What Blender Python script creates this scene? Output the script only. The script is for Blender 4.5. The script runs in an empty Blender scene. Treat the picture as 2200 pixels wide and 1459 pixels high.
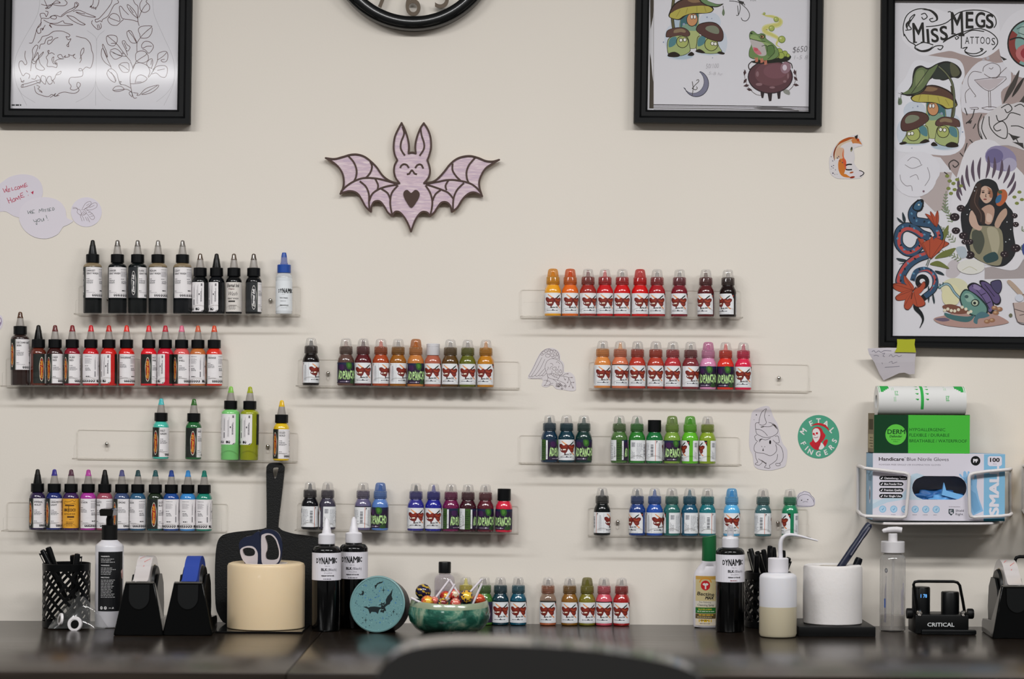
import bpy, bmesh, math, random
from mathutils import Vector, Matrix
from mathutils.geometry import tessellate_polygon
random.seed(7)
SC = bpy.context.scene
COL = SC.collection
PI = math.pi
# ---------------------------------------------------------------- camera (photo frame 2200 x 1459, 75 mm lens)
D, F, ROLL, HZ = 3.91, 4600.0, math.radians(0.35), 886.0
ZT = 0.75                                  # worktop height
ZC = ZT + (1340 - HZ) * D / F              # lens height
cam = bpy.data.cameras.new('camera'); camo = bpy.data.objects.new('camera', cam); COL.objects.link(camo)
cam.sensor_width = 36.0; cam.lens = F / 2200 * 36.0; cam.sensor_fit = 'HORIZONTAL'
cam.shift_y = (HZ - 729.5) / 2200
camo.matrix_world = Matrix.Translation((0, -D, ZC)) @ Matrix.Rotation(PI / 2, 4, 'X') @ Matrix.Rotation(ROLL, 4, 'Z')
cam.dof.use_dof = True; cam.dof.focus_distance = D - 0.05; cam.dof.aperture_fstop = 2.8
cam.clip_start = 0.01
SC.camera = camo
# ---------------------------------------------------------------- world, lamps, exposure
W = bpy.data.worlds.new('world'); SC.world = W; W.use_nodes = True
W.node_tree.nodes['Background'].inputs[0].default_value = (1.0, 0.98, 0.95, 1)
W.node_tree.nodes['Background'].inputs[1].default_value = 0.20
def area(name, loc, sx, sy, power, rot=(0, 0, 0), col=(0.99, 0.985, 0.98)):
    l = bpy.data.lights.new(name, 'AREA'); l.shape = 'RECTANGLE'; l.size = sx; l.size_y = sy; l.energy = power; l.color = col
    o = bpy.data.objects.new(name, l); COL.objects.link(o); o.location = loc; o.rotation_euler = rot
    return o
for lx in (-1.55, 0.05, 1.65):             # three ceiling troffers in front of the wall
    area('ceiling_lamp', (lx, -1.95, 2.62), 1.15, 0.26, 44.5)
area('tube_lamp', (-1.80, -5.3, 2.58), 0.85, 0.10, 15)      # the tube whose glare shows in the picture glass
SC.view_settings.view_transform = 'Standard'; SC.view_settings.look = 'None'
SC.view_settings.exposure = 0.0; SC.view_settings.gamma = 1.0; SC.view_settings.use_curve_mapping = False
SC.cycles.max_bounces = 10; SC.cycles.transparent_max_bounces = 24; SC.cycles.caustics_reflective = False; SC.cycles.caustics_refractive = False
SC.cycles.sample_clamp_indirect = 6.0

# ---------------------------------------------------------------- photo pixel -> place in the room
_c, _s = math.cos(ROLL), math.sin(ROLL)
def P(px, py, y=0.0):                      # the point at depth y that the pixel looks at
    u = (px - 1100) / F; v = -(py - HZ) / F; d = D + y
    return Vector(((u * _c - v * _s) * d, y, ZC + (u * _s + v * _c) * d))
def S(y=0.0): return (D + y) / F           # metres per pixel at depth y
def PT(px, py, z=ZT):                      # the point of the worktop under a pixel
    u = (px - 1100) / F; v = -(py - HZ) / F
    d = (z - ZC) / (u * _s + v * _c)
    return Vector(((u * _c - v * _s) * d, d - D, z))
# ---------------------------------------------------------------- colour and materials
def lin(h):
    h = h.lstrip('#'); r = []
    for i in (0, 2, 4):
        c = int(h[i:i + 2], 16) / 255
        r.append(c / 12.92 if c <= .04045 else ((c + .055) / 1.055) ** 2.4)
    return (r[0], r[1], r[2], 1.0)
_M = {}
def M(hexc, rough=.5, metal=0.0, coat=0.0, spec=.5, bump=0.0, bscale=400.0, sss=0.0):
    k = (hexc, rough, metal, coat, spec, bump, bscale, sss)
    if k in _M: return _M[k]
    m = bpy.data.materials.new('finish_' + hexc.lstrip('#')); m.use_nodes = True
    nt = m.node_tree; b = nt.nodes['Principled BSDF']
    c = lin(hexc); dark = max(c[:3]) < .02 and metal < .5
    if dark: c = tuple(x * .55 for x in c[:3]) + (1,); spec *= .5; coat *= .5
    b.inputs['Base Color'].default_value = c; b.inputs['Roughness'].default_value = rough
    b.inputs['Metallic'].default_value = metal; b.inputs['Coat Weight'].default_value = coat; b.inputs['Coat Roughness'].default_value = .06
    b.inputs['Specular IOR Level'].default_value = spec
    if sss: b.inputs['Subsurface Weight'].default_value = sss; b.inputs['Subsurface Radius'].default_value = (.01, .008, .006); b.inputs['Subsurface Scale'].default_value = .5
    if bump:
        t = nt.nodes.new('ShaderNodeTexCoord'); n = nt.nodes.new('ShaderNodeTexNoise'); bp = nt.nodes.new('ShaderNodeBump')
        n.inputs['Scale'].default_value = bscale; n.inputs['Detail'].default_value = 3; bp.inputs['Strength'].default_value = bump; bp.inputs['Distance'].default_value = .001
        nt.links.new(t.outputs['Object'], n.inputs['Vector']); nt.links.new(n.outputs['Fac'], bp.inputs['Height']); nt.links.new(bp.outputs[0], b.inputs['Normal'])
    _M[k] = m; return m
def clear(hexc, density=.25, gloss=.14, rough=.08, edge=.5, gfac=.5, pure=False):
    """clear or tinted plastic: light goes through, a share is scattered, the sheen grows at the rim"""
    k = ('clear', hexc, density, gloss, rough, edge, gfac, pure)
    if k in _M: return _M[k]
    m = bpy.data.materials.new('clear_' + hexc.lstrip('#')); m.use_nodes = True
    nt = m.node_tree; nt.nodes.clear(); N = nt.nodes.new; L = nt.links.new
    out = N('ShaderNodeOutputMaterial'); tr = N('ShaderNodeBsdfTransparent'); df = N('ShaderNodeBsdfDiffuse'); gl = N('ShaderNodeBsdfGlossy')
    c = lin(hexc); t = (1, 1, 1, 1) if pure else tuple(.55 + .45 * x for x in c[:3]) + (1,)
    tr.inputs[0].default_value = t; df.inputs[0].default_value = c; gl.inputs['Roughness'].default_value = rough
    lw = N('ShaderNodeLayerWeight'); lw.inputs[0].default_value = .35
    ma = N('ShaderNodeMath'); ma.operation = 'MULTIPLY_ADD'; L(lw.outputs['Facing'], ma.inputs[0]); ma.inputs[1].default_value = edge; ma.inputs[2].default_value = density; ma.use_clamp = True
    m1 = N('ShaderNodeMixShader'); L(ma.outputs[0], m1.inputs[0]); L(tr.outputs[0], m1.inputs[1]); L(df.outputs[0], m1.inputs[2])
    mb = N('ShaderNodeMath'); mb.operation = 'MULTIPLY_ADD'; pw = N('ShaderNodeMath'); pw.operation = 'POWER'; L(lw.outputs['Facing'], pw.inputs[0]); pw.inputs[1].default_value = 3; L(pw.outputs[0], mb.inputs[0]); mb.inputs[1].default_value = gfac; mb.inputs[2].default_value = gloss * .3; mb.use_clamp = True
    m2 = N('ShaderNodeMixShader'); L(mb.outputs[0], m2.inputs[0]); L(m1.outputs[0], m2.inputs[1]); L(gl.outputs[0], m2.inputs[2]); L(m2.outputs[0], out.inputs[0])
    _M[k] = m; return m
def printmat(name, rough, coat=0.0, spec=.5):
    m = bpy.data.materials.new(name); m.use_nodes = True; nt = m.node_tree; b = nt.nodes['Principled BSDF']
    a = nt.nodes.new('ShaderNodeAttribute'); a.attribute_name = 'ink'; nt.links.new(a.outputs['Color'], b.inputs['Base Color'])
    b.inputs['Roughness'].default_value = rough; b.inputs['Coat Weight'].default_value = coat; b.inputs['Coat Roughness'].default_value = .05; b.inputs['Specular IOR Level'].default_value = spec
    return m
PAPER = printmat('printed_paper', .85, 0, .2); LABEL = printmat('printed_label', .5, 0, .35); GLOSSY = printmat('printed_card', .4, .15)
# ---------------------------------------------------------------- object helpers
def link(name, me, parent=None, loc=None, mats=()):
    o = bpy.data.objects.new(name, me); COL.objects.link(o)
    if parent is not None: o.parent = parent
    if loc is not None: o.location = loc
    if me is not None:
        while len(me.materials) < len(mats): me.materials.append(None)
        for i, m in enumerate(mats):
            o.material_slots[i].link = 'OBJECT'; o.material_slots[i].material = m
    return o
def tag(o, label, cat, group=None):
    o['label'] = label; o['category'] = cat
    if group: o['group'] = group
    return o
def thing(name, label, cat, loc=(0, 0, 0), group=None, rot=(0, 0, 0)):
    o = bpy.data.objects.new(name, None); COL.objects.link(o); o.location = loc; o.rotation_euler = rot; o.empty_display_size = .02
    return tag(o, label, cat, group)
def struct(o): o['kind'] = 'structure'; return o
def dup(root, loc, label, group=None):
    """a copy of a thing with copies of its parts and sub-parts; shares meshes"""
    r = root.copy(); COL.objects.link(r); r.location = loc; r['label'] = label
    if group: r['group'] = group
    for ch in list(root.children):
        c = ch.copy(); COL.objects.link(c); c.parent = r
        for g in list(ch.children):
            d = g.copy(); COL.objects.link(d); d.parent = c
    return r
class MB:
    """collects shapes for ONE mesh"""
    def __init__(s): s.v = []; s.f = []; s.m = []; s.mi = 0
    def add(s, vs, fs, T=None):
        b = len(s.v)
        s.v += [tuple(T @ Vector(p)) if T is not None else tuple(p) for p in vs]
        for f in fs: s.f.append([i + b for i in f]); s.m.append(s.mi)
        return s
    def box(s, x0, y0, z0, x1, y1, z1, T=None):
        vs = [(x, y, z) for z in (z0, z1) for y in (y0, y1) for x in (x0, x1)]
        return s.add(vs, [(0, 2, 3, 1), (4, 5, 7, 6), (0, 1, 5, 4), (2, 6, 7, 3), (0, 4, 6, 2), (1, 3, 7, 5)], T)
    def rbox(s, x0, y0, z0, x1, y1, z1, r=.002, seg=2, T=None):
        bm = bmesh.new(); bmesh.ops.create_cube(bm, size=1)
        for v in bm.verts: v.co = Vector(((x0 + x1) / 2 + v.co.x * (x1 - x0), (y0 + y1) / 2 + v.co.y * (y1 - y0), (z0 + z1) / 2 + v.co.z * (z1 - z0)))
        bmesh.ops.bevel(bm, geom=bm.edges[:], offset=r, segments=seg, affect='EDGES', profile=.5)
        bm.verts.index_update(); vs = [v.co.copy() for v in bm.verts]; fs = [[v.index for v in f.verts] for f in bm.faces]; bm.free()
        return s.add(vs, fs, T)
    def lathe(s, prof, seg=32, T=None, bands=None):
        """prof: (r, z) from bottom to top; bands: material index per ring"""
        b = len(s.v); vs = []; n = len(prof)
        for r, z in prof:
            for k in range(seg):
                a = 2 * PI * k / seg; p = Vector((r * math.cos(a), r * math.sin(a), z)); vs.append(T @ p if T is not None else p)
        s.v += [tuple(p) for p in vs]
        for i in range(n - 1):
            for k in range(seg):
                k2 = (k + 1) % seg
                s.f.append([b + i * seg + k, b + i * seg + k2, b + (i + 1) * seg + k2, b + (i + 1) * seg + k]); s.m.append(bands[i] if bands else s.mi)
        if tuple(prof[0]) == tuple(prof[-1]): return s
        if prof[0][0] > 1e-6: s.f.append([b + k for k in range(seg)][::-1]); s.m.append(bands[0] if bands else s.mi)
        if prof[-1][0] > 1e-6: s.f.append([b + (n - 1) * seg + k for k in range(seg)]); s.m.append(bands[-1] if bands else s.mi)
        return s
    def tube(s, path, r, seg=8, T=None, closed=False, cap=True):
        path = [Vector(p) for p in path]; n = len(path); rs = r if isinstance(r, (list, tuple)) else [r] * n
        b = len(s.v); up = Vector((0, 0, 1)); prev = None
        for i, p in enumerate(path):
            if closed: t = path[(i + 1) % n] - path[i - 1]
            else: t = path[min(i + 1, n - 1)] - path[max(i - 1, 0)]
            t.normalize()
            if prev is None:
                a = t.cross(up); 
                if a.length < .05: a = t.cross(Vector((1, 0, 0)))
            else: a = prev - t * prev.dot(t)
            a.normalize(); prev = a; c = t.cross(a)
            for k in range(seg):
                q = p + (a * math.cos(2 * PI * k / seg) + c * math.sin(2 * PI * k / seg)) * rs[i]
                s.v.append(tuple(T @ q if T is not None else q))
        for i in range(n if closed else n - 1):
            i2 = (i + 1) % n
            for k in range(seg):
                k2 = (k + 1) % seg; s.f.append([b + i * seg + k, b + i * seg + k2, b + i2 * seg + k2, b + i2 * seg + k]); s.m.append(s.mi)
        if cap and not closed:
            s.f.append([b + k for k in range(seg)][::-1]); s.m.append(s.mi)
            s.f.append([b + (n - 1) * seg + k for k in range(seg)]); s.m.append(s.mi)
        return s
    def prism(s, poly, a, b_, T=None, holes=(), axis='y'):
        """outline in (x, z) pushed from depth a to b_ (axis y), or in (x, y) pushed along z"""
        loops = [list(poly)] + [list(h) for h in holes]; flat = [p for l in loops for p in l]; n = len(flat)
        mk = (lambda p, d: (p[0], d, p[1])) if axis == 'y' else ((lambda p, d: (p[0], p[1], d)) if axis == 'z' else (lambda p, d: (d, p[0], p[1])))
        vs = [mk(p, a) for p in flat] + [mk(p, b_) for p in flat]
        tri = tessellate_polygon([[Vector((p[0], p[1], 0)) for p in l] for l in loops])
        fs = [list(t) for t in tri] + [[i + n for i in t][::-1] for t in tri]; o = 0
        for l in loops:
            for i in range(len(l)):
                j = (i + 1) % len(l); fs.append([o + i, o + j, o + j + n, o + i + n])
            o += len(l)
        return s.add(vs, fs, T)
    def mesh(s, name, smooth=40):
        me = bpy.data.meshes.new(name); me.from_pydata(s.v, [], s.f)
        me.polygons.foreach_set('material_index', s.m)
        bm = bmesh.new(); bm.from_mesh(me); bmesh.ops.recalc_face_normals(bm, faces=bm.faces[:]); bm.to_mesh(me); bm.free()
        if smooth:
            me.polygons.foreach_set('use_smooth', [True] * len(me.polygons)); me.set_sharp_from_angle(angle=math.radians(smooth))
        me.update(); return me
    def build(s, name, mats, parent=None, loc=None, smooth=40):
        if not isinstance(mats, (list, tuple)): mats = (mats,)
        return link(name, s.mesh(name, smooth), parent, loc, mats)
def rrect(x0, y0, x1, y1, r, n=5):
    p = []
    for cx, cy, a in ((x1 - r, y1 - r, 0), (x0 + r, y1 - r, 90), (x0 + r, y0 + r, 180), (x1 - r, y0 + r, 270)):
        for k in range(n + 1):
            t = math.radians(a + 90 * k / n); p.append((cx + r * math.cos(t), cy + r * math.sin(t)))
    return p
def ellp(cx, cy, rx, ry, n=28, rot=0.0, a0=0, a1=360):
    c, s_ = math.cos(math.radians(rot)), math.sin(math.radians(rot)); p = []
    full = abs(a1 - a0) >= 360
    for k in range(n if full else n + 1):
        t = math.radians(a0 + (a1 - a0) * k / n); x, y = rx * math.cos(t), ry * math.sin(t); p.append((cx + x * c - y * s_, cy + x * s_ + y * c))
    return p
def spline(pts, n=6, closed=False):
    m = len(pts); out = []
    if m < 3: return list(pts)
    for i in range(m if closed else m - 1):
        p0 = pts[i - 1] if (closed or i) else pts[0]; p1 = pts[i]; p2 = pts[(i + 1) % m]; p3 = pts[(i + 2) % m] if (closed or i + 2 < m) else pts[-1]
        for k in range(n):
            t = k / n
            out.append(tuple(.5 * (2 * b + (c - a) * t + (2 * a - 5 * b + 4 * c - d) * t * t + (3 * b - a - 3 * c + d) * t ** 3) for a, b, c, d in zip(p0, p1, p2, p3)))
    if not closed: out.append(tuple(pts[-1]))
    return out
# ---------------------------------------------------------------- flat print: coloured pieces on a sheet
_T = {}
def glyphs(txt, bold=0.0, shear=0.0, res=2):
    k = (txt, bold, shear, res)
    if k not in _T:
        cu = bpy.data.curves.new('t', 'FONT'); cu.body = txt; cu.size = 1; cu.resolution_u = res; cu.offset = bold; cu.shear = shear; cu.fill_mode = 'FRONT'
        ob = bpy.data.objects.new('t', cu); COL.objects.link(ob); bpy.context.view_layer.update()
        me = ob.evaluated_get(bpy.context.evaluated_depsgraph_get()).to_mesh()
        vs = [(v.co.x, v.co.y) for v in me.vertices]; fs = [list(p.vertices) for p in me.polygons if p.normal.z > .5 or len(vs) > 0]
        bpy.data.objects.remove(ob); bpy.data.curves.remove(cu)
        xs = [v[0] for v in vs] or [0]; ys = [v[1] for v in vs] or [0]
        _T[k] = (vs, fs, min(xs), max(xs), min(ys), max(ys))
    return _T[k]
class Art:
    """2D drawing. y grows down if the map says so; every call lies one thin coat above the one before"""
    def __init__(s, tf=None): s.p = []; s.k = 0; s.tf = tf or (lambda x, y: (x, y))
    mute = 1.0
    def _put(s, vs, fs, col, keep=False):
        if not keep: s.k += 1
        c = lin(col)
        if s.mute < 1: g = .3 * c[0] + .6 * c[1] + .1 * c[2]; c = tuple(g + (x - g) * s.mute for x in c[:3]) + (1.0,)
        s.p.append(([s.tf(*v) for v in vs], fs, c, s.k)); return s
    def poly(s, pts, col, holes=(), keep=False):
        loops = [pts] + list(holes); flat = [p for l in loops for p in l]
        t = tessellate_polygon([[Vector((p[0], p[1], 0)) for p in l] for l in loops])
        return s._put(flat, [list(x) for x in t], col, keep)
    def blob(s, pts, col, n=5, keep=False): return s.poly(spline(pts, n, True), col, (), keep)
    def rect(s, x0, y0, x1, y1, col, keep=False): return s._put([(x0, y0), (x1, y0), (x1, y1), (x0, y1)], [[0, 1, 2, 3]], col, keep)
    def ell(s, cx, cy, rx, ry, col, rot=0, n=20, keep=False):
        p = ellp(cx, cy, rx, ry, n, rot); return s._put(p, [list(range(len(p)))], col, keep)
    def line(s, pts, w, col, closed=False, smooth=0, taper=False, keep=False):
        if smooth: pts = spline(pts, smooth, closed)
        n = len(pts); vs = []; fs = []
        for i, p in enumerate(pts):
            if closed: a, b = pts[i - 1], pts[(i + 1) % n]
            else: a, b = pts[max(i - 1, 0)], pts[min(i + 1, n - 1)]
            dx, dy = b[0] - a[0], b[1] - a[1]; l = math.hypot(dx, dy) or 1
            h = w / 2
            if 0 < i < n - 1 or closed:
                q = (p[0] - a[0], p[1] - a[1]); ql = math.hypot(*q) or 1; cs = max(.45, abs((q[0] * dx + q[1] * dy) / (ql * l))); h /= cs
            if taper: h *= max(.12, math.sin(PI * min(1, max(0, (i + .4) / (n - .2)))))
            vs += [(p[0] - dy / l * h, p[1] + dx / l * h), (p[0] + dy / l * h, p[1] - dx / l * h)]
        for i in range(n if closed else n - 1):
            j = (i + 1) % n; fs.append([2 * i, 2 * i + 1, 2 * j + 1, 2 * j])
        return s._put(vs, fs, col, keep)
    def lines(s, ls, w, col, smooth=4, taper=False):
        s.k += 1
        for l in ls: s.line(l, w, col, False, smooth if len(l) > 2 else 0, taper, True)
        return s
    def text(s, txt, x, y, size, col, bold=0.0, rot=0.0, shear=0.0, align='l', sx=1.0, down=False, fit=None, keep=False):
        if not txt: return s
        heavy = max(0, bold); vs, fs, x0, x1, y0, y1 = glyphs(txt, min(0, bold), shear, 4 if size > 90 else 2); k = size; w = (x1 - x0 + 2 * heavy) * k * sx
        if fit: sx *= fit / w; w = fit
        ox = {'l': 0, 'c': -w / 2, 'r': -w}[align]; c, sn = math.cos(math.radians(rot)), math.sin(math.radians(rot)); f = -1 if down else 1
        for dx, dy in (((-1, -.6), (1, -.6), (1, .6), (-1, .6), (0, -1), (0, 1)) if heavy > .012 else ((0, 0),)):   # a heavier face: the same letters struck several times
            out = []
            for a, b in vs:
                u = (a - x0 + heavy * (1 + dx * .9)) * k * sx + ox; v = (b + heavy * .8 * dy) * k; out.append((x + u * c - v * sn, y + f * (u * sn + v * c)))
            s._put(out, fs, col, keep)
        return s
    def fake(s, x0, y0, x1, y1, rows, col, fill=.6, vert=False):
        """lines of print too small to read"""
        s.k += 1; R = random.Random(int(abs(x0 * 131 + y0 * 71 + rows * 17)))
        h = (y1 - y0) / rows if not vert else (x1 - x0) / rows
        for r in range(rows):
            a, b = (x0, x1) if not vert else (y0, y1); e = b - (b - a) * R.uniform(0, .35); step = abs(h)
            while a < e - step * .4:
                l = min(R.uniform(.7, 2.4) * step, e - a)
                if not vert: s.rect(a, y0 + r * h, a + l, y0 + r * h + h * fill * .7, col, True)
                else: s.rect(x0 + r * h, a, x0 + r * h + h * fill * .7, a + l, col, True)
                a += l + step * .35
        return s
    def flat(s, name, place, mats, parent=None, loc=(0, 0, 0), back=None, coat=3.0e-6, strip=None):
        """place(x, y, lift) -> point; back: thickness of the sheet under the first piece"""
        v = []; f = []; col = []; loc = Vector(loc)
        for vs, fs, c, k in s.p:
            if strip:        # cut into strips so that the print follows a curved surface
                n2, f2 = [], []
                for q in fs:
                    pg = [vs[i] for i in q]; lo = min(p[0] for p in pg); hi = max(p[0] for p in pg)
                    for i in range(math.floor(lo / strip), math.floor(hi / strip) + 1):
                        p2 = _clip(_clip(pg, i * strip, 1), (i + 1) * strip, -1)
                        if len(p2) > 2: f2.append(list(range(len(n2), len(n2) + len(p2)))); n2 += p2
                vs, fs = n2, f2
            b = len(v); v += [tuple(place(x, y, k * coat) - loc) for x, y in vs]
            for q in fs: f.append([i + b for i in q]); col.append(c)
        if back:
            vs, fs, c, k = s.p[0]; b = len(v); n = len(vs)
            v += [tuple(place(x, y, k * coat) - loc) for x, y in vs] + [tuple(place(x, y, -back) - loc) for x, y in vs]
            for i in range(n): j = (i + 1) % n; f.append([b + i, b + j, b + j + n, b + i + n]); col.append(c)
        return _pmesh(name, v, f, col, mats, parent, loc if parent is None else (0, 0, 0))
    def wrap(s, name, R, seg=10.0):
        """x in degrees round the bottle (0 faces -y), y in mm up; returns a mesh"""
        V = []; Fc = []; C = []
        for vs, fs, c, k in s.p:
            r = R * .001 + k * 6.0e-6
            for q in fs:
                pg = [vs[i] for i in q]; lo = min(p[0] for p in pg); hi = max(p[0] for p in pg)
                i0 = math.floor(lo / seg + 1e-9); i1 = math.ceil(hi / seg - 1e-9)
                for i in range(i0, max(i1, i0 + 1)):
                    a, b = i * seg, (i + 1) * seg
                    p2 = pg if (lo >= a - 1e-6 and hi <= b + 1e-6) else _clip(_clip(pg, a, 1), b, -1)
                    if len(p2) < 3: continue
                    n0 = len(V)
                    A = math.radians(a); B = math.radians(b); pa = (math.sin(A) * r, -math.cos(A) * r); pb = (math.sin(B) * r, -math.cos(B) * r)
                    for x, y in p2:
                        t = (x - a) / seg; V.append((pa[0] + (pb[0] - pa[0]) * t, pa[1] + (pb[1] - pa[1]) * t, y * .001))
                    Fc.append(list(range(n0, len(V)))); C.append(c)
        return _pm(name, V, Fc, C)
def _clip(pg, x, sg):
    out = []
    for i in range(len(pg)):
        a, b = pg[i - 1], pg[i]; da, db = sg * (a[0] - x), sg * (b[0] - x)
        if (da >= 0) != (db >= 0):
            t = da / (da - db); out.append((x, a[1] + (b[1] - a[1]) * t))
        if db >= 0: out.append(b)
    return out
def _pm(name, v, f, col):
    me = bpy.data.meshes.new(name); me.from_pydata(v, [], f)
    a = me.attributes.new('ink', 'FLOAT_COLOR', 'FACE'); n = len(me.polygons)
    a.data.foreach_set('color', [x for c in col[:n] for x in c]); me.update(); return me
def _pmesh(name, v, f, col, mats, parent, loc):
    return link(name, _pm(name, v, f, col), parent, loc, (mats,))
def zoom(x0, y0, k): return lambda x, y: (x0 + x / k, y0 + y / k)   # enlarged-view coordinates -> photo pixels
def onwall(y0): return lambda x, y, lift: P(x, y, y0 - lift)
# ================================================================ the room
def wallmat():
    m = bpy.data.materials.new('painted_wall'); m.use_nodes = True; nt = m.node_tree; b = nt.nodes['Principled BSDF']
    b.inputs['Roughness'].default_value = .75; b.inputs['Specular IOR Level'].default_value = .2
    t = nt.nodes.new('ShaderNodeTexCoord'); n = nt.nodes.new('ShaderNodeTexNoise'); n.inputs['Scale'].default_value = 260; n.inputs['Detail'].default_value = 4
    n2 = nt.nodes.new('ShaderNodeTexNoise'); n2.inputs['Scale'].default_value = 3
    mx = nt.nodes.new('ShaderNodeMix'); mx.data_type = 'RGBA'; mx.inputs[6].default_value = lin('#dcd5cb'); mx.inputs[7].default_value = lin('#e1dad0')
    bp = nt.nodes.new('ShaderNodeBump'); bp.inputs['Strength'].default_value = .16; bp.inputs['Distance'].default_value = .0008
    L = nt.links.new; L(t.outputs['Object'], n.inputs['Vector']); L(t.outputs['Object'], n2.inputs['Vector']); L(n2.outputs['Fac'], mx.inputs[0]); L(mx.outputs[2], b.inputs['Base Color'])
    L(n.outputs['Fac'], bp.inputs['Height']); L(bp.outputs[0], b.inputs['Normal'])
    return m
WALLM = wallmat()
struct(MB().box(-3.2, 0, 0, 3.2, .1, 2.9).build('wall_back', WALLM, smooth=0))
struct(MB().box(-3.2, -6.5, -.05, 3.2, .1, 0).build('floor', M('#6b625a', .6), smooth=0))
def woodmat():
    m = bpy.data.materials.new('dark_wood_laminate'); m.use_nodes = True; nt = m.node_tree; b = nt.nodes['Principled BSDF']
    t = nt.nodes.new('ShaderNodeTexCoord'); mp = nt.nodes.new('ShaderNodeMapping'); mp.inputs['Scale'].default_value = (2.2, 60, 60)
    n = nt.nodes.new('ShaderNodeTexNoise'); n.inputs['Scale'].default_value = 2.5; n.inputs['Detail'].default_value = 6; n.inputs['Roughness'].default_value = .65
    cr = nt.nodes.new('ShaderNodeValToRGB'); cr.color_ramp.elements[0].position = .3; cr.color_ramp.elements[0].color = lin('#110d09'); cr.color_ramp.elements[1].position = .75; cr.color_ramp.elements[1].color = lin('#2a2018')
    L = nt.links.new; L(t.outputs['Object'], mp.inputs[0]); L(mp.outputs[0], n.inputs['Vector']); L(n.outputs['Fac'], cr.inputs[0]); L(cr.outputs[0], b.inputs['Base Color'])
    rr = nt.nodes.new('ShaderNodeMapRange'); rr.inputs[3].default_value = .17; rr.inputs[4].default_value = .30; L(n.outputs['Fac'], rr.inputs[0]); L(rr.outputs[0], b.inputs['Roughness'])
    bp = nt.nodes.new('ShaderNodeBump'); bp.inputs['Strength'].default_value = .08; bp.inputs['Distance'].default_value = .0006; L(n.outputs['Fac'], bp.inputs['Height']); L(bp.outputs[0], b.inputs['Normal'])
    b.inputs['Specular IOR Level'].default_value = .6
    return m
WOOD = woodmat()
DF = -PT(800, 1448).y - .24
def desk(x0, x1, label):
    t = thing('desk', label, 'desk', ((x0 + x1) / 2, -.24, 0)); w = (x1 - x0) / 2 - .0006; B = .24 - .002; Fr = DF
    MB().rbox(-w, -Fr, ZT - .034, w, B, ZT, .0018, 2).build('desktop', WOOD, t)
    for sx in (-1, 1):
        a = sx * (w - .06)
        for yy in (.04 - DF, .19): MB().rbox(a - .025, yy - .025, 0, a + .025, yy + .025, ZT - .034, .003, 1).build('leg', M('#14120f', .4), t)
    MB().rbox(-w + .05, .17, ZT - .3, w - .05, .188, ZT - .036, .002, 1).build('back_panel', M('#14120f', .5), t)
XS = PT(655, 1400).x
desk(-1.75, XS, 'dark wood-effect desk under the tape dispensers and the cream roll')
desk(XS, 1.95, 'dark wood-effect desk under the green bowl and the power dock')
# ---------------------------------------------------------------- acrylic shelves
AC = clear('#f8f6f2', .004, .0, .04, .03, .25, True); ACE = clear('#d2ccc2', .17, .25, .1, .16); CHROME = M('#c9c4bb', .18, 1.0)
SHELF = {}
def shelf(key, xl, yl, xr, yr, label, base):
    """xl, yl / xr, yr: upper corners of the back panel in the photo; base: pixel row of the tray at both ends"""
    a = P(xl, yl); b = P(xr, yr); w = (b - a).length; tilt = math.atan2(b.z - a.z, b.x - a.x)
    dep, lip, th = .043, .024, .0024
    zl, zr = P(xl, base[0], -.04).z, P(xr, base[1], -.04).z; mid = (a + b) / 2
    zb = (zl + zr) / 2; h = mid.z - zb
    t = thing('acrylic_shelf', label, 'shelf', (mid.x, 0, zb), 'clear acrylic ink shelves', (0, -tilt, 0))
    y1 = -.0012; y0 = y1 - th
    def panel(poly, ya, yb, name, axis='y', holes=()):
        mb = MB(); mb.prism(poly, ya, yb, axis=axis, holes=holes)
        me = mb.mesh(name, 30)
        for p in me.polygons:
            n = p.normal; d = abs(n.y) if axis == 'y' else abs(n.z)
            p.material_index = 0 if d > .9 else 1
        return link(name, me, t, None, (AC, ACE))
    sx = w / 2 - .0545
    hole = lambda cx: [ellp(cx, h - .0335, .0030, .0040, 12)]
    panel(rrect(-w / 2, -th, w / 2, h, .005), y0, y1, 'back_panel', holes=hole(-sx) + hole(sx))
    panel([(-w / 2, y0), (w / 2, y0), (w / 2, y0 - dep), (-w / 2, y0 - dep)], -th, 0, 'tray', 'z')
    panel(rrect(-w / 2 + .004, -th, w / 2 - .004, lip, .003), y0 - dep - th, y0 - dep, 'front_lip')
    for q in (-sx, sx):
        m = MB().lathe([(.0024, -.002), (.0036, 0), (.0034, .0012), (.002, .0024), (0, .0028)], 14, Matrix.Translation((q, y0 - .0005, h - .0255)) @ Matrix.Rotation(PI / 2, 4, 'X'))
        m.build('screw', CHROME, t)
    SHELF[key] = (P(xl, base[0], -.025), P(xr, base[1], -.025), zl, zr, a.x, b.x, tilt, mid.x, zb)
def on_shelf(key, px, y):
    _, _, zl, zr, xa, xb, tilt, mx, zb = SHELF[key]
    x = P(px, 800, y).x
    for _ in range(2): z = zb + (x - mx) * math.tan(tilt); py = HZ - (z - ZC) / S(y); x = P(px, py, y).x
    return Vector((x, y, z + .0003)), tilt
shelf('L1', 170, 614, 646, 615.5, 'clear acrylic shelf holding the grey wash inks, high under the bee sticker', (672, 676))
shelf('L2', 14, 769.5, 491, 771, 'clear acrylic shelf holding twelve brown, red and orange inks', (827.5, 830.5))
shelf('L3', 166, 922.5, 640, 929.5, 'clear acrylic shelf holding only five mint, green and yellow inks', (985.5, 990))
shelf('L4', 16, 1078, 489, 1081.6, 'clear acrylic shelf holding violet, blue and teal inks with pointed caps', (1139.5, 1142.5))
shelf('M1', 641, 771, 1116, 776.5, 'clear acrylic shelf holding ten brown and ochre inks below the bat plaque', (828, 833))
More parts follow.
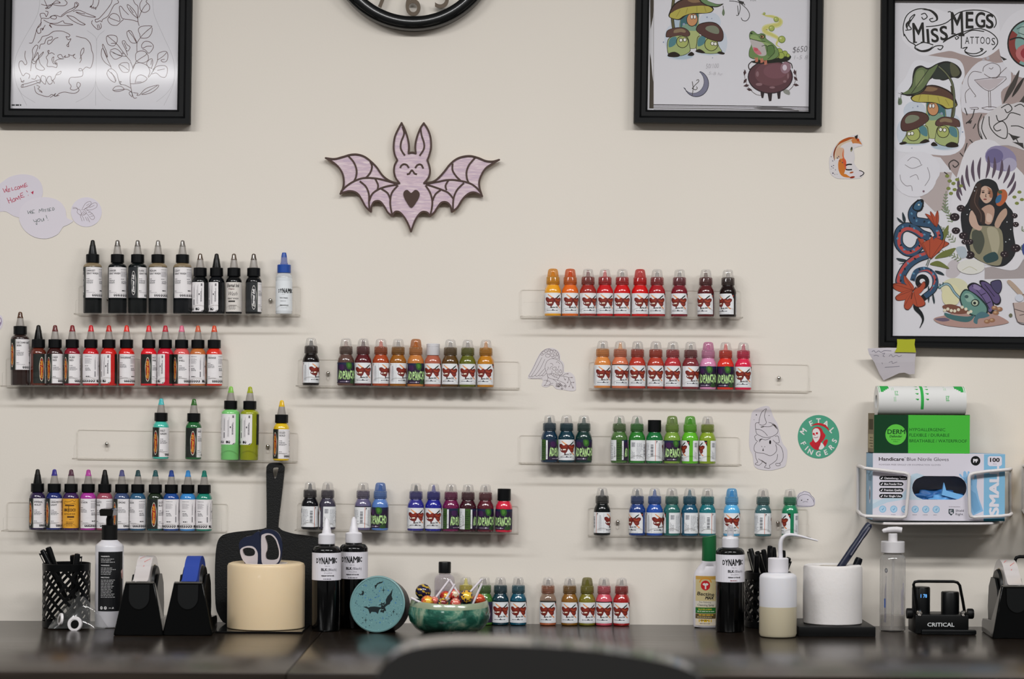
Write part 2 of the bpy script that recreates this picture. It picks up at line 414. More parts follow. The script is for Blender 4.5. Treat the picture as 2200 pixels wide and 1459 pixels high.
shelf('M2', 639, 1079.5, 1114, 1086.5, 'clear acrylic shelf of grey and purple inks behind the white-capped black bottles', (1137.5, 1146))
shelf('R1', 1118, 622, 1591, 624.5, 'clear acrylic shelf holding ten yellow, red and maroon inks, uppermost of four', (679, 680.5))
shelf('R2', 1265, 777, 1737, 783, 'clear acrylic shelf holding peach and pink inks beside the winged skull sticker', (834.5, 839.5))
shelf('R3', 1115, 934.5, 1588, 938.5, 'clear acrylic shelf holding dark teal and green inks beside the rodent sticker', (994, 998))
shelf('R4', 1263, 1090.5, 1735, 1093.5, 'clear acrylic shelf holding black, blue and teal inks beside the taco sticker', (1150.5, 1155))
# ================================================================ ink bottles
WH = '#e6e2e3'; BK = '#15171a'
_L = {}
def mmart(R): k = 180 / (PI * R); return Art(lambda x, y: (x * k, y))
def eternal_label(name, R, y0, H, ov='red', zone='#1b1f1b', sheet=WH):
    key = ('e', name, R, ov, zone)
    if key in _L: return _L[key]
    A = mmart(R); d = lambda a: a * PI * R / 180; y1 = y0 + H
    A.poly([(d(-100), y0), (d(216), y0), (d(228), y0 + 4), (d(228), y1 - 1), (d(225), y1), (d(-100), y1)], sheet)
    for i, c in enumerate(('#b5b3b0', '#85857f', '#4d504b')): A.rect(d(-100), y0, d(-6 - 3 * i), y1, c)
    A.rect(d(-100), y0, d(-15), y1, zone)
    cx, cy = d(-38), (y0 + y1) / 2 - 1
    rim = [(cx + 4.7 * math.cos(t) * (1 + .07 * math.sin(5 * t)), cy + 22 * math.sin(t)) for t in [2 * PI * k / 26 for k in range(26)]]
    A.blob(rim, '#d9cfb8' if ov == 'red' else '#c9c6c2', 2)
    A.ell(cx, cy, 4.0, 20.6, '#2a1510' if ov == 'red' else '#16171a', n=26); A.ell(cx, cy, 3.3, 19.2, '#9d1f1a' if ov == 'red' else '#33353a', n=26)
    A.text('Eternal Ink', cx + 1.6, cy - 16.8, 6.6, '#d69a2c' if ov == 'red' else '#e4e2e0', .035, 90, .45, fit=33)
    x = d(-3); w = d(60)
    A.fake(x, y1 - 3.4, x + 11, y1 - 2.2, 1, '#6b686c')
    for i, t in enumerate(name.split('|')): A.text(t, x, y1 - 8 - 5.0 * i, 4.6, '#2b2528', .028, sx=.86)
    n = len(name.split('|'))
    A.fake(x, y1 - 11.5 - 5 * n, x + 8, y1 - 9.5 - 5 * n, 1, '#39353a'); A.fake(x, y1 - 19.5 - 5 * n, x + 15, y1 - 12.5 - 5 * n, 4, '#4b474c')
    A.fake(x, y0 + 12, x + 7, y0 + 14, 1, '#39353a'); A.fake(x, y0 + 9.4, x + 17, y0 + 10.6, 1, '#55515a')
    for a in (40, 53, 66):
        A.ell(d(a), y0 + 4.6, 1.75, 2.3, '#2c2a2e', n=12); A.ell(d(a) + .2, y0 + 5.1, .8, 1.0, sheet, n=8)
    x = d(78)
    A.fake(x, y1 - 4.6, x + 15, y1 - 3, 1, '#4b474c'); A.fake(x, y1 - 17, x + 15, y1 - 7, 8, '#8f8b92', .5)
    A.fake(x, y1 - 22, x + 8, y1 - 20, 1, '#39353a'); A.fake(x + 1, y1 - 30, x + 14, y1 - 24, 3, '#3d393e')
    A.fake(x + 2, y0 + 12, x + 11, y0 + 14.4, 1, '#201e22', 1)
    for a in (80, 96, 112, 128, 144):
        A.ell(d(a), y0 + 4.6, 1.9, 2.4, '#2c2a2e', n=12); A.ell(d(a) - .3, y0 + 5, 1.0, 1.3, sheet, n=8); A.rect(d(a), y0 + 3.4, d(a) + .8, y0 + 5.4, '#2c2a2e')
    A.rect(d(150), y0 + 12, d(157), y0 + 22, '#6c686e'); A.fake(d(150), y0 + 25, d(160), y1 - 4, 3, '#77737a', .6, True)
    A.fake(d(176), y0 + 14, d(188), y1 - 4, 3, '#8a868c', .55, True); A.rect(d(190), y0 + 30, d(197), y0 + 33, '#4b474c')
    A.rect(d(205), y1 - 7, d(215), y1 - 2.5, '#6e6a70'); A.fake(d(203), y0 + 18, d(214), y1 - 10, 2, '#55515a', .8, True)
    A.ell(d(174), y0 + 4.6, 1.9, 2.5, '#242226', n=12); A.ell(d(187), y0 + 4.6, 1.9, 2.5, '#242226', n=12); A.ell(d(187), y0 + 5.2, .9, 1.2, sheet, n=8)
    A.poly([(d(205), y0 + .6), (d(216), y0 + .6), (d(221), y0 + 3.4)], '#2c2a2e')
    _L[key] = A.wrap('label', R, 10); return _L[key]
def wash_label(R, y0, H):
    if 'wash' in _L: return _L['wash']
    A = mmart(R); d = lambda a: a * PI * R / 180; y1 = y0 + H
    A.rect(d(-100), y0, d(210), y1, '#d8d2cc'); A.text('Eternal Ink', 0, y1 - 9, 9, '#26211f', .03, 0, .35, 'c', fit=25)
    A.line([(-9, y1 - 12), (3, y1 - 12.6), (-4, y1 - 13.6)], 1.0, '#5a2a22'); A.text('Wash', 0, y1 - 24, 10, '#3a3532', .01, 0, .4, 'c', fit=17)
    A.text('GRAY WASH', 0, y1 - 31, 4, '#26211f', .03, 0, 0, 'c', fit=21); A.rect(-9, y1 - 36, 4, y1 - 33.4, '#26211f')
    A.fake(-8, y0 + 4, 9, y0 + 13, 5, '#5a5653'); _L['wash'] = A.wrap('label', R, 10); return _L['wash']
def antique_label(R, y0, H):
    if 'ant' in _L: return _L['ant']
    A = mmart(R); y1 = y0 + H; g = '#4a2a10'
    A.rect(-42, y0, 42, y1, '#dfa02e')
    A.line([(-11, y1 - 9), (-9, y1 - 5), (-3, y1 - 6), (6, y1 - 3.4), (9, y1 - 6), (12, y1 - 3)], .7, g, False, 5); A.line([(-11, y1 - 9), (-4, y1 - 10.5), (8, y1 - 9), (12, y1 - 11)], .6, g, False, 5)
    A.rect(-9, y1 - 13.5, 9, y1 - 11.3, g); A.text('UBROCOCO', 0, y1 - 23, 7, '#2c1608', .05, 0, 0, 'c', fit=24); A.line([(-1, y1 - 13), (-1.6, y1 - 25)], .9, '#2c1608')
    A.text('ANTIQUE FUSS', 0, y1 - 29, 3.4, g, .03, 0, 0, 'c', fit=22); A.rect(-4, y1 - 34.5, 9, y1 - 31.6, g); A.fake(0, y1 - 38, 8, y1 - 36, 1, g)
    A.fake(-6, y0 + 4, 10, y0 + 13, 4, '#7a5218'); _L['ant'] = A.wrap('label', R, 10); return _L['ant']
def wf_label():
    if 'wf' in _L: return _L['wf']
    R = 15.3; A = mmart(R); d = lambda a: a * PI * R / 180; y0, y1 = 4.6, 42.0
    A.poly([(d(-257), y0), (d(75), y0), (d(75), y1 - 9), (d(56), y1), (d(-257), y1), (d(-260), y1 - 1), (d(-260), y0 + 1)], '#e3e4e6')
    A.poly([(d(77), y1 - 11), (d(77), y1), (d(54), y1)], BK); A.ell(d(68), y1 - 4.0, 1.2, 1.6, '#c84a34', n=8)
    T = lambda pts: [(R * math.asin(max(-1, min(1, (x - 1243) * .138 / R * .98))), y0 + (906 - y) * .144) for x, y in pts]
    r1, r2 = '#6e2018', '#8a2c1c'
    A.poly(T([(1158, 668), (1168, 664), (1222, 706), (1212, 716)]), '#e08a50'); A.poly(T([(1172, 672), (1180, 670), (1226, 700), (1220, 706)]), '#f0c8a0')
    A.poly(T([(1262, 716), (1290, 690), (1326, 662), (1318, 688), (1300, 700), (1282, 722)]), '#1c2a20')
    A.blob(T([(1140, 708), (1160, 702), (1186, 722), (1212, 708), (1232, 706), (1246, 716), (1270, 708), (1290, 718), (1318, 706), (1340, 716), (1338, 742), (1326, 762), (1326, 790), (1306, 812), (1284, 806), (1268, 784), (1248, 762), (1236, 782), (1224, 806), (1196, 814), (1166, 806), (1146, 784), (1150, 760), (1140, 738)]), r1, 3)
    A.blob(T([(1156, 716), (1180, 728), (1206, 718), (1230, 720), (1232, 742), (1200, 750), (1162, 744)]), r2, 3); A.blob(T([(1260, 724), (1300, 734), (1328, 724), (1322, 750), (1290, 758), (1262, 744)]), '#9a3a20', 3)
    A.blob(T([(1266, 768), (1296, 764), (1318, 774), (1300, 796), (1280, 792)]), r2, 3); A.line(T([(1252, 740), (1290, 762), (1324, 770)]), .5, '#3a100c'); A.line(T([(1236, 724), (1246, 760)]), .6, '#3a100c')
    A.poly(T([(1150, 782), (1160, 762), (1168, 782)]), '#e3e4e6'); A.poly(T([(1176, 766), (1212, 764), (1214, 778), (1176, 782)]), '#efe6d2')
    A.poly(T([(1192, 806), (1206, 790), (1214, 812), (1204, 838), (1198, 838)]), r1)
    A.poly(T([(1292, 812), (1304, 808), (1334, 836), (1322, 842)]), '#e08a50')
    A.text('Fame Ink', T([(1192, 842)])[0][0], T([(1192, 842)])[0][1], 4.6, '#201c1e', .03, 4, .3, fit=15)
    A.fake(*T([(1152, 872)])[0], *T([(1332, 856)])[0], 1, '#6d6e76', .9); A.ell(*T([(1226, 862)])[0], 1.3, 1.5, '#3a3a40', n=10); A.fake(*T([(1150, 896)])[0], *T([(1330, 886)])[0], 1, '#a3a4ab', .5)
    for a, c, w in ((-70, '#6d6e76', .25), (-258, '#8a8a90', .2)): A.line([(d(a), y0 + 1), (d(a), y1 - 1)], w, c)
    A.line([(d(-125), y0), (d(-125), y1)], .8, '#d2693c'); A.poly([(d(-119), y1 - 1.2), (d(-112), y1 - 1.2), (d(-112), y1 - 3), (d(-116), y1 - 3), (d(-116), y1 - 5.4), (d(-119), y1 - 5.4)], BK)
    A.fake(d(-108), y0 + 4, d(-76), y1 - 5, 5, '#a9aab0', .4, True); A.fake(d(-97), y0 + 4, d(-92), y1 - 4, 1, '#77787f', .9, True)
    for i in range(11):
        A.rect(d(-158), y0 + 8 + i * 2.0, d(-139), y0 + 8 + i * 2.0 + (1.3 if i % 3 else .7), '#55565c', i > 0)
    A.fake(d(-212), y0 + 5, d(-166), y1 - 4, 13, '#9c9da3', .5); A.fake(d(-250), y0 + 4, d(-222), y0 + 20, 4, '#8d8e94', .5, True)
    A.rect(d(-248), y1 - 12, d(-222), y1 - 4, '#b4b5ba'); A.fake(d(-248), y1 - 12, d(-222), y1 - 4, 4, '#77787e', .6)
    _L['wf'] = A.wrap('label', R, 12); return _L['wf']
def ad_label():
    if 'ad' in _L: return _L['ad']
    R = 15.3; A = mmart(R); d = lambda a: a * PI * R / 180; y0, y1 = 4.6, 42.0
    A.rect(d(-180), y0, d(160), y1, '#241231'); A.rect(d(-180), y1 - 4.6, d(160), y1, '#1a2142')
    A.blob([(d(-8), y1 - .5), (d(30), y1 - .5), (d(36), y1 - 8), (d(24), y1 - 12), (d(0), y1 - 11)], '#2d5a22', 3); A.blob([(d(2), y1 - 2), (d(20), y1 - 2), (d(24), y1 - 7), (d(8), y1 - 9)], '#487f2c', 3)
    A.blob([(d(20), y0 + .4), (d(66), y0 + .4), (d(60), y0 + 8), (d(38), y0 + 9)], '#26461f', 3); A.blob([(d(-60), y1 - 5), (d(-30), y1 - 4), (d(-24), y1 - 12), (d(-54), y1 - 13)], '#3d1848', 3)
    R2 = random.Random(3); x = d(-70)
    for ch, w in zip('AD PANCHO', (4.6, 4.9, 1.0, 4.4, 4.5, 4.5, 4.5, 4.5, 4.9)):
        if ch != ' ':
            yy = y0 + 8.2 + R2.uniform(-.9, .9); sc = R2.uniform(18.5, 21)
            for bold, c, o in ((.10, '#1c3a1c', 0), (.045, '#b9dc96', 0)):
                A.text(ch, x + w / 2, yy, sc, c, bold, R2.uniform(-5, 5) if o else 0, 0, 'c', fit=w * (1.10 if c == '#1c3a1c' else .95))
        x += w
    for a in (-66, -20, 8, 40): A.poly([(d(a) - .9, y0 + 10), (d(a) + .9, y0 + 10), (d(a) + .2, y0 + 5.6)], '#b9dc96')
    for a in (-58, -12, 22, 56): A.poly([(d(a) - .8, y0 + 20), (d(a) + .8, y0 + 20), (d(a), y0 + 25)], '#b9dc96')
    A.fake(d(-50), y0 + 2.4, d(45), y0 + 3.6, 1, '#c9b8d0', .8); A.ell(d(-4), y0 + 3, 1.2, 1.3, '#e6dcea', n=9)
    A.rect(d(-92), y0 + 1.5, d(-80), y1 - 1.5, '#e3e4e6'); A.fake(d(-90), y0 + 4, d(-83), y1 - 4, 1, '#8b8c92', .5, True)
    A.rect(d(-128), y0, d(-94), y1, '#35561f'); A.fake(d(-126), y0 + 3, d(-96), y1 - 3, 8, '#22391a', .8)
    A.rect(d(-180), y0, d(-130), y1, '#dfe0e2'); A.fake(d(-176), y0 + 4, d(-150), y1 - 4, 9, '#94959b', .5); A.fake(d(-146), y0 + 6, d(-134), y1 - 6, 2, '#55565c', .7, True)
    _L['ad'] = A.wrap('label', R, 12); return _L['ad']
def small_white_label(R, y0, y1):
    A = mmart(R); A.rect(-40, y0, 40, y1, '#dfe3e6')
    x = -8.5
    for ch, w, h in zip('DYNAMIC', (3.2, 4.6, 5.0, 5.0, 6.0, 3.0, 4), (8.5, 10.5, 12, 12, 12, 10, 9)):
        A.text(ch, x + w / 2 - 1, y0 + 35 - h / 4, h, '#15181c', .05, 0, 0, 'c', fit=w * .92); x += w
    A.fake(-3, y0 + 29, 4, y0 + 30, 1, '#8c9094', .6); A.text('TWOC (Titanium)', 1, y0 + 22, 3.4, '#3c4044', .02, 0, 0, 'c', fit=15); A.fake(-5, y0 + 17, 6, y0 + 18.2, 1, '#6c7074', .8)
    A.text('PREMIUM TATTOO INK', 2, y0 + 9, 2.6, '#202428', .03, 0, 0, 'c', fit=16); A.fake(-4, y0 + 5, 8, y0 + 6, 1, '#7c8084', .6)
    return A.wrap('label', R, 10)
# ---- shared shapes (metres)
def lathe_mesh(name, prof, seg=28, bands=None, smooth=45): return MB().lathe([(r * .001, z * .001) for r, z in prof], seg, None, bands).mesh(name, smooth)
def body_mesh(name, r, h, top, neck, ring):   # h: height where the shoulder starts, top: neck height
    p = [(r - 1.8, 0), (r - .5, .7), (r, 2.4), (r, h - 3.2), (r, h), (r - .25, h + .3 * (top - h) * .55), (r * .93, h + (top - h) * .42), (r * .82, h + (top - h) * .66), (neck + .8, h + (top - h) * .86), (neck, top - .6), (neck, top)]
    return lathe_mesh(name, p, 32, [0, 0, 0, 1 if ring else 0, 2, 2, 2, 2, 2, 2])
E1B = body_mesh('body', 14.6, 57.4, 68.6, 9.6, False); E2B = body_mesh('body', 16.7, 84.4, 92.4, 9.6, False); WFB = body_mesh('body', 15.15, 43.6, 57.2, 10.4, True)
def ribbed(name, r, h, z0, top=None, n=36):
    mb = MB(); ring = []
    for z, rr in ((0, r - .3), (.5, r), (h - .8, r), (h, r - .8)):
        ring.append([((rr + (.22 if k % 2 else 0)) * math.cos(2 * PI * k / (n * 2)) * .001, (rr + (.22 if k % 2 else 0)) * math.sin(2 * PI * k / (n * 2)) * .001, (z0 + z) * .001) for k in range(n * 2)])
    vs = [p for r_ in ring for p in r_]; m = n * 2; fs = [[i * m + k, i * m + (k + 1) % m, (i + 1) * m + (k + 1) % m, (i + 1) * m + k] for i in range(3) for k in range(m)]
    fs += [list(range(m))[::-1], [3 * m + k for k in range(m)]]
    return mb.add(vs, fs).mesh(name, 30)
ECAP = ribbed('cap', 11.7, 15.3, 0); FLIPCAP = ribbed('cap', 11.9, 21.5, 0); 
EBASE = lathe_mesh('spout', [(7.9, 15), (7.7, 17), (6.6, 23), (5.6, 29), (5.3, 30.2)], 20)
ETIP = lathe_mesh('tip', [(5.5, 29.6), (5.5, 30.4), (4.6, 33), (3.7, 38.5), (3.2, 40.2), (1.6, 41.2), (0, 41.4)], 18)
WNECK = lathe_mesh('neck', [(10.2, 0), (10.6, .8), (9.9, 1.6), (9.9, 3.2), (10.7, 3.8), (10.7, 5), (9.8, 5.6), (9.8, 7.2), (10.6, 7.8), (10.6, 9), (9.6, 9.6), (9.6, 12), (6, 12.8)], 24)
WCOL = lathe_mesh('collar', [(11.6, .6), (12.0, 1.2), (12.0, 5), (12.2, 5.6), (12, 6.2), (11.9, 12.6), (11.3, 14), (10.2, 14.6)], 26)
WDOME = lathe_mesh('cap', [(10.4, 14.4), (10.2, 17), (9.6, 22), (8.9, 26), (7.6, 28.2), (5, 29.2), (0, 29.4)], 24)
WNOZ = lathe_mesh('nozzle', [(7.2, 13), (6.8, 14.2), (3.8, 16), (3.0, 21), (2.2, 26.4), (0, 26.8)], 16)
WFLAT = lathe_mesh('cap', [(11.8, 0), (12, .5), (12, 15.4), (12.3, 15.6), (12.3, 20.4), (11.4, 21.2), (0, 21.4)], 28)
BLK = M('#0d0f12', .36); BLKT = M('#0e0f10', .3)
def ink(hexc): return M(hexc, .16, 0, .55)
def mixhex(h, g='#bdb4aa', k=.4):
    p = lambda s, i: int(s[1 + i:3 + i], 16)
    return '#' + ''.join('%02x' % round(p(h, i) * (1 - k) + p(g, i) * k) for i in (0, 2, 4))
def tinted(h, k=.5): return clear(h, .42 * k + .1, .14, .1, .4)
CLEARCAP = clear('#e9e6e2', .16, .16, .06, .5); FROST = clear('#b4aea8', .36, .14, .3, .35)
def place(root_label, at, view, group, name='ink_bottle'):
    p, tilt = at
    t = thing(name, root_label, 'bottle', p, group); t.rotation_mode = 'ZYX'; t.rotation_euler = (0, -tilt, -math.radians(view)); return t
def part(name, me, t, mats, z=0.0, rz=None):
    o = link(name, me, t, (0, 0, z) if z else None, mats if isinstance(mats, (list, tuple)) else (mats,))
    if rz is not None: o.rotation_euler.z = rz
    return o
def eternal(at, label, hexc, tip, view, name, big=False, shoulder=None, lab=None, ov='red', zone='#1b1f1b', stain=None, group=None, spout=None):
    t = place(label, at, view, group)
    c = ink(hexc); sh = shoulder or c
    part('body', E2B if big else E1B, t, [c, c, sh]); top = .0924 if big else .0686
    me = lab or (eternal_label(name, 16.85, 28.2, 55.4, ov, zone) if big else eternal_label(name, 14.75, 3.9, 53.4, ov, zone))
    part('label', me, t, LABEL); part('cap', ECAP, t, BLK, top); 
    part('spout', EBASE, t, BLKT if tip == 'black' else (spout or FROST), top); part('tip', ETIP, t, M('#17120f', .4) if tip == 'black' else tinted(tip, 1.5), top)
    return t
def wf(at, label, hexc, view, lab='wf', cap='clear', tint=.35, nozzle=None, ring=None, shoulder=None, group=None, dome=None):
    t = place(label, at, view, group); c = ink(hexc)
    part('body', WFB, t, [c, ink(ring) if ring else c, shoulder or c]); part('label', wf_label() if lab == 'wf' else ad_label(), t, LABEL)
    top = .0572
    if cap == 'clear':
        part('neck', WNECK, t, tinted(mixhex(hexc, k=.36 - .3 * min(1, tint)), .5 + tint), top); part('collar', WCOL, t, tinted(mixhex(hexc, '#cfc6bc', .5 - .3 * min(1, tint)), tint * .55), top)
        part('nozzle', WNOZ, t, M(nozzle or '#9a9490', .4), top); part('cap', WDOME, t, dome or (clear(hexc, .30, .16, .06, .4) if tint > .8 else CLEARCAP), top)
    elif cap == 'black': part('cap', FLIPCAP, t, BLK, top)
    else: part('cap', WFLAT, t, M('#cfcdd0', .35), top)
    return t
ORD = ['first', 'second', 'third', 'fourth', 'fifth', 'sixth', 'seventh', 'eighth', 'ninth', 'tenth', 'eleventh', 'twelfth']
TAN = clear('#a08c6c', .5, .2, .08, .4)
def row(key, shelfname, kind, items, group):
    for i, it in enumerate(items):
        d = dict(it[-1]) if isinstance(it[-1], dict) else {}; a = it[:-1] if d else it
        px, desc = a[0], a[1]; y = -.0225 if (kind == 'e' and d.get('big')) else -.0205
        lab = f'{desc}, {ORD[i]} from left, {shelfname}'
        at = on_shelf(key, px, y)
        if kind == 'e': eternal(at, lab, a[2], a[3], a[4], a[5], group=group, **d)
        else: wf(at, lab, a[2], a[3], group=group, **d)
BW = dict(ov='bw', zone='#24272a')
row('L1', 'shelf of grey washes', 'e', [
    (198.7, 'tall black-tipped bottle with tan shoulder', '#0e1416', 'black', 26, 'DARKEST|GRAY WASH', dict(big=True, shoulder=TAN, **BW)),
    (252, 'tall black ink bottle with white label', '#0d1316', '#6a635e', 46, 'DARKER|GRAY WASH', dict(big=True, **BW)),
    (295.3, 'tall black ink bottle with oval script logo', '#0d1516', '#6a635e', -22, 'DARK|GRAY WASH', dict(big=True, **BW)),
    (339, 'tall ink bottle with tan shoulder', '#0c1418', '#8a847e', 48, 'MEDIUM|GRAY WASH', dict(big=True, shoulder=TAN, **BW)),
    (391.8, 'tall ink bottle with tan shoulder', '#0b1219', '#7a746e', 42, 'LIGHT|GRAY WASH', dict(big=True, shoulder=TAN, **BW)),
    (429.8, 'short black ink bottle with grey tip', '#0e1112', '#6a5a4e', 192, '', BW),
    (465, 'short black ink bottle with black tip', '#101318', 'black', 208, '', BW),
    (502.3, 'short black ink bottle with wash script label', '#121314', '#6a5c50', 0, '', dict(lab=wash_label(14.75, 3.9, 53.4))),
    (544.8, 'short black ink bottle showing its oval logo', '#0d0f12', '#5a5048', -46, '', BW)], 'grey wash ink bottles')
row('L2', 'shelf of red inks', 'e', [
    (43, 'tall dark brown ink bottle', '#2a1a17', '#5a3a28', 6, 'DECOMPOSED|SKIN', dict(big=True)),
    (82.3, 'rust brown ink bottle with black tip', '#5e2416', 'black', -74, ''),
    (118, 'dark red ink bottle with maroon tip', '#34100f', '#6a2a28', 0, 'DEEP|RED'),
    (155, 'ruby red ink bottle', '#8a1226', '#8a2028', 4, 'RUBY|RED'),
    (195, 'red ink bottle showing its small print', '#c2161f', '#d8202a', 112, ''),
    (233.6, 'red ink bottle with label seam', '#c81c18', '#cc2a20', 204, ''),
    (271.7, 'tangerine red ink bottle', '#d8221c', '#ee3a2c', 40, 'TANGERINE'),
    (319.4, 'hot red ink bottle with oval logo', '#dd1a26', '#e82b2e', -40, 'HOT|PINK'),
    (355, 'crimson ink bottle with label seam', '#c41a32', '#c83040', 222, ''),
    (390, 'coral pink ink bottle with pink tip', '#d85a58', '#e57090', 8, 'SEA|SHELL'),
    (425, 'ochre orange ink bottle', '#bd6a34', '#d86848', 128, ''),
    (460, 'orange ink bottle', '#d8301f', '#e0502c', 40, 'ORANGE')], 'red ink bottles with pointed caps')
row('L3', 'shelf of five green and yellow inks', 'e', [
    (344.7, 'mint green ink bottle', '#45b5a2', '#4fc4c8', -8, 'MINT|GREEN'),
    (415, 'dark green ink bottle', '#1d5e30', '#3a7030', -42, 'SAGE'),
    (493.8, 'tall light green ink bottle', '#78c472', '#8ecb58', 186, '', dict(big=True)),
    (535, 'tall olive ink bottle', '#8f9516', '#aab41c', 205, '', dict(big=True)),
    (603.6, 'yellow ink bottle', '#d9b41c', '#efc31c', 6, 'SOLID|GOLD')], 'green and yellow ink bottles')
row('L4', 'shelf of violet to teal inks', 'e', [
    (80, 'dark violet ink bottle, black tip', '#2a1d40', 'black', 8, 'IMPERIAL|VIOLET'),
    (116, 'navy blue ink bottle', '#1c2868', '#3a3490', 8, 'GRAVESTONE|LIGHT'),
    (152, 'purple ink bottle with golden label', '#3a2250', '#5a3446', 0, '', dict(lab=antique_label(14.75, 3.9, 53.4))),
    (189, 'magenta ink bottle', '#a43494', '#c04aa8', 48, 'CICADA'),
    (224.4, 'dusty rose ink bottle, black tip', '#98485a', 'black', 56, 'DUSTY|ROSE'),
    (261, 'slate blue ink bottle', '#38486e', '#5a5a8c', 10, 'SMOKE'),
    (295.5, 'steel blue ink bottle', '#2a5676', '#2a4a50', 60, 'AQUA'),
    (333, 'teal-black ink bottle with oval logo', '#155258', '#2c5c60', -38, 'DUSTY|BLUE', dict(shoulder=ink('#1a2818'))),
    (367.4, 'royal blue ink bottle', '#1b468c', '#2a4a9c', 110, ''),
    (403, 'sky blue ink bottle', '#3682c4', '#3f95dc', 112, ''),
    (438, 'sea green ink bottle', '#1a7a68', '#188070', 122, '')], 'violet, blue and teal ink bottles')
A_ = dict(lab='ad')
row('M1', 'shelf of brown inks', 'w', [
    (667.5, 'black-brown ink bottle, clear cap', '#170d0c', -61, dict(nozzle='#4a4644', tint=.5)),
    (742.5, 'taupe ink bottle with purple label', '#5a4038', -15, dict(lab='ad', nozzle='#a89088')),
    (779.5, 'dark wine ink bottle', '#56141a', -12, dict(nozzle='#5a3a38')),
    (817.5, 'rust orange ink bottle', '#a5421c', -60, dict(nozzle='#c85a40', tint=.6)),
    (854.5, 'amber ink bottle', '#945a16', -60, {'tint': .5}),
    (892.5, 'peach ink bottle with purple label', '#bd7638', -12, dict(lab='ad', nozzle='#d88a3c', tint=.9)),
    (929.5, 'salmon ink bottle with white cap', '#ab5c46', 0, dict(cap='white')),
    (966.8, 'dark olive-brown ink bottle', '#563a12', 0, {}),
    (1004, 'olive green ink bottle', '#5e6218', -10, {'tint': .5}),
    (1043, 'golden ochre ink bottle', '#bb7a16', 6, dict(nozzle='#c8883c', tint=.8))], 'brown and ochre ink bottles')
row('M2', 'shelf of purple inks', 'w', [
    (665, 'black ink bottle', '#15141b', -164, dict(nozzle='#3a3a3c', tint=.4)),
    (703, 'dark grey ink bottle', '#3a3646', -233, {}),
    (779, 'lavender ink bottle with dark ring', '#625c7c', -143, dict(ring='#1c1a26')),
    (816, 'pale blue ink bottle with purple label', '#567cbc', 20, dict(lab='ad', tint=.9, nozzle='#6c88b8')),
    (892.5, 'indigo ink bottle', '#302e86', -14, dict(nozzle='#3c3c40')),
    (930.5, 'ultramarine ink bottle', '#1c1f8c', -8, dict(nozzle='#2c2c8c', tint=.4)),
    (968, 'plum ink bottle with purple label', '#6c1446', -68, dict(lab='ad', tint=.5)),
    (1004.5, 'dark maroon ink bottle with green-striped label', '#380c1a', -112, dict(lab='ad')),
    (1042, 'wine ink bottle with purple label', '#591826', -10, dict(lab='ad')),
    (1082, 'raspberry ink bottle with black cap', '#cc1f3c', 16, dict(lab='ad', cap='black'))], 'grey and purple ink bottles')
row('R1', 'shelf of yellow to maroon inks', 'w', [
    (1187.6, 'golden yellow ink bottle', '#e29c1e', -8, dict(tint=1.0, nozzle='#e09830')),
    (1224.7, 'orange ink bottle', '#dc661c', -18, dict(tint=.9, nozzle='#d84a30')),
    (1263, 'brick red ink bottle', '#9a2820', -22, dict(nozzle='#7a2c28')),
    (1299.3, 'scarlet ink bottle', '#c0181c', -14, dict(tint=.5, nozzle='#c83030')),
    (1336.4, 'bright red ink bottle', '#c61014', -2, dict(tint=.4)),
    (1374.7, 'vivid red ink bottle with red-tinted cap', '#cc1010', -22, dict(tint=1.0, nozzle='#d8a0a0')),
    (1411.3, 'deep red ink bottle', '#a2181f', 2, {'tint': .35}),
    (1459.3, 'dark crimson ink bottle', '#761424', 5, {}),
    (1516, 'maroon ink bottle', '#561418', 20, dict(nozzle='#5a3020')),
    (1563.6, 'brown-black ink bottle', '#22110e', 36, {})], 'yellow, red and maroon ink bottles')
row('R2', 'shelf of pink inks', 'w', [
    (1293.8, 'light orange ink bottle', '#d48642', -16, {'tint': .8}),
    (1331.6, 'peach ink bottle', '#d07450', -25, dict(ring='#2a1a16', tint=.6, nozzle='#e0a060')),
    (1368.6, 'brick ink bottle', '#b43626', -6, {'tint': .5}),
    (1408, 'rust red ink bottle', '#b03a28', 0, {'tint': .8}),
    (1444.5, 'rose red ink bottle', '#b43238', 0, {}),
    (1483, 'mauve brown ink bottle', '#782c30', -25, {}),
    (1520.5, 'pale pink ink bottle with purple label', '#d48cb2', 8, dict(lab='ad', tint=.9, nozzle='#d088b0')),
    (1558, 'orange-red ink bottle with purple label', '#d42e1e', 3, dict(lab='ad', tint=.6, nozzle='#d84a44')),
    (1596.3, 'hot pink ink bottle', '#d42048', 0, dict(tint=.6, nozzle='#b83050'))], 'peach and pink ink bottles')
row('R3', 'shelf of green inks', 'w', [
    (1180, 'dark teal ink bottle with purple label', '#0f2c42', -68, dict(lab='ad', tint=.5, nozzle='#16303a')),
    (1216.6, 'dark teal ink bottle with white label', '#0c3240', -10, dict(tint=.8)),
    (1253.7, 'bottle-green ink bottle with purple label', '#0c302c', -2, dict(lab='ad', tint=.5, nozzle='#244038')),
    (1330, 'moss green ink bottle', '#486c36', -108, dict(lab='ad', tint=.5, nozzle='#3c6438')),
    (1368, 'leaf green ink bottle', '#277626', -207, dict(tint=.6, nozzle='#2c6030')),
    (1405.5, 'green ink bottle with black cap', '#126a34', -129, dict(cap='black')),
    (1443.5, 'yellow-green ink bottle with purple label', '#76983a', -12, dict(lab='ad', tint=.9)),
    (1482, 'lime green ink bottle', '#5eb426', 84, dict(tint=.9, nozzle='#4c9030')),
    (1519.6, 'olive-lime ink bottle', '#849c2a', 84, dict(tint=.6))], 'green ink bottles')
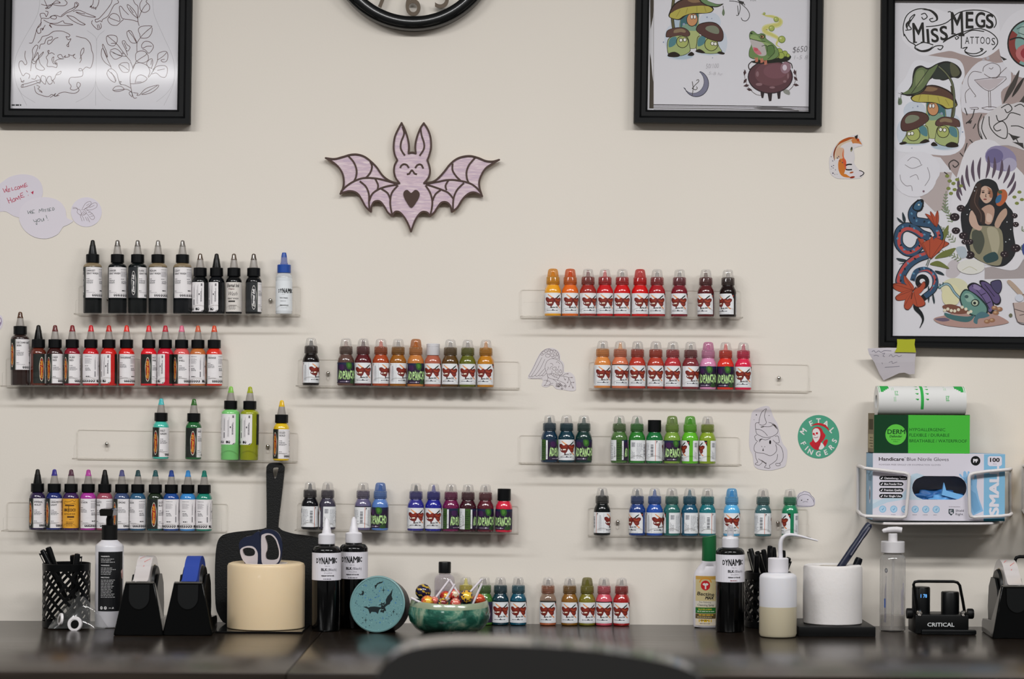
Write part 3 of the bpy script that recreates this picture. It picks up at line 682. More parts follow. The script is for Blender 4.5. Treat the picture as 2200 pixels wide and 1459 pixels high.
row('R4', 'shelf of blue inks', 'w', [
    (1293.3, 'black ink bottle', '#0c1315', -80, dict(nozzle='#3a3a3c', tint=.2)),
    (1368.7, 'cobalt blue ink bottle', '#1b3a7c', 36, dict(tint=.4, nozzle='#5a6068')),
    (1406, 'royal blue ink bottle', '#224ea4', -46, dict(tint=.6, nozzle='#24509c')),
    (1443, 'grey-green ink bottle', '#2a6660', -236, dict(tint=.5)),
    (1481.3, 'petrol blue ink bottle', '#144e6a', -216, dict(tint=.8, nozzle='#205c70')),
    (1519.6, 'turquoise ink bottle', '#1b6e76', -150, {'tint': .5}),
    (1571.7, 'pale sky blue ink bottle', '#55aadc', 0, dict(tint=.9, nozzle='#58a0d0')),
    (1639, 'grey teal ink bottle', '#3a6266', -130, {'tint': .5}),
    (1697, 'jade green ink bottle', '#1b7e56', 80, {'tint': .5})], 'blue and teal ink bottles')
def dynamic_small():
    p, tilt = on_shelf('L1', 610, -.0205); t = place('short white ink bottle with blue cap at the end of the grey wash shelf', (p, tilt), 0, None)
    w = M('#d9dde0', .2, 0, .4); me = body_mesh('body', 15, 66, 75, 10.5, False); part('body', me, t, [w, w, clear('#e2e4e6', .55, .2, .08, .3)])
    part('label', small_white_label(15.15, 6, 60), t, LABEL); b = M('#17479c', .4)
    part('cap', ribbed('cap', 12, 15, 0), t, b, .075)
    part('spout', lathe_mesh('spout', [(7, 14), (7, 18), (6, 18.6), (5.6, 27), (5.2, 29)], 18), t, clear('#8a94c8', .5, .15, .1, .3), .075); part('tip', lathe_mesh('tip', [(5.4, 28), (5, 31), (4, 35.4), (3.4, 37), (0, 37.4)], 16), t, b, .075)
dynamic_small()
# the bottles that stand on the worktop against the wall
def table_wf(px, py, desc, hexc, view, y=-.019, **k):
    p = P(px, py, y); p.z = ZT + .0002
    wf((p, 0), desc, hexc, view, group='ink bottles standing on the desk', **k)
table_wf(1074.8, 1343, 'dark teal ink bottle on the desk touching the petrol blue one', '#0e3240', -10, tint=.6, ring='#081c26')
table_wf(1113.3, 1343, 'petrol blue ink bottle on the desk, second past the green bowl', '#125066', -8, ring='#07161f', tint=.5)
table_wf(1177, 1343, 'ink bottle with clear shoulder standing alone on the desk', '#b0603c', 3, ring='#0b1416', shoulder=clear('#c8a890', .2, .2, .06, .4), tint=.25)
table_wf(1223.4, 1343, 'brown ink bottle on the desk beside the olive one', '#865a20', 0, tint=.6)
table_wf(1261, 1343, 'olive ink bottle on the desk with olive-tinted cap', '#787022', -15, tint=1.0, nozzle='#8a8a3c')
table_wf(1297.4, 1343, 'pink ink bottle with a black ring on the desk', '#cc5060', 3, ring='#10090c', tint=.7)
table_wf(1335, 1343, 'red ink bottle at the end of the row on the desk', '#a01c1c', 6, tint=.4)
table_wf(1040.5, 1342, 'green ink bottle on the desk half hidden by the green bowl', '#46742c', 40, lab='ad', tint=.4)
table_wf(1000.5, 1342, 'yellow-tipped ink bottle behind the lollipops in the bowl', '#c8b848', 0, tint=.8, nozzle='#d8cc50')
# ================================================================ things on the desk
def base(px, py, z=0.0):
    """front foot of a thing on the worktop: point and scale there"""
    p = PT(px, py, ZT + z); return p, S(p.y)
def up(px, py, y): return P(px, py, y).z - ZT            # height above the worktop of a pixel at depth y
BLACKP = M('#0c0d0f', .3); BLACKM = M('#0b0b0c', .5); STEEL = M('#b9b6b0', .22, 1.0); NAVY = M('#111a33', .38)
RX = lambda a: Matrix.Rotation(math.radians(a), 4, 'X'); RY = lambda a: Matrix.Rotation(math.radians(a), 4, 'Y'); RZ = lambda a: Matrix.Rotation(math.radians(a), 4, 'Z'); TR = lambda *p: Matrix.Translation(p)
def along(a, b):   # frame whose +z runs from a to b
    a, b = Vector(a), Vector(b); return Matrix.Translation(a) @ (b - a).to_track_quat('Z', 'Y').to_matrix().to_4x4()
# ---- latticed pen cups and their pens
def lattice_cup(px, rad_px, base_py, rim_py, label, n=11):
    p, s = base(px, base_py); r = rad_px * s; c = Vector((p.x, p.y + r, ZT)); h = up(px, rim_py, c.y - r)
    t = thing('pen_cup', label, 'pen cup', c)
    MB().lathe([(r - .004, .0), (r, .001), (r, .012), (r - .0016, .012), (r - .0016, .003), (0, .003)], 36).build('cup_base', BLACKP, t)
    MB().lathe([(r - .0018, h - .013), (r, h - .013), (r + .0004, h - .001), (r - .0006, h), (r - .0018, h - .001), (r - .0018, h - .013)], 36).build('rim', BLACKP, t)
    mb = MB(); z0, z1 = .011, h - .012
    for sg in (1, -1):
        for i in range(n):
            a0 = 2 * PI * i / n; vs = []; fs = []; m = 9
            for k in range(m):
                z = z0 + (z1 - z0) * k / (m - 1); a = a0 + sg * 2.0 * k / (m - 1); w = .0036 / r
                for rr in (r - .0014, r - .0002):
                    for d in (-w, w): vs.append((rr * math.cos(a + d), rr * math.sin(a + d), z))
            for k in range(m - 1):
                b = 4 * k
                for q in ((0, 1), (1, 3), (3, 2), (2, 0)): fs.append((b + q[0], b + q[1], b + q[1] + 4, b + q[0] + 4))
            mb.add(vs, fs)
    o = mb.build('lattice', BLACKP, t); o['kind'] = 'stuff'
    return c, r, h
def pen(bot, top, label, r=.0052, mat=None, clip=True, cat='pen', name='black_pen', group=None, cap=.42):
    L = (Vector(top) - Vector(bot)).length; T = along(bot, top); m = mat or BLACKP
    t = thing(name, label, cat, Vector(bot), group); t.matrix_world = T
    MB().lathe([(.001, 0), (r * .5, .004), (r * .86, .016), (r * .9, L * (1 - cap))], 14).build('barrel', m, t)
    MB().lathe([(r, L * (1 - cap)), (r * 1.02, L - .006), (r * .86, L - .001), (0, L)], 14).build('cap', m, t)
    if clip: MB().rbox(-.0016, -r - .0034, L - .044, .0016, -r - .0018, L - .004, .0006, 1).box(-.0014, -r - .002, L - .008, .0014, -r + .001, L - .005).build('clip', m, t)
c, r, h = lattice_cup(131.5, 51.5, 1352, 1213, 'black latticed pen cup behind the clear bag of googly eyes')
CUPH = h
_pens = {}
def c_px(c): return 1100 + c.x / S(c.y)
def segdist(p1, q1, p2, q2):
    best = 9
    for i in range(13):
        a = p1 + (q1 - p1) * (i / 12); w = q2 - p2; t = max(0, min(1, (a - p2).dot(w) / w.dot(w))); best = min(best, (a - p2 - w * t).length)
    return best
def penin(c, r, px, py, ang, rad, label, rr=.0052, y=None, **k):
    """stands a pen in the cup: foot and depth are searched so that it clears the rim and the pens already there"""
    R = random.Random(int(px)); best = None; old = _pens.setdefault(tuple(c), []); Ri = r - .0026 - rr - .0042
    for n in range(7000):
        q = min(1, n / 900); T = P(px + R.uniform(-7, 7) * q + (11 * q * q if px < c_px(c) else -11 * q * q), py, c.y + R.uniform(-1, 1) * r * .8); f = R.uniform(0, Ri - .002); a = R.uniform(0, 2 * PI); b = Vector((c.x + f * math.cos(a), c.y + f * math.sin(a), ZT + .006))
        t = CUPH / (T.z - ZT); m = b + (T - b) * t; over = max(0, math.hypot(m.x - c.x, m.y - c.y) - Ri)
        gap = min([segdist(b, T, p, q) - rr - r2 - .0055 for p, q, r2 in old] + [0]); sc = over * 3 - gap
        if best is None or sc < best[0]: best = (sc, b, T)
        if sc <= 0: break
    _, b, T = best; old.append((b, T, rr)); pen(b, T, label, rr, **k)
penin(c, r, 72, 1181, .5, .55, 'black pen leaning to the outside of the first pen cup', .0045, c.y - .02, name='black_marker')
penin(c, r, 91, 1175, -.6, .6, 'tallest black pen in the first pen cup', .0056, c.y + .0, name='black_marker')
penin(c, r, 156, 1192, 2.2, .5, 'short rounded black pen standing upright in the first pen cup', .0054, c.y + .02, name='black_marker', clip=False)
penin(c, r, 184, 1189, 3.4, .5, 'black pen slanting over the rim toward the lotion bottle', .0054, c.y - .012, name='black_marker')
c, r, h = lattice_cup(1655, 50, 1352, 1232, 'black latticed pen cup crammed with black pens behind the squeeze bottle')
CUPH = h
for i, (px, py, an, rd, yo, lab) in enumerate((
    (1612, 1178, 3.0, .2, -.02, 'black pen nearest the tall black ink bottle in the crammed cup'), (1626, 1184, 2.4, .4, .0, 'second black pen from the tall ink bottle in the crammed cup'),
    (1640, 1180, 4.6, .5, .01, 'black pen left of the highest one in the crammed cup'), (1655, 1172, 5.4, .3, -.012, 'highest black pen in the crammed cup'), (1668, 1175, 1.2, .4, .012, 'black pen just behind the bent tube of the squeeze bottle'),
    (1696, 1182, 1.0, .3, -.005, 'thick black pen standing past the bent tube'), (1711, 1198, 3.6, .6, -.016, 'black pen slanting farthest out of the crammed cup'), (1684, 1190, 4.0, .5, .02, 'shortest black pen at the back of the crammed cup'), (1620, 1192, 4.0, .5, .02, 'low black pen between the tall ink bottle and the crammed bunch'))):
    penin(c, r, px, py, an, rd, lab, .0049, c.y + yo, name='black_marker', clip=(i in (0, 2, 3, 6)))
# ---- clear bag with googly eyes
def bag():
    p, s = base(156, 1356); t0 = (p.x, p.y + .02, ZT)
    R = random.Random(5); mb = MB(); nx, ny = 16, 10; vs = []; fs = []
    for sd in (1, -1):
        for j in range(ny):
            for i in range(nx):
                u, v = i / (nx - 1), j / (ny - 1); e = math.sin(PI * u) * math.sin(PI * v)
                x = (u - .47) * .098; top = .064 * max(0, 1 - abs(u - .46) * 1.95) ** .8
                z = .002 + v * top + .001; y = (v - .45) * .014 - sd * (.010 * e ** .6) + .002 * R.uniform(-1, 1) * e + v * .024
                vs.append((x, y, z + .003 * R.uniform(-1, 1) * e))
    for sd in range(2):
        o = sd * nx * ny
        for j in range(ny - 1):
            for i in range(nx - 1): fs.append((o + j * nx + i, o + j * nx + i + 1, o + (j + 1) * nx + i + 1, o + (j + 1) * nx + i))
    mb.add(vs, fs); o = mb.build('plastic_bag', clear('#d6d8d6', .015, .2, .12, .08, .5, True), None, t0, 70); tag(o, 'crumpled clear plastic bag leaning on the pen cup', 'bag')
    for px, py, rr, ry, lab in ((161, 1341, .0135, 10, 'white-rimmed googly eye facing forward in the clear bag'), (131, 1331, .011, 62, 'googly eye seen edge-on in the clear bag')):
        q = P(px, py, p.y + .012); e = thing('googly_eye', lab, 'googly eye', q, 'googly eyes in the clear bag'); T = RZ(-ry) @ RX(82)
        MB().lathe([(0, -.001), (rr, -.001), (rr, .0015), (rr * .92, .0028), (rr * .62, .0030), (rr * .6, .002), (0, .002)], 28, T).build('eye_disc', M('#d9d5d6', .35), e)
        MB().lathe([(0, .0021), (rr * .58, .0021), (rr * .5, .0032), (0, .0036)], 24, T @ TR(.0006, -.0008, 0)).build('pupil', M('#08090a', .15, 0, .5), e)
bag()
# ---- lotion pump bottle
def lotion():
    p, s = base(228.5, 1350); r = 30.3 * s; c = (p.x, p.y + r, ZT); z = lambda py: up(228.5, py, p.y + r)
    t = thing('lotion_bottle', 'white lotion bottle with black pump and black label', 'bottle', c); H = z(1167)
    MB().lathe([(r - .004, 0), (r - .001, .001), (r, .004), (r, H - .006), (r - .002, H - .002), (r * .62, H + .004), (r * .55, H + .006)], 40).build('body', M('#cdcbd0', .35, 0, .2, .5, 0, 400, .25), t)
    A = mmart(r * 1000 + .15); y0, y1 = z(1311) * 1000, z(1184) * 1000
    A.rect(-17.5, y0, 34, y1, '#101114'); y = y1 - 9
    for head, rows in (('INGREDIENTS:', 3), ('WARNING:', 5), ('DIRECTIONS:', 12)):
        A.text(head, -11, y, 2.9, '#d8d6d6', .03, fit=16); A.fake(-11, y - 1.4 - rows * 2.75, 16, y - 1.4, rows, '#b9b7b8', .5); y -= rows * 2.75 + 7.6
    for x in (-9.5, -2): A.ell(x, y0 + 6, 2.6, 2.8, '#d8d6d6'); A.line([(x - 1.2, y0 + 5), (x, y0 + 7.2), (x + 1.3, y0 + 5)], .7, '#101114')
    A.rect(4, y0 + 5.6, 8, y0 + 6.4, '#d8d6d6'); A.poly([(9, y0 + 4.5), (11.5, y0 + 8), (13, y0 + 5)], '#d8d6d6')
    A.ell(32, y1 - 40, 3.0, 9, '#b98a84'); A.ell(30, y1 - 36, 1.8, 3, '#d0b0aa')
    link('label', A.wrap('label', r * 1000 + .15, 12), t, None, (LABEL,))
    cr = 16.5 * s; z0, z1 = z(1164), z(1128)
    me = ribbed('pump_collar', cr * 1000, (z1 - z0) * 1000, z0 * 1000); part('pump_collar', me, t, BLACKM)
    MB().lathe([(.0062, z1), (.0064, z(1116)), (.0050, z(1110)), (.0052, z(1102))], 16).build('pump_stem', BLACKM, t)
    hz = z(1102); MB().prism([(-.011, hz - .004), (.011, hz - .004), (.0125, hz + .006), (.009, hz + .0085), (-.009, hz + .0085), (-.0125, hz + .006)], -.032, .012).build('pump_head', M('#15140f', .2, 0, .5), t)
lotion()
# ---- desk tape dispensers
HUBZ = .0795
def dispenser(px, base_py, label, tape_hex, tape_mat, marks, first=None):
    p, s = base(px, base_py); c = (p.x, p.y, ZT)
    t = thing('tape_dispenser', label, 'tape dispenser', c, 'black desk tape dispensers')
    H = .0905
    def tower():
        mb = MB()
        prof = [(0, 0), (.128, 0), (.128, .018), (.122, .024), (.046, .028), (.036, .052), (.024, H - .006), (.018, H), (.0115, H)]
        mb.prism(prof, -1, 1, axis='x'); 
        mb.v = [(x * (.0430 - .0180 * (z / H) ** .8 if y < .06 else .034), y, z) for x, y, z in mb.v]; return mb
    MB_ = tower(); o = MB_.build('weighted_base', M('#08090a', .13, 0, 0, .35), t, None, 25)
    bv = o.modifiers.new('edge', 'BEVEL'); bv.width = .0022; bv.segments = 2; bv.limit_method = 'ANGLE'
    T = TR(0, .0092, H - .020) @ RX(-7.2)      # thumb recess plate on the front face
    mb = MB(); mb.prism(ellp(0, -.006, .0175, .020, 20, 0, 180, 360) + [(.0175, .016), (-.0175, .016)], -.0030, -.0008, T); mb.build('thumb_plate', M('#121415', .3, 0, .1), t, None, 30)
    for sx in (-1, 1):
        a = .0172 * sx + (.004 if sx > 0 else -.004); mb = MB()
        mb.prism([(.055, .02), (.124, .02), (.128, .045), (.121, .082), (.104, .099), (.072, .099), (.054, .080), (.046, .050)], a - .0022, a + .0022, axis='x')
        q = mb.build('cheek', M('#0d0e0f', .32), t, None, 25); bv = q.modifiers.new('edge', 'BEVEL'); bv.width = .001; bv.segments = 1
    MB().lathe([(.013, -.018), (.033, -.018), (.0345, -.016), (.0345, .016), (.033, .018), (.013, .018), (.013, -.018)], 36, TR(0, .086, HUBZ) @ RY(90)).build('hub', M('#121314', .4), t)
    mb = MB().box(-.0235, .0075, H - .0012, .0235, .0185, H + .0006)
    for i in range(24): mb.prism([(-.0235 + i * .00196, H - .001), (-.0235 + (i + .5) * .00196, H + .0026), (-.0235 + (i + 1) * .00196, H - .001)], .0070, .0078)
    mb.build('cutter', STEEL, t, None, 0)
    # the roll rests on the hub: a thing of its own
    R, Ri, w = .0515, .0352, .0128
    roll = thing('tape_roll', tape_hex[1], 'tape', Vector(c) + Vector((0, .086, HUBZ)))
    prof = [(Ri, -w), (Ri + .0015, -w), (R, -w), (R, w), (Ri + .0015, w), (Ri, w), (Ri, -w)]
    MB().lathe(prof, 56, RY(90), [1, 0, 0, 0, 1, 1]).build('wound_tape', (tape_mat, M('#b7a78f', .7)), roll, None, 30)
    mb = MB()
    pts = [(-.0375, .0355), (-.064, .0146), (-.0770, .0128)]
    vs = [(x, y, z) for y, z in pts for x in (-w, w)]; mb.add(vs, [(2 * i, 2 * i + 1, 2 * i + 3, 2 * i + 2) for i in range(2)]); mb.build('tape_end', tape_mat, roll)
    if marks:
        A = Art(); RR = random.Random(4)
        for a, x, sz in ((60, .004, .006), (72, -.006, .004), (38, -.004, .006), (20, .006, .005), (8, -.006, .005), (100, .0, .006), (130, -.004, .006)):
            for j in range(5): A.line([(x + (j - 2) * sz * .32, a + (j - 2) * 2.4), (x + (j - 2) * sz * .32 + .001, a + (j - 2) * 2.4 + 3.4)], .0007 if j % 2 else .0011, '#c23a34')
        A.flat('print', lambda x, a, l: Vector((x, -math.cos(math.radians(a)) * (R + .00012 + l), math.sin(math.radians(a)) * (R + .00012 + l))), GLOSSY, roll)
CLEART = M('#cfc9c8', .22, .25, .4); BLUET = M('#18378c', .75)
dispenser(297, 1366, 'black tape dispenser holding clear red-printed tape beside the lotion bottle', (0, 'roll of clear tape with red print beside the lotion bottle'), CLEART, True)
dispenser(402, 1366, 'black tape dispenser holding the roll of blue tape', (0, 'roll of blue masking tape in a black dispenser'), BLUET, False)
dispenser(2186, 1373, 'black tape dispenser past the power dock at the edge of the picture', (0, 'roll of clear red-printed tape past the power dock'), CLEART, True)
# ---- black paddle board leaning on the wall
def paddle():
    y = -.046; o = [(466, 1164), (477, 1150), (500, 1144), (526, 1141), (561, 1137), (568, 1134), (571, 1128), (570, 1060), (569, 1010), (571, 1000), (578, 994.5), (600, 994.5), (606, 1000), (608, 1008), (603, 1060), (596, 1126), (598, 1134), (606, 1140), (630, 1147), (660, 1151), (684, 1156), (702, 1164), (711, 1176), (715, 1200), (715, 1300), (708, 1328), (694, 1343), (640, 1348), (536, 1348), (488, 1342), (470, 1322), (463, 1297), (461, 1230), (462, 1190)]
    hole = [(584, 1004), (595, 1004), (594, 1012), (591, 1025), (588, 1028), (585, 1025), (583, 1012)]
    b = P(588, 1340, y); b.z = ZT + .0008; f = lambda q: P(q[0], q[1], y) - b
    pl = [(f(q).x, max(0, f(q).z)) for q in spline(o, 3, True)]; hl = [(f(q).x, f(q).z) for q in spline(hole, 3, True)]
    t = thing('serving_board', 'black long-handled board leaning on the wall behind the cream roll', 'board', b, None, (math.radians(-5.5), 0, 0))
    q = MB().prism(pl, -.005, .005, holes=[hl]).build('board', M('#0d0e0e', .5, 0, 0, .5, .5, 520), t, None, 30)
    bv = q.modifiers.new('edge', 'BEVEL'); bv.width = .0016; bv.segments = 2; bv.limit_method = 'ANGLE'; bv.angle_limit = .9
paddle()
# ---- cream roll on its thin black tray, with scissors in the core
def cream_roll():
    p, s = base(556, 1361); a, b = PT(461, 1361), PT(650, 1361); 
    tray = MB().rbox(a.x, p.y, ZT, b.x, p.y + .158, ZT + .0032, .0009, 1).build('black_tray', M('#101112', .16, 0, .5), None, None, 30); tag(tray, 'thin glossy black tray under the cream roll', 'tray')
    q, s = base(561.5, 1355.5, .0035); r = 83.2 * s * 1.015; c = (q.x, q.y + r, ZT + .0034); H = up(561.5, 1208, q.y + r) - .0034; ri = .036
    t = thing('film_roll', 'fat cream-coloured roll standing on the thin black tray', 'roll', c)
    MB().lathe([(ri + .004, 0), (r - .001, 0), (r, .001), (r, H - .006), (r - .002, H - .002), (r - .007, H), (ri + .014, H - .001), (ri + .002, H - .002), (ri + .002, .001), (ri + .004, 0)], 72).build('wound_film', M('#d9c3a0', .5, 0, .1, .4, .06, 300, .35), t)
    MB().lathe([(ri, .001), (ri + .0019, .001), (ri + .0019, H - .001), (ri, H - .001), (ri, .001)], 48).build('core', M('#d8cfc8', .6), t)
    # scissors, handles up
    y = c[1] - .008; o = P(562, 1218, y); sc = thing('scissors', 'navy scissors with pale grey finger loops stuck in the cream roll', 'scissors', o); f = lambda x, yy: (P(440 + x / 3.473, 980 + yy / 3.473, y) - o)
    def loop(outer, inner, grey, name):
        ou = [(f(*v).x, f(*v).z) for v in spline(outer, 4, True)]; inn = [(f(*v).x, f(*v).z) for v in spline(inner, 4, True)]; gr = [(f(*v).x, f(*v).z) for v in spline(grey, 4, True)]
        q = MB().prism(ou, -.0045, .0045, holes=[gr]).build(name, NAVY, sc, None, 40); bv = q.modifiers.new('edge', 'BEVEL'); bv.width = .0012; bv.segments = 2; bv.limit_method = 'ANGLE'; bv.angle_limit = .9
        MB().prism(gr, -.0056, .0056, holes=[inn]).build('grip_lining', M('#b9b0b2', .6), q, None, 40)
    loop([(262, 700), (262, 640), (300, 605), (352, 592), (400, 560), (412, 600), (412, 800), (408, 832), (330, 832), (300, 800)], [(285, 700), (300, 686), (335, 682), (366, 692), (378, 716), (366, 740), (330, 748), (296, 738)], [(266, 712), (280, 684), (320, 670), (366, 676), (394, 712), (398, 760), (390, 820), (352, 828), (316, 804), (284, 770)], 'small_handle')
    loop([(414, 590), (424, 560), (452, 547), (500, 549), (540, 566), (566, 604), (580, 660), (578, 720), (566, 780), (520, 832), (418, 832), (414, 780)], [(452, 604), (470, 588), (500, 592), (528, 620), (544, 660), (556, 714), (548, 760), (508, 776), (462, 768), (456, 730), (466, 700), (466, 660)], [(424, 600), (440, 582), (470, 575), (508, 584), (540, 620), (560, 680), (566, 730), (552, 786), (510, 814), (452, 812), (428, 790), (424, 700)], 'large_handle')
    MB().prism([(-.006, -.095), (-.001, -.1), (.0005, -.002), (-.0012, .010), (-.005, .004)], -.0012, .0003).build('blade', STEEL, sc); MB().prism([(.001, -.1), (.006, -.095), (.005, .004), (.0012, .010), (-.0003, -.002)], .0005, .002).build('blade', STEEL, sc)
cream_roll()
# ---- large black ink bottles with white labels
def ink_label_big(R, y0, y1, red=False):
    A = mmart(R); h = y1 - y0; A.rect(-62, y0, 62, y1, '#dcd9e0'); x = -20.5
    for ch, w, sz, dy in zip('DYNAMIC', (5.2, 5.8, 6.0, 6.2, 8.8, 3.4, 4.8), (11.5, 14, 16, 16.5, 16, 13, 11), (.6, .2, 0, 0, .2, .8, 1.2)):
        A.text(ch, x + w / 2, y1 - 18.5 - (sz - 14) * .18 + dy, sz, '#141518', .028 if ch == 'M' else .05, 0, 0, 'c', fit=w * .97); x += w
    A.text('Color Co.', 1, y1 - 23.5, 2.6, '#6c6a72', .01, 0, 0, 'c', fit=9); A.text('BLK', -10, y1 - 31, 6.4, '#232228', .04); A.text('(Black)', 1.6, y1 - 31, 6.2, '#5c5a64', .0, fit=17)
    A.text('8 fl oz (240 ml)', 2.4, y1 - 35.6, 2.4, '#5c5a64', .01, 0, 0, 'c', fit=14); A.text('PREMIUM TATTOO INK', 2, y1 - 40.8, 3.0, '#232228', .05, 0, 0, 'c', fit=23)
    A.fake(-6, y1 - 46, 12, y1 - 43.6, 1, '#8c4a4a' if red else '#6a6870', .8); return A.wrap('label', R, 12)
def big_ink(px, base_py, ypx, label, view, flip=False):
    p, s = base(px, base_py); r = .0254; c = (p.x, p.y + r, ZT); z = lambda py: up(px, py, p.y + r); t = thing('large_ink_bottle', label, 'bottle', c, 'large black ink bottles'); ysh, ylt, ylb, ycb, yct = ypx
    H = z(ysh); zc0, zc1 = z(ycb), z(yct); b = M('#07080a', .13, 0, .6); R = r + .0002
    MB().lathe([(r - .003, 0), (r - .0008, .0008), (r, .003), (r, H - .004), (r - .001, H - .001), (r - .005, H + .0035), (.0152, H + .0045), (.0142, zc0)], 44).build('body', b, t)
    o = link('label', ink_label_big(R * 1000, z(ylb) * 1000, z(ylt) * 1000, flip), t, None, (LABEL,)); o.rotation_euler.z = -math.radians(view)
    w = M('#d5d3d8', .4)
    part('cap', ribbed('cap', 14.6, (zc1 - zc0) * 1000 - 1.5, zc0 * 1000), t, w)
    if not flip:
        MB().lathe([(.0146, zc1 - .0016), (.0125, zc1), (.0085, zc1 + .001), (.0066, zc1 + .011), (.0058, zc1 + .012), (.0042, zc1 + .024), (.0026, zc1 + .0255), (.0020, zc1 + .0275), (0, zc1 + .028)], 24).build('nozzle', w, t)
    else:
        MB().lathe([(.0146, zc1 - .0016), (.0135, zc1 + .001), (.006, zc1 + .002), (.0052, zc1 + .004), (0, zc1 + .0042)], 24).build('cap_top', w, t)
        MB().lathe([(.0060, zc1 + .003), (.0058, zc1 + .014), (.0046, zc1 + .020), (.0030, zc1 + .024), (0, zc1 + .0244)], 20).build('nozzle_cover', clear('#dedce0', .3, .2, .06, .4), t)
big_ink(698, 1358, (1178, 1186.5, 1245, 1168.5, 1147), 'large black ink bottle with white nozzle in front of the black board', -6)
big_ink(756.5, 1351.5, (1174, 1184.5, 1242, 1166, 1144), 'large black ink bottle with white nozzle behind the round teal tin', 4)
big_ink(1571, 1360, (1182, 1190.5, 1249, 1176, 1155), 'large black ink bottle beside the green-capped spray', -8, True)
# ---- round teal tin
def teal_tin():
    p, s = base(806, 1362); r = 61.5 * s; t = thing('round_tin', 'round tin with a speckled teal bat lid leaning on a black ink bottle', 'tin', (p.x + .002, p.y + .012, ZT + .0012)); t.rotation_mode = 'ZYX'; t.rotation_euler = (math.radians(-11), 0, math.radians(-11)); T = TR(0, 0, r) @ RX(90)
    MB().lathe([(r - .003, -.044), (r - .0012, -.043), (r - .0012, -.006), (0, -.006)], 64, T).build('tin_body', M('#0c0e0f', .35, .3), t)
    MB().lathe([(r - .0008, -.013), (r, -.0125), (r, -.0008), (r - .0008, 0), (r - .0026, .0004), (r - .0034, -.0006), (0, -.0006)], 72, T, [1, 1, 0, 0, 0, 0]).build('lid', (M('#678d8e', .4), M('#0c0e0f', .35, .3)), t)
    k = r / 380; A = Art(lambda x, y: ((x - 470) * k, -(y - 732) * k + r)); R = random.Random(8)
    A.ell(470, 732, 362, 362, '#63898b', n=60)
    for col, n, m0, m1 in (('#39626c', 190, 2, 6), ('#2c4f63', 60, 4, 9), ('#3c6f9c', 26, 5, 13), ('#8fb4b2', 90, 2, 6)):
        A.k += 1
        for _ in range(n):
            a, d = R.uniform(0, 2 * PI), 345 * math.sqrt(R.random()); q = R.uniform(m0, m1); A.ell(470 + d * math.cos(a), 732 + d * math.sin(a), q, q * R.uniform(.6, 1), col, R.uniform(0, 90), 6, True)
    for x, y, q in ((478, 622, 20), (370, 668, 18), (548, 926, 16), (440, 645, 12), (310, 480, 14)):
        for _ in range(9): A.ell(x + R.gauss(0, q * .6), y + R.gauss(0, q * .5), R.uniform(3, 7), R.uniform(3, 6), '#3a6a9e', 0, 6, True)
    dk = '#1a2426'
    A.poly([(272, 768), (320, 762), (348, 778), (372, 768), (430, 764), (480, 770), (520, 776), (522, 748), (484, 752), (500, 738), (520, 734), (522, 706), (536, 722), (556, 720), (574, 700), (568, 740), (588, 724), (584, 680), (606, 634), (650, 584), (676, 526), (672, 580), (664, 622), (680, 670), (652, 704), (640, 738), (616, 746), (590, 764), (574, 780), (588, 804), (592, 832), (572, 822), (556, 858), (540, 842), (516, 844), (510, 824), (526, 808), (524, 796), (500, 806), (480, 866), (452, 842), (420, 838), (394, 836), (370, 866), (356, 828), (344, 800), (318, 786)], dk)
    A.ell(540, 744, 5, 4, '#86a8a6', n=8); A.ell(556, 748, 5, 4, '#86a8a6', n=8); A.line([(530, 812), (556, 806)], 5, '#86a8a6')
    A.poly([(430, 498), (428, 478), (446, 476), (462, 454), (470, 446), (480, 452), (486, 438), (520, 436), (552, 424), (530, 450), (500, 458), (470, 470), (456, 494), (448, 510), (440, 536)], dk)
    A.poly([(206, 594), (226, 590), (244, 600), (258, 574), (246, 548), (262, 556), (276, 552), (286, 580), (276, 604), (262, 616), (250, 606), (238, 616), (228, 604)], dk)
    for x, y, a, b in ((552, 548, 44, 52), (314, 946, 40, 46), (694, 838, 30, 34)):
        A.poly([(x, y - b), (x + 5, y - 5), (x + a * .7, y), (x + 5, y + 5), (x, y + b), (x - 5, y + 5), (x - a * .7, y), (x - 5, y - 5)], dk)
    for x, y in ((666, 884), (270, 914), (740, 870), (276, 980), (172, 714), (366, 1020)): A.ell(x, y, 7, 7, dk, n=8)
    A.flat('lid_print', lambda x, z, l: Vector((x, -l + .0005, z)), PAPER, bpy.data.objects[t.name])
teal_tin()
# ---- glazed bowl of lollipops
def glaze():
    m = bpy.data.materials.new('green_glaze'); m.use_nodes = True; nt = m.node_tree; b = nt.nodes['Principled BSDF']; L = nt.links.new
    t = nt.nodes.new('ShaderNodeTexCoord'); n = nt.nodes.new('ShaderNodeTexNoise'); n.inputs['Scale'].default_value = 32; n.inputs['Detail'].default_value = 8; n.inputs['Roughness'].default_value = .6; n.inputs['Distortion'].default_value = .6
    cr = nt.nodes.new('ShaderNodeValToRGB'); e = cr.color_ramp.elements; e[0].position = .40; e[0].color = lin('#154538'); e[1].position = .66; e[1].color = lin('#92a58c')
    for ps, h in ((.47, '#1d5546'), (.53, '#36705e'), (.59, '#618872')): q = e.new(ps); q.color = lin(h)
    L(t.outputs['Object'], n.inputs['Vector']); L(n.outputs['Fac'], cr.inputs[0]); L(cr.outputs[0], b.inputs['Base Color']); b.inputs['Roughness'].default_value = .14; b.inputs['Coat Weight'].default_value = .6; return m
p, s = base(965, 1366); BR = 86.5 * .000812; BC = Vector((PT(965, 1360).x, p.y + .048, ZT)); BH = up(965, 1290, BC.y)
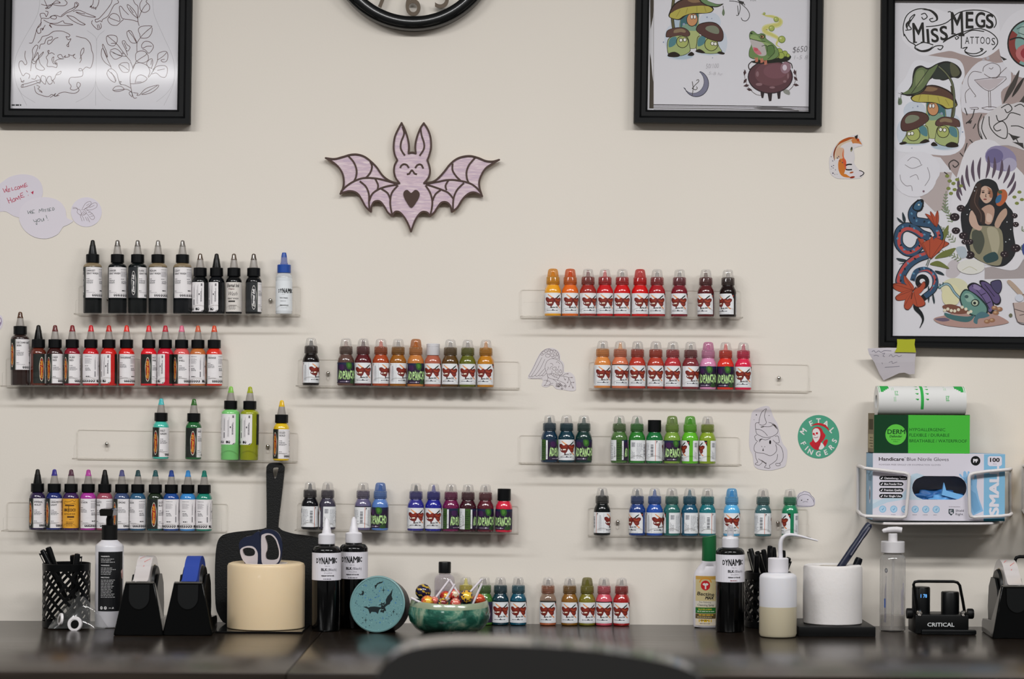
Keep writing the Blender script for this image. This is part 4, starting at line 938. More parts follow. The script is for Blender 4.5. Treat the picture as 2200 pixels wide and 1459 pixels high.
def bowl():
    t = thing('ceramic_bowl', 'mottled green glazed bowl filled with lollipops', 'bowl', BC); prof = [(.0, .004), (.040, .003), (.046, 0), (.049, .001), (.060, .009), (.069, .021), (.0715, .033), (.0715, BH * .62), (.0695, BH * .82), (.0680, BH - .002), (.0665, BH), (.0645, BH - .002), (.0655, BH * .75), (.0660, BH * .5), (.058, .018), (.040, .009), (0, .008)]
    mb = MB(); mb.lathe(prof, 64, None, [0] * 8 + [1, 1] + [2] * 6); vs = []
    for x, y, z in mb.v:
        a = math.atan2(y, x); f = 1 + .022 * math.sin(PI * min(1, max(0, z / BH))) * abs(math.cos(2.5 * (a + .35))) - .012; wob = .0016 * math.sin(2 * a + 1) * (z / BH); vs.append((x * f, y * f, z + wob))
    mb.v = vs; g = glaze(); mb.build('bowl_body', (g, M('#8f9a80', .2, 0, .5), M('#3a5a48', .25)), t, None, 50)
bowl()
def lolly(x, y, dy, rr, cols, label, stick=None, sy=0.0, blank=False):
    f = lambda u, v, d: P(730 + u / 6.111, 1180 + v / 6.111, BC.y + d); c = f(x, y, dy); r = rr * .000133
    t = thing('lollipop', label, 'lollipop', c, 'lollipops in the green bowl')
    R = random.Random(x); bm = bmesh.new(); bmesh.ops.create_icosphere(bm, subdivisions=3, radius=r); bm.verts.index_update()
    mb = MB(); mb.v = [tuple(v.co * (1 + .02 * R.uniform(-1, 1))) for v in bm.verts]; mb.f = [[v.index for v in q.verts] for q in bm.faces]
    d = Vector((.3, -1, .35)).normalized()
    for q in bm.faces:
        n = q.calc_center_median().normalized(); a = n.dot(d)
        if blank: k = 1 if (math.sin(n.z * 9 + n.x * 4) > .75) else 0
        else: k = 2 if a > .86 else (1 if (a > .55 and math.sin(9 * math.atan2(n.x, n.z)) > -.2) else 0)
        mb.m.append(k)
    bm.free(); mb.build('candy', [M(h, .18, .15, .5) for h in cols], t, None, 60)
    if stick:
        a = f(stick[0], stick[1], sy) - c; b = f(stick[2], stick[3], sy) - c; MB().tube([a, b], .0021, 10).build('stick', M('#d9d2d8', .5), t)
lolly(1095, 560, .012, 104, ('#1a1638', '#b8982c', '#241c4a'), 'navy and gold lollipop standing highest in the green bowl', (935, 640, 1080, 712), -.040, True)
lolly(1150, 690, -.034, 84, ('#c8402c', '#e8a030', '#f0c048'), 'orange lollipop at the front edge of the green bowl', None)
lolly(1235, 690, -.022, 70, ('#c85048', '#e0a090', '#d86a5c'), 'pale red lollipop beside the orange one in the bowl', (1252, 650, 1442, 398), -.012)
lolly(1385, 625, .004, 78, ('#b81c1c', '#e04a30', '#e8b040'), 'red lollipop in the middle of the bowl', (1440, 400, 1560, 592), .010)
lolly(1350, 712, -.036, 76, ('#2a2a3c', '#c8a030', '#7a2c2c'), 'dark lollipop at the front centre of the bowl', (1352, 722, 1512, 458), -.030)
lolly(1500, 600, .016, 86, ('#c02024', '#d8584c', '#e8d0b0'), 'red lollipop toward the back of the bowl', None)
lolly(1520, 715, -.030, 74, ('#c83a34', '#e8b8a0', '#d87060'), 'pink and red lollipop low at the front rim', (1390, 690, 1440, 640), -.02)
lolly(1656, 632, -.028, 98, ('#1e1a3a', '#e0a82c', '#e8c040'), 'yellow-faced lollipop with a dark wrapper in the bowl', (1690, 590, 1868, 392), -.008)
lolly(1830, 668, .004, 84, ('#b8301c', '#d8642c', '#c84a28'), 'red-orange lollipop next to the green ink bottle', (1745, 722, 1868, 452), -.030)
# ---- clear bottle with black flip cap behind the bowl
def clear_bottle():
    y = -.034; c = P(955, 1300, y); c.z = ZT; z = lambda py: up(955, py, y); t = thing('clear_bottle', 'clear bottle with black cap standing behind the lollipop bowl', 'bottle', c); r = 21.8 * S(y)
    H = z(1250); MB().lathe([(r - .002, 0), (r, .002), (r, H), (r * .95, z(1242)), (r * .78, z(1237)), (.0098, z(1234)), (.0098, z(1231))], 32).build('body', clear('#d8d0d6', .14, .2, .05, .4), t)
    MB().lathe([(r - .0035, .002), (r - .0015, .004), (r - .0015, z(1268)), (0, z(1268))], 28).build('liquid', clear('#b9a6b0', .35, .1, .05, .2), t)
    MB().lathe([(.0112, z(1231)), (.0113, z(1209)), (.0105, z(1207)), (0, z(1206.4))], 28).build('cap', BLK, t)
clear_bottle()
# ---- antiseptic spray bottle
def spray():
    y = -.046; px = 1523; c = P(px, 1300, y); c.z = ZT; z = lambda py: up(px, py, y); s = S(y); t = thing('spray_bottle', 'white spray bottle with green cap and tan label', 'bottle', c); rx, ry = 34 * s, .0155
    prof = [(.86, 0), (.96, .0016), (1, .006), (1, z(1250)), (.985, z(1240)), (.9, z(1228)), (.66, z(1216)), (.48, z(1209)), (.46, z(1204))]
    mb = MB(); mb.lathe(prof, 40); mb.v = [(x * rx, yy * (ry if abs(math.hypot(x, yy)) > .5 else rx * .98), zz) for x, yy, zz in mb.v]; mb.build('body', M('#d9d5da', .35), t)
    q = 15.4 * s; mb = MB(); mb.lathe([(q, z(1206)), (q + .0004, z(1204)), (q * .96, z(1152)), (0, z(1152))], 28); mb.v = [(x, yy, zz + (.0022 * (-x / q) * -1 if zz > z(1160) else 0)) for x, yy, zz in mb.v]; mb.build('cap', M('#0c5a2e', .4), t)
    A = Art(lambda x, yy: ((1460 + x / 4.864 - px) * s, z(1100 + yy / 4.864)))
    def grid(x0, y0, x1, y1, col, n=12):
        A.k += 1
        for i in range(n): A.rect(x0 + (x1 - x0) * i / n, y0, x0 + (x1 - x0) * (i + 1) / n, y1, col, True)
    X0, X1 = 163, 462
    grid(X0, 664, X1, 1180, '#cdbd8e'); grid(X0, 664, X1, 700, '#c79c4a'); grid(X0, 925, X1, 985, '#d8d2c2'); grid(X0, 992, X1, 1052, '#1d6a2a'); grid(X0, 1056, X1, 1108, '#5a4a2c'); grid(X0, 1108, X1, 1180, '#ddd0bc'); A.rect(195, 1114, 328, 1144, '#d8b02c')
    A.line(ellp(262, 742, 60, 58, 14, 0, 190, 350), 12, '#d8902c'); A.ell(262, 762, 48, 52, '#c41f26'); A.ell(262, 750, 30, 14, '#e2dcd6'); A.rect(255, 740, 270, 800, '#e2dcd6'); A.ell(262, 735, 7, 8, '#c41f26')
    A.text('Bactine', 178, 864, 52, '#2a2420', .025, -3, .1, 'l', down=True, fit=176); A.text('MAX', 258, 906, 44, '#2a2420', .05, 0, .25, 'l', down=True, fit=94)
    A.text('Pain Relieving', 200, 945, 26, '#5c5648', .01, 0, 0, 'l', down=True, fit=120); A.text('Cleansing Spray', 182, 976, 30, '#4c4638', .015, 0, 0, 'l', down=True, fit=170)
    A.text('KILLS 99% of GERMS', 190, 1018, 20, '#d8c83c', .03, 0, 0, 'l', down=True, fit=140); A.fake(180, 1028, 380, 1044, 1, '#c8d8b8', .8); A.fake(195, 1064, 345, 1084, 1, '#d8b03c', .8); A.fake(180, 1088, 380, 1102, 1, '#c8b888', .8)
    A.fake(210, 1120, 310, 1138, 1, '#8a6a14', .8); A.fake(205, 1156, 330, 1170, 1, '#8c8270', .8)
    A.flat('label', lambda x, zz, l: Vector((x, -(ry + .0002 + l) * math.sqrt(max(.02, 1 - (x / (rx + .0003)) ** 2)), zz)), LABEL, t, strip=.0025)
spray()
# ---- squeeze wash bottle
def wash_bottle():
    px = 1676; p, s = base(px, 1372); r = 40 * s; c = (p.x, p.y + r, ZT); z = lambda py: up(px, py, p.y + r); s = S(p.y + r); r = 40 * s; t = thing('wash_bottle', 'translucent squeeze bottle with bent spout, half full of pale yellow liquid', 'bottle', c)
    zl = z(1303); H = z(1236); up_ = M('#cfced2', .4, 0, 0, .4, 0, 400, .3); lo = M('#bfb59c', .4, 0, 0, .4, 0, 400, .3)
    MB().lathe([(r - .008, 0), (r - .002, .0014), (r, .006), (r, zl), (r, zl + .0004), (r, H - .004), (r - .0015, H), (r - .006, H + .003), (.0172, H + .004), (.0165, z(1228))], 44, None, [1, 1, 1, 1, 0, 0, 0, 0, 0]).build('body', (up_, lo), t)
    part('cap', ribbed('cap', 21.5 * s * 1000, (z(1199) - z(1229)) * 1000, z(1229) * 1000), t, M('#d6d3d8', .5))
    o = Vector(c); f = lambda x, yy: P(x, yy, p.y + r) - o
    path = spline([f(1677, 1200), f(1676.5, 1180), f(1677.5, 1164), f(1684, 1153), (f(1696, 1149)), f(1714, 1151), f(1736, 1156.5), f(1757, 1162)], 5); n = len(path); MB().tube(path, [.0041 - .0028 * (i / (n - 1)) ** 1.4 for i in range(n)], 12).build('spout', M('#cfcdd2', .4, 0, 0, .4, 0, 400, .2), t)
wash_bottle()
# ---- white paper roll on a black box, marker stuck in the core
def white_roll():
    p, s = base(1798, 1368); a, b = PT(1716, 1368), PT(1880.5, 1368); bz = .0172
    o = MB().rbox(a.x, p.y, ZT, b.x, p.y + .150, ZT + bz, .0012, 2).build('black_box', M('#0e0f10', .42), None, None, 30); tag(o, 'flat black box under the white paper roll', 'box')
    q, s = base(1798, 1345.5, bz); r = 63 * s * 1.012; c = (q.x, q.y + r, ZT + bz + .0002); H = up(1798, 1213.5, q.y + r) - bz; ri = .0245; t = thing('paper_roll', 'white paper roll on the flat black box with a navy marker in its core', 'roll', c)
    MB().lathe([(ri + .003, 0), (r - .002, 0), (r, .002), (r + .0004, H * .5), (r, H - .005), (r - .0015, H - .0015), (r - .005, H), (ri + .004, H - .001), (ri + .001, H - .003), (ri + .001, .002), (ri + .003, 0)], 64).build('wound_paper', M('#d9d5d3', .85, 0, 0, .2, .35, 160, .1), t)
    MB().lathe([(ri - .0008, .001), (ri + .001, .001), (ri + .001, H - .002), (ri - .0008, H - .002), (ri - .0008, .001)], 40).build('core', M('#c9c1b6', .8), t)
    y = c[1] - .004; top = P(1869, 1125, y); rim = Vector((c[0] + .0155, y, ZT + bz + H)); bot = rim + (rim - top).normalized() * .058
    m = thing('navy_marker', 'navy marker with a long clip slanting out of the white roll', 'marker', bot); m.matrix_world = along(bot, top); L = (top - bot).length
    MB().lathe([(.001, 0), (.004, .006), (.0062, .02), (.0066, L * .62), (.0066, L * .66)], 18).build('barrel', NAVY, m); MB().lathe([(.0064, L * .66), (.0060, L * .8), (.0068, L - .02), (.0064, L - .003), (.0045, L), (0, L)], 18).build('cap', NAVY, m)
    o = MB().rbox(-.0022, -.0018, L * .55, .0022, .0006, L - .006, .0007, 1, TR(-.0080, -.001, 0)).box(-.0022, -.0016, L - .010, .0100, .0004, L - .006, TR(-.0082, -.001, 0)).build('clip', M('#8a8a98', .3, .6), m)
    bt = Vector((c[0] + .006, y + .010, ZT + bz + .01)); pen(bt, P(1847, 1198, y + .012), 'short black pen beside the navy marker in the white roll', .0068, M('#11151f', .35), False, name='black_marker')
white_roll()
# ---- hand sanitizer pump
def sanitizer():
    px = 1922; p, s = base(px, 1359); r = 27.5 * s; c = (p.x, p.y + r, ZT); z = lambda py: up(px, py, p.y + r); t = thing('pump_bottle', 'clear pump bottle of gel beside the power dock', 'bottle', c); w = M('#cfccce', .4)
    H = z(1204); MB().lathe([(r - .003, 0), (r, .003), (r, H), (r * .93, z(1196)), (r * .72, z(1190)), (.0105, z(1186))], 36).build('body', clear('#dcdad8', .12, .25, .05, .45), t)
    MB().lathe([(r - .004, .003), (r - .002, .005), (r - .002, z(1321)), (0, z(1320))], 30).build('gel', clear('#cfc8c0', .22, .2, .05, .25), t)
    A = mmart(r * 1000 + .1); y0, y1 = z(1345) * 1000, z(1222) * 1000; A.fake(-19, y0 + 8, -15, y1 - 10, 3, '#5a5a78', .7, True); A.ell(-16, y1 - 2, 3.0, 4.2, '#5a5a5e'); A.ell(-16, y1 - 2, 1.6, 2.4, '#9a9a9a'); A.fake(13, y0 + 22, 20, y1 - 16, 4, '#8a86a8', .6, True); A.rect(-20, y0 + 34, -17, y0 + 50, '#3a5aa0')
    link('label_print', A.wrap('label_print', r * 1000 + .1, 12), t, None, (LABEL,))
    MB().tube([(0, 0, .006), (.001, 0, z(1200))], .0022, 8).build('dip_tube', clear('#e4e2e2', .35, .1), t)
    cr = 25.5 * s * 1000 / 1.02; part('pump_collar', ribbed('pump_collar', cr, (z(1163) - z(1187)) * 1000, z(1187) * 1000), t, w)
    MB().lathe([(.0085, z(1163)), (.0080, z(1160)), (.0080, z(1147)), (.0070, z(1146))], 20).build('pump_stem', w, t)
    o = Vector(c); f = lambda x, yy: P(x, yy, p.y + r) - o
    MB().tube(spline([f(1937, 1139), f(1926, 1137.5), f(1912, 1138), f(1901, 1140), f(1896, 1142)], 4), [.0052] * 5 + [.0050] * 5 + [.0042] * 4 + [.0034] * 2 + [.0028], 10).build('pump_head', w, t)
sanitizer()
# ---- tattoo power dock
def dock():
    p, s = base(2023, 1364); o = Vector((p.x, p.y, ZT)); t = thing('power_dock', 'black power dock with two battery towers and wire handle', 'power dock', o); yb = p.y + .006; s = S(yb)
    X = lambda px, y=yb: P(px, 1330, y).x - o.x; Zf = lambda py, y=yb: up(2023, py, y)
    MB().rbox(X(1966), .004, .001, X(2081), .072, Zf(1321), .002, 2).build('dock_body', M('#0c0d0e', .4), t)
    MB().rbox(X(1978), -.004, .0, X(2096), .05, Zf(1352), .0025, 2).build('front_skirt', M('#111315', .3), t)
    A = Art(); A.text('CRITICAL', X(1992), Zf(1346), .0096, '#c9cbcc', .02, 0, 0, 'l', fit=X(2050) - X(1992)); A.flat('lettering', lambda x, z, l: Vector((x, .004 - .0001 - l, z)), PAPER, t)
    def tower(x0, x1, top, disp):
        xc = (X(x0) + X(x1)) / 2; r = (X(x1) - X(x0)) / 2; q = MB().lathe([(r, Zf(1321) - .002), (r, Zf(top) - .002), (r - .0012, Zf(top)), (0, Zf(top))], 32, TR(xc, .036, 0)).build('battery', M('#0d0f11', .35), t)
        if disp:
            B = Art(); B.text('1 78', X(1981), Zf(1286), .0088, '#9cc8ee', .02, 0, 0, 'l', fit=X(1995) - X(1981)); e = bpy.data.materials.new('blue_digits'); e.use_nodes = True; b = e.node_tree.nodes['Principled BSDF']; b.inputs['Base Color'].default_value = lin('#5a9ad8'); b.inputs['Emission Color'].default_value = lin('#6ab0f0'); b.inputs['Emission Strength'].default_value = .8
            B.flat('display_digits', lambda x, z, l: Vector((x, .036 - math.sqrt(max(0, r * r - (x - xc) ** 2)) - .0002, z)), e, q)
    tower(1966, 2005, 1264, True); tower(2029, 2068, 1274, False)
    w = [(X(1972), .012, Zf(1317)), (X(1966), .012, Zf(1270)), (X(1963.5), .012, Zf(1257)), (X(1966), .012, Zf(1251.5)), (X(1974), .012, Zf(1250)), (X(2050), .012, Zf(1250)), (X(2058), .012, Zf(1252)), (X(2063), .012, Zf(1258)), (X(2070), .012, Zf(1293)), (X(2074), .012, Zf(1317))]
    MB().tube(w, .0026, 10).build('wire_handle', M('#0c0c0d', .3, .4), t)
    for px in (1975, 2069.5): MB().lathe([(.0052, 0), (.0056, .001), (.0042, .0036), (0, .005)], 18, TR(X(px), .006, Zf(1318)) @ RX(90)).build('screw', M('#d8d2cc', .12, 1.0), t)
    for px, sg in ((1957, -1), (2088, 1)): MB().lathe([(.0088, 0), (.0092, .001), (.0092, .009), (.0080, .0105), (0, .0105)], 20, TR(X(px) - .005, .02, Zf(1320)) @ RY(90)).build('side_knob', BLACKM, t)
dock()
def wire_case():   # black case whose wire handle shows past the last dispenser
    y = -.095; a, b = P(2158, 1300, y), P(2290, 1300, y); t = thing('black_case', 'black case with a wire handle behind the last tape dispenser', 'case', ((a.x + b.x) / 2, y, ZT)); w = (b.x - a.x) / 2; h = up(2200, 1264, y)
    MB().rbox(-w, 0, 0, w, .08, h, .003, 2).build('case_body', BLACKP, t); X = lambda px: P(px, 1250, y).x - (a.x + b.x) / 2; Z = lambda py: up(2200, py, y)
    MB().tube([(X(2179), .012, h - .004), (X(2181), .012, Z(1235)), (X(2184), .012, Z(1205)), (X(2187), .012, Z(1199)), (X(2194), .012, Z(1197)), (X(2266), .012, Z(1197)), (X(2272), .012, Z(1205)), (X(2276), .012, h - .004)], .0030, 10).build('wire_handle', M('#0c0c0d', .3, .4), t)
wire_case()
# ---- chair in front of the desk
def chair():
    y = -1.72; o = P(1130, 1486, y); t = thing('desk_chair', 'black padded chair back blurred in front of the desk', 'chair', (o.x, y, 0)); m = M('#1a1919', .16); q_ = m.node_tree.nodes['Principled BSDF'].inputs; q_['Specular IOR Level'].default_value = 1.0; q_['Coat Weight'].default_value = .7; q_['Coat Roughness'].default_value = .12
    f = lambda px, py: (P(px, py - 14, y).x - o.x, P(px, py - 14, y).z)
    topl = spline([f(790, 1500), f(808, 1462), f(835, 1425), f(880, 1400), f(950, 1389), f(1040, 1388), f(1150, 1392), f(1260, 1400), f(1370, 1416), f(1450, 1434), f(1505, 1462), f(1530, 1510)], 4)
    zb = topl[0][1] - .30; out = topl + [(topl[-1][0] - .01, zb + .04), (topl[-1][0] - .05, zb), (topl[0][0] + .05, zb), (topl[0][0] + .01, zb + .04)]
    q = MB().prism(out, -.036, .036).build('backrest', m, t, None, 30); bv = q.modifiers.new('edge', 'BEVEL'); bv.width = .030; bv.segments = 7; bv.limit_method = 'ANGLE'; bv.angle_limit = .9
    MB().rbox(-.23, .02, .42, .23, .46, .50, .03, 4).build('seat', m, t)
    MB().rbox(-.03, -.035, .43, .03, -.020, zb + .10, .005, 2).rbox(-.03, -.035, .41, .03, .2, .425, .004, 1).build('back_bracket', BLACKM, t)
    MB().lathe([(.028, .08), (.028, .25), (.020, .25), (.020, .42)], 20, TR(0, .22, 0)).build('gas_column', M('#1a1b1c', .3, .6), t)
    for k in range(5):
        a = 2 * PI * k / 5 + .3; d = Vector((math.cos(a), math.sin(a), 0)); lg = MB().tube([Vector((0, .22, .095)) + d * .02, Vector((0, .22, .085)) + d * .15, Vector((0, .22, .07)) + d * .28], [.024, .019, .014], 8).build('leg', BLACKM, t)
        MB().lathe([(.012, -.012), (.026, -.010), (.027, 0), (.026, .010), (.012, .012)], 16, TR(d.x * .28, .22 + d.y * .28, .0272) @ RZ(math.degrees(a)) @ RX(90)).build('caster', BLACKM, lg)
chair()
# ================================================================ things on the wall
BLACKF = M('#06080a', .5, 0, 0, .3)
GLASS = clear('#ffffff', 0, .15, .065, 0, 0, True)
def quad(c, y): return [P(*q, y) for q in c]
def picture_frame(label, outer, inner, art):
    """outer, inner: the four photo corners (clockwise from upper left) of moulding and picture"""
    cx = sum(q[0] for q in outer) / 4; cy = sum(q[1] for q in outer) / 4; o = P(cx, cy, 0); t = thing('picture_frame', label, 'picture', o)
    yo = -.024; f = lambda q, y: P(q[0], q[1], y) - o
    lerp = lambda a, b, k: (a[0] + (b[0] - a[0]) * k, a[1] + (b[1] - a[1]) * k)
    steps = [(0, -.0008), (0, -.018), (.10, yo), (.42, yo + .001), (.56, -.019), (.86, -.0175), (1.0, -.014), (1.0, -.009)]
    mb = MB(); vs = []; fs = []
    for k, y in steps:
        for i in range(4): vs.append(f(lerp(outer[i], inner[i], k), y))
    for j in range(len(steps) - 1):
        for i in range(4): a, b = 4 * j + i, 4 * j + (i + 1) % 4; fs.append((a, b, b + 4, a + 4))
    mb.add(vs, fs).build('moulding', BLACKF, t, None, 25)
    ex = [lerp(inner[i], outer[i], .05) for i in range(4)]
    b = MB(); b.add([f(q, -.0045) for q in ex] + [f(q, -.001) for q in ex], [(0, 1, 2, 3), (4, 5, 6, 7), (0, 1, 5, 4), (1, 2, 6, 5), (2, 3, 7, 6), (3, 0, 4, 7)]).build('backing', M('#6b5a48', .8), t, None, 0)
    A = Art(); A.mute = .86; A.poly(ex, '#d6d4da'); art(A); A.flat('artwork', lambda x, yy, l: P(x, yy, -.0062 - l), PAPER, t, o)
    MB().add([f(q, -.0105) for q in ex], [(0, 1, 2, 3)]).build('glass', GLASS, t, None, 0)
BR_ = '#5c3a38'
def art_lines(A):
    A.tf = zoom(0, 0, 5.03)
    A.lines([[(430, 0), (415, 120), (370, 230), (260, 420), (175, 600), (158, 740), (170, 880), (230, 1010), (380, 1110)], [(1650, 0), (1660, 130), (1690, 220), (1770, 400), (1860, 600), (1888, 760), (1870, 900), (1800, 1010), (1690, 1100)], [(940, 330), (1010, 380), (1042, 440), (1040, 700), (1034, 900), (1034, 1140)], [(1130, 330), (1070, 380), (1042, 440)], [(1034, 870), (1010, 960), (940, 1040), (820, 1105)], [(1034, 880), (1060, 960), (1130, 1050), (1200, 1090)], [(1888, 860), (1850, 980), (1770, 1140)], [(200, 950), (240, 1040), (290, 1140)]], 3, '#a5a2a8')
    A.lines([[(820, 390), (870, 404), (930, 420), (975, 470), (990, 540), (1008, 600), (1000, 680), (975, 735), (930, 725), (890, 760), (855, 765), (860, 740), (890, 755), (890, 820), (820, 835), (760, 840), (745, 890), (770, 930), (760, 960), (800, 975), (850, 950), (870, 910), (840, 890), (830, 930), (855, 975), (800, 1010), (700, 995), (640, 1010), (600, 1040), (560, 1020), (520, 1045), (450, 1030), (390, 1000), (370, 930)],
             [(410, 465), (440, 430), (460, 395), (520, 380), (580, 340), (660, 335), (720, 355), (755, 380), (740, 400), (715, 395), (735, 430), (765, 420), (740, 470), (720, 490), (740, 505), (738, 460)],
             [(425, 530), (440, 480), (480, 470), (500, 420), (560, 395), (560, 430), (520, 440), (515, 475), (545, 470), (590, 420), (630, 405)],
             [(330, 770), (340, 680), (355, 600), (350, 540), (385, 490), (410, 500), (390, 560), (360, 650), (390, 660), (430, 600), (470, 560), (450, 600), (410, 640), (370, 690), (345, 660), (390, 600), (410, 570), (430, 680), (480, 740), (460, 760), (410, 750), (385, 720), (400, 640)],
             [(590, 590), (560, 570), (530, 580), (515, 555), (530, 545), (520, 590), (500, 620), (515, 660), (510, 715), (570, 720), (610, 730), (615, 680), (580, 690), (560, 640), (580, 615), (580, 660), (610, 700), (600, 660), (640, 640), (690, 635), (640, 630), (625, 600), (660, 590), (680, 620), (710, 600), (700, 620), (750, 610), (740, 590), (780, 600), (810, 585), (790, 610), (820, 635)],
             [(860, 680), (880, 640), (870, 590), (880, 540), (905, 520), (905, 560), (880, 600), (865, 640)],
             [(275, 550), (268, 610), (290, 680), (270, 700), (240, 660), (210, 670), (205, 720), (225, 780), (250, 820), (280, 790), (320, 810), (310, 850)],
             [(220, 840), (235, 880), (260, 870), (250, 890), (225, 880)], [(235, 915), (300, 900), (420, 865), (440, 880), (350, 915), (240, 945), (232, 925), (250, 910), (245, 940)],
             [(340, 850), (380, 855), (400, 815), (430, 840), (440, 870), (450, 820), (490, 830), (500, 870), (520, 830), (550, 830), (560, 870), (590, 850), (600, 820), (620, 790), (660, 770), (650, 800), (610, 810)],
             [(390, 880), (430, 900), (440, 870), (470, 900), (490, 910), (500, 870), (530, 910), (560, 900), (570, 870), (590, 905)],
             [(395, 920), (430, 940), (410, 960), (440, 980), (455, 1000), (420, 980)], [(540, 1055), (580, 1030), (600, 1010), (590, 1040), (640, 1030)]], 6.5, BR_)
    A.lines([[(315, 465), (350, 460), (380, 380), (400, 310), (440, 270), (450, 200), (520, 200), (570, 170), (610, 180), (600, 205), (560, 200), (545, 180), (600, 165), (660, 180), (720, 140), (790, 110), (850, 50), (820, 20)], [(660, 170), (740, 110), (800, 80), (810, 30), (840, 60), (780, 90)], [(790, 125), (850, 110), (950, 150), (1035, 185), (960, 180), (880, 160), (820, 130), (880, 145), (920, 150)], [(720, 165), (780, 220), (870, 265), (920, 265), (860, 230), (790, 180), (720, 170)],
             [(470, 215), (540, 250), (620, 250), (680, 225), (700, 250), (790, 265), (720, 275), (620, 272), (540, 258), (560, 300), (530, 270)], [(445, 200), (435, 150), (480, 145), (500, 180), (520, 130), (490, 120)], [(450, 240), (400, 310), (410, 360), (440, 350), (440, 310), (470, 310), (455, 325), (490, 270)], [(445, 45), (500, 60), (560, 50), (490, 90), (540, 80), (600, 10), (650, 30), (560, 40), (620, 60), (700, 60), (725, 30), (700, 0)], [(480, 0), (500, 50), (520, 90), (550, 70)],
             [(1010, 0), (1000, 50), (970, 75)], [(1070, 0), (1060, 50), (1030, 100)], [(985, 60), (975, 80), (990, 70), (995, 90), (1010, 75), (1015, 95), (1030, 80), (1035, 105)], [(1210, 0), (1200, 40), (1150, 110), (1090, 180), (1060, 205), (1030, 210), (1040, 240), (1080, 225), (1100, 235), (1110, 210), (1170, 170), (1230, 60), (1280, 30), (1270, 0)], [(1000, 220), (990, 250), (1020, 290), (1060, 320), (1095, 295), (1085, 250)], [(1050, 265), (1060, 310)], [(1065, 262), (1078, 305)]], 6.5, BR_)
    leaf = lambda *p: p
    A.lines([[(1440, 0), (1460, 40), (1490, 70), (1490, 160), (1490, 230), (1505, 280)], [(1535, 0), (1510, 50), (1520, 110), (1560, 135), (1610, 110), (1615, 60), (1580, 20), (1590, 0)], [(1530, 120), (1560, 70), (1590, 40)], [(1530, 120), (1500, 190)], [(1490, 200), (1430, 150), (1385, 90), (1375, 50), (1410, 70), (1460, 130), (1490, 200)], [(1400, 80), (1440, 140)], [(1490, 235), (1420, 215), (1340, 205), (1310, 180), (1290, 80), (1310, 70), (1340, 110), (1390, 160)], [(1335, 210), (1300, 240), (1260, 275), (1200, 265), (1165, 220), (1180, 180), (1220, 145), (1270, 160), (1295, 200), (1290, 230), (1240, 215), (1190, 195), (1180, 180)],
             [(1520, 400), (1580, 340), (1640, 290), (1620, 280), (1530, 285), (1495, 320), (1510, 370), (1525, 410), (1600, 405), (1640, 350), (1645, 300)], [(1520, 405), (1495, 440), (1480, 470), (1480, 560)], [(1480, 470), (1440, 400), (1400, 350), (1390, 330), (1420, 340), (1450, 400), (1475, 460), (1420, 460), (1385, 410), (1370, 350), (1395, 330)], [(1260, 470), (1200, 420), (1160, 390), (1150, 420), (1170, 480), (1230, 495), (1265, 450), (1260, 395), (1210, 380), (1160, 385)], [(1200, 470), (1260, 475), (1320, 550), (1360, 600), (1410, 660)], [(1340, 580), (1320, 580), (1330, 560)],
             [(1380, 600), (1360, 540), (1330, 480), (1320, 450), (1345, 440), (1370, 480), (1405, 510), (1385, 550), (1365, 545)], [(1340, 460), (1370, 530)], [(1370, 610), (1290, 600), (1220, 565), (1190, 560), (1200, 600), (1240, 640), (1290, 625), (1320, 600), (1290, 550), (1240, 525), (1190, 545)], [(1220, 570), (1270, 590), (1310, 600)], [(1640, 500), (1590, 500), (1540, 520), (1530, 490), (1560, 450), (1610, 450), (1650, 480), (1655, 520), (1610, 575), (1570, 540), (1540, 530)],
             [(1465, 670), (1520, 630), (1580, 590), (1570, 560), (1520, 550), (1475, 570), (1465, 610), (1475, 660), (1540, 680), (1600, 650), (1600, 600), (1575, 565)], [(1470, 665), (1440, 740), (1410, 800), (1408, 900), (1440, 1050), (1480, 1055)], [(1200, 720), (1160, 640), (1110, 510), (1115, 480), (1150, 560), (1160, 620), (1110, 520), (1095, 600), (1130, 670), (1195, 720), (1200, 745)], [(1410, 665), (1440, 740)],
             [(1390, 760), (1340, 720), (1290, 700), (1290, 730), (1330, 780), (1390, 775), (1395, 720), (1380, 680), (1320, 680), (1290, 700)], [(1430, 740), (1460, 690), (1520, 680), (1590, 710), (1620, 770), (1600, 830)], [(1250, 880), (1220, 810), (1170, 760), (1210, 745), (1260, 790), (1280, 860), (1300, 910)], [(1170, 755), (1155, 800), (1190, 860), (1240, 890), (1250, 850), (1200, 780)], [(1460, 900), (1480, 830), (1530, 810), (1590, 850), (1540, 890), (1460, 905), (1410, 905)],
             [(1470, 890), (1530, 885)], [(1600, 840), (1640, 790), (1700, 660), (1710, 580), (1790, 555), (1815, 600), (1800, 660), (1760, 670), (1740, 650), (1780, 640)], [(1700, 650), (1760, 610), (1800, 570)], [(1640, 790), (1690, 720), (1780, 710), (1810, 750), (1790, 830), (1740, 830), (1690, 790), (1640, 800)], [(1700, 760), (1780, 745)], [(1640, 740), (1600, 720), (1585, 680), (1620, 640), (1645, 640), (1650, 690), (1635, 745)], [(1640, 650), (1630, 700)], [(1660, 770), (1655, 745), (1675, 750)],
             [(1410, 950), (1350, 920), (1300, 910), (1310, 880), (1290, 890), (1310, 920)], [(1430, 1000), (1370, 965), (1290, 970), (1220, 975), (1250, 935), (1310, 935), (1340, 970), (1260, 990), (1220, 975)], [(1430, 1050), (1400, 1020), (1400, 995), (1425, 1000), (1430, 1040)], [(1440, 1000), (1490, 1010), (1480, 1030), (1510, 1025), (1560, 970), (1620, 940), (1715, 920), (1680, 970), (1610, 1010), (1530, 1020), (1600, 985), (1700, 925)]], 6.2, BR_)
    A.fake(125, 1128, 232, 1150, 1, '#1c1c20', 1)
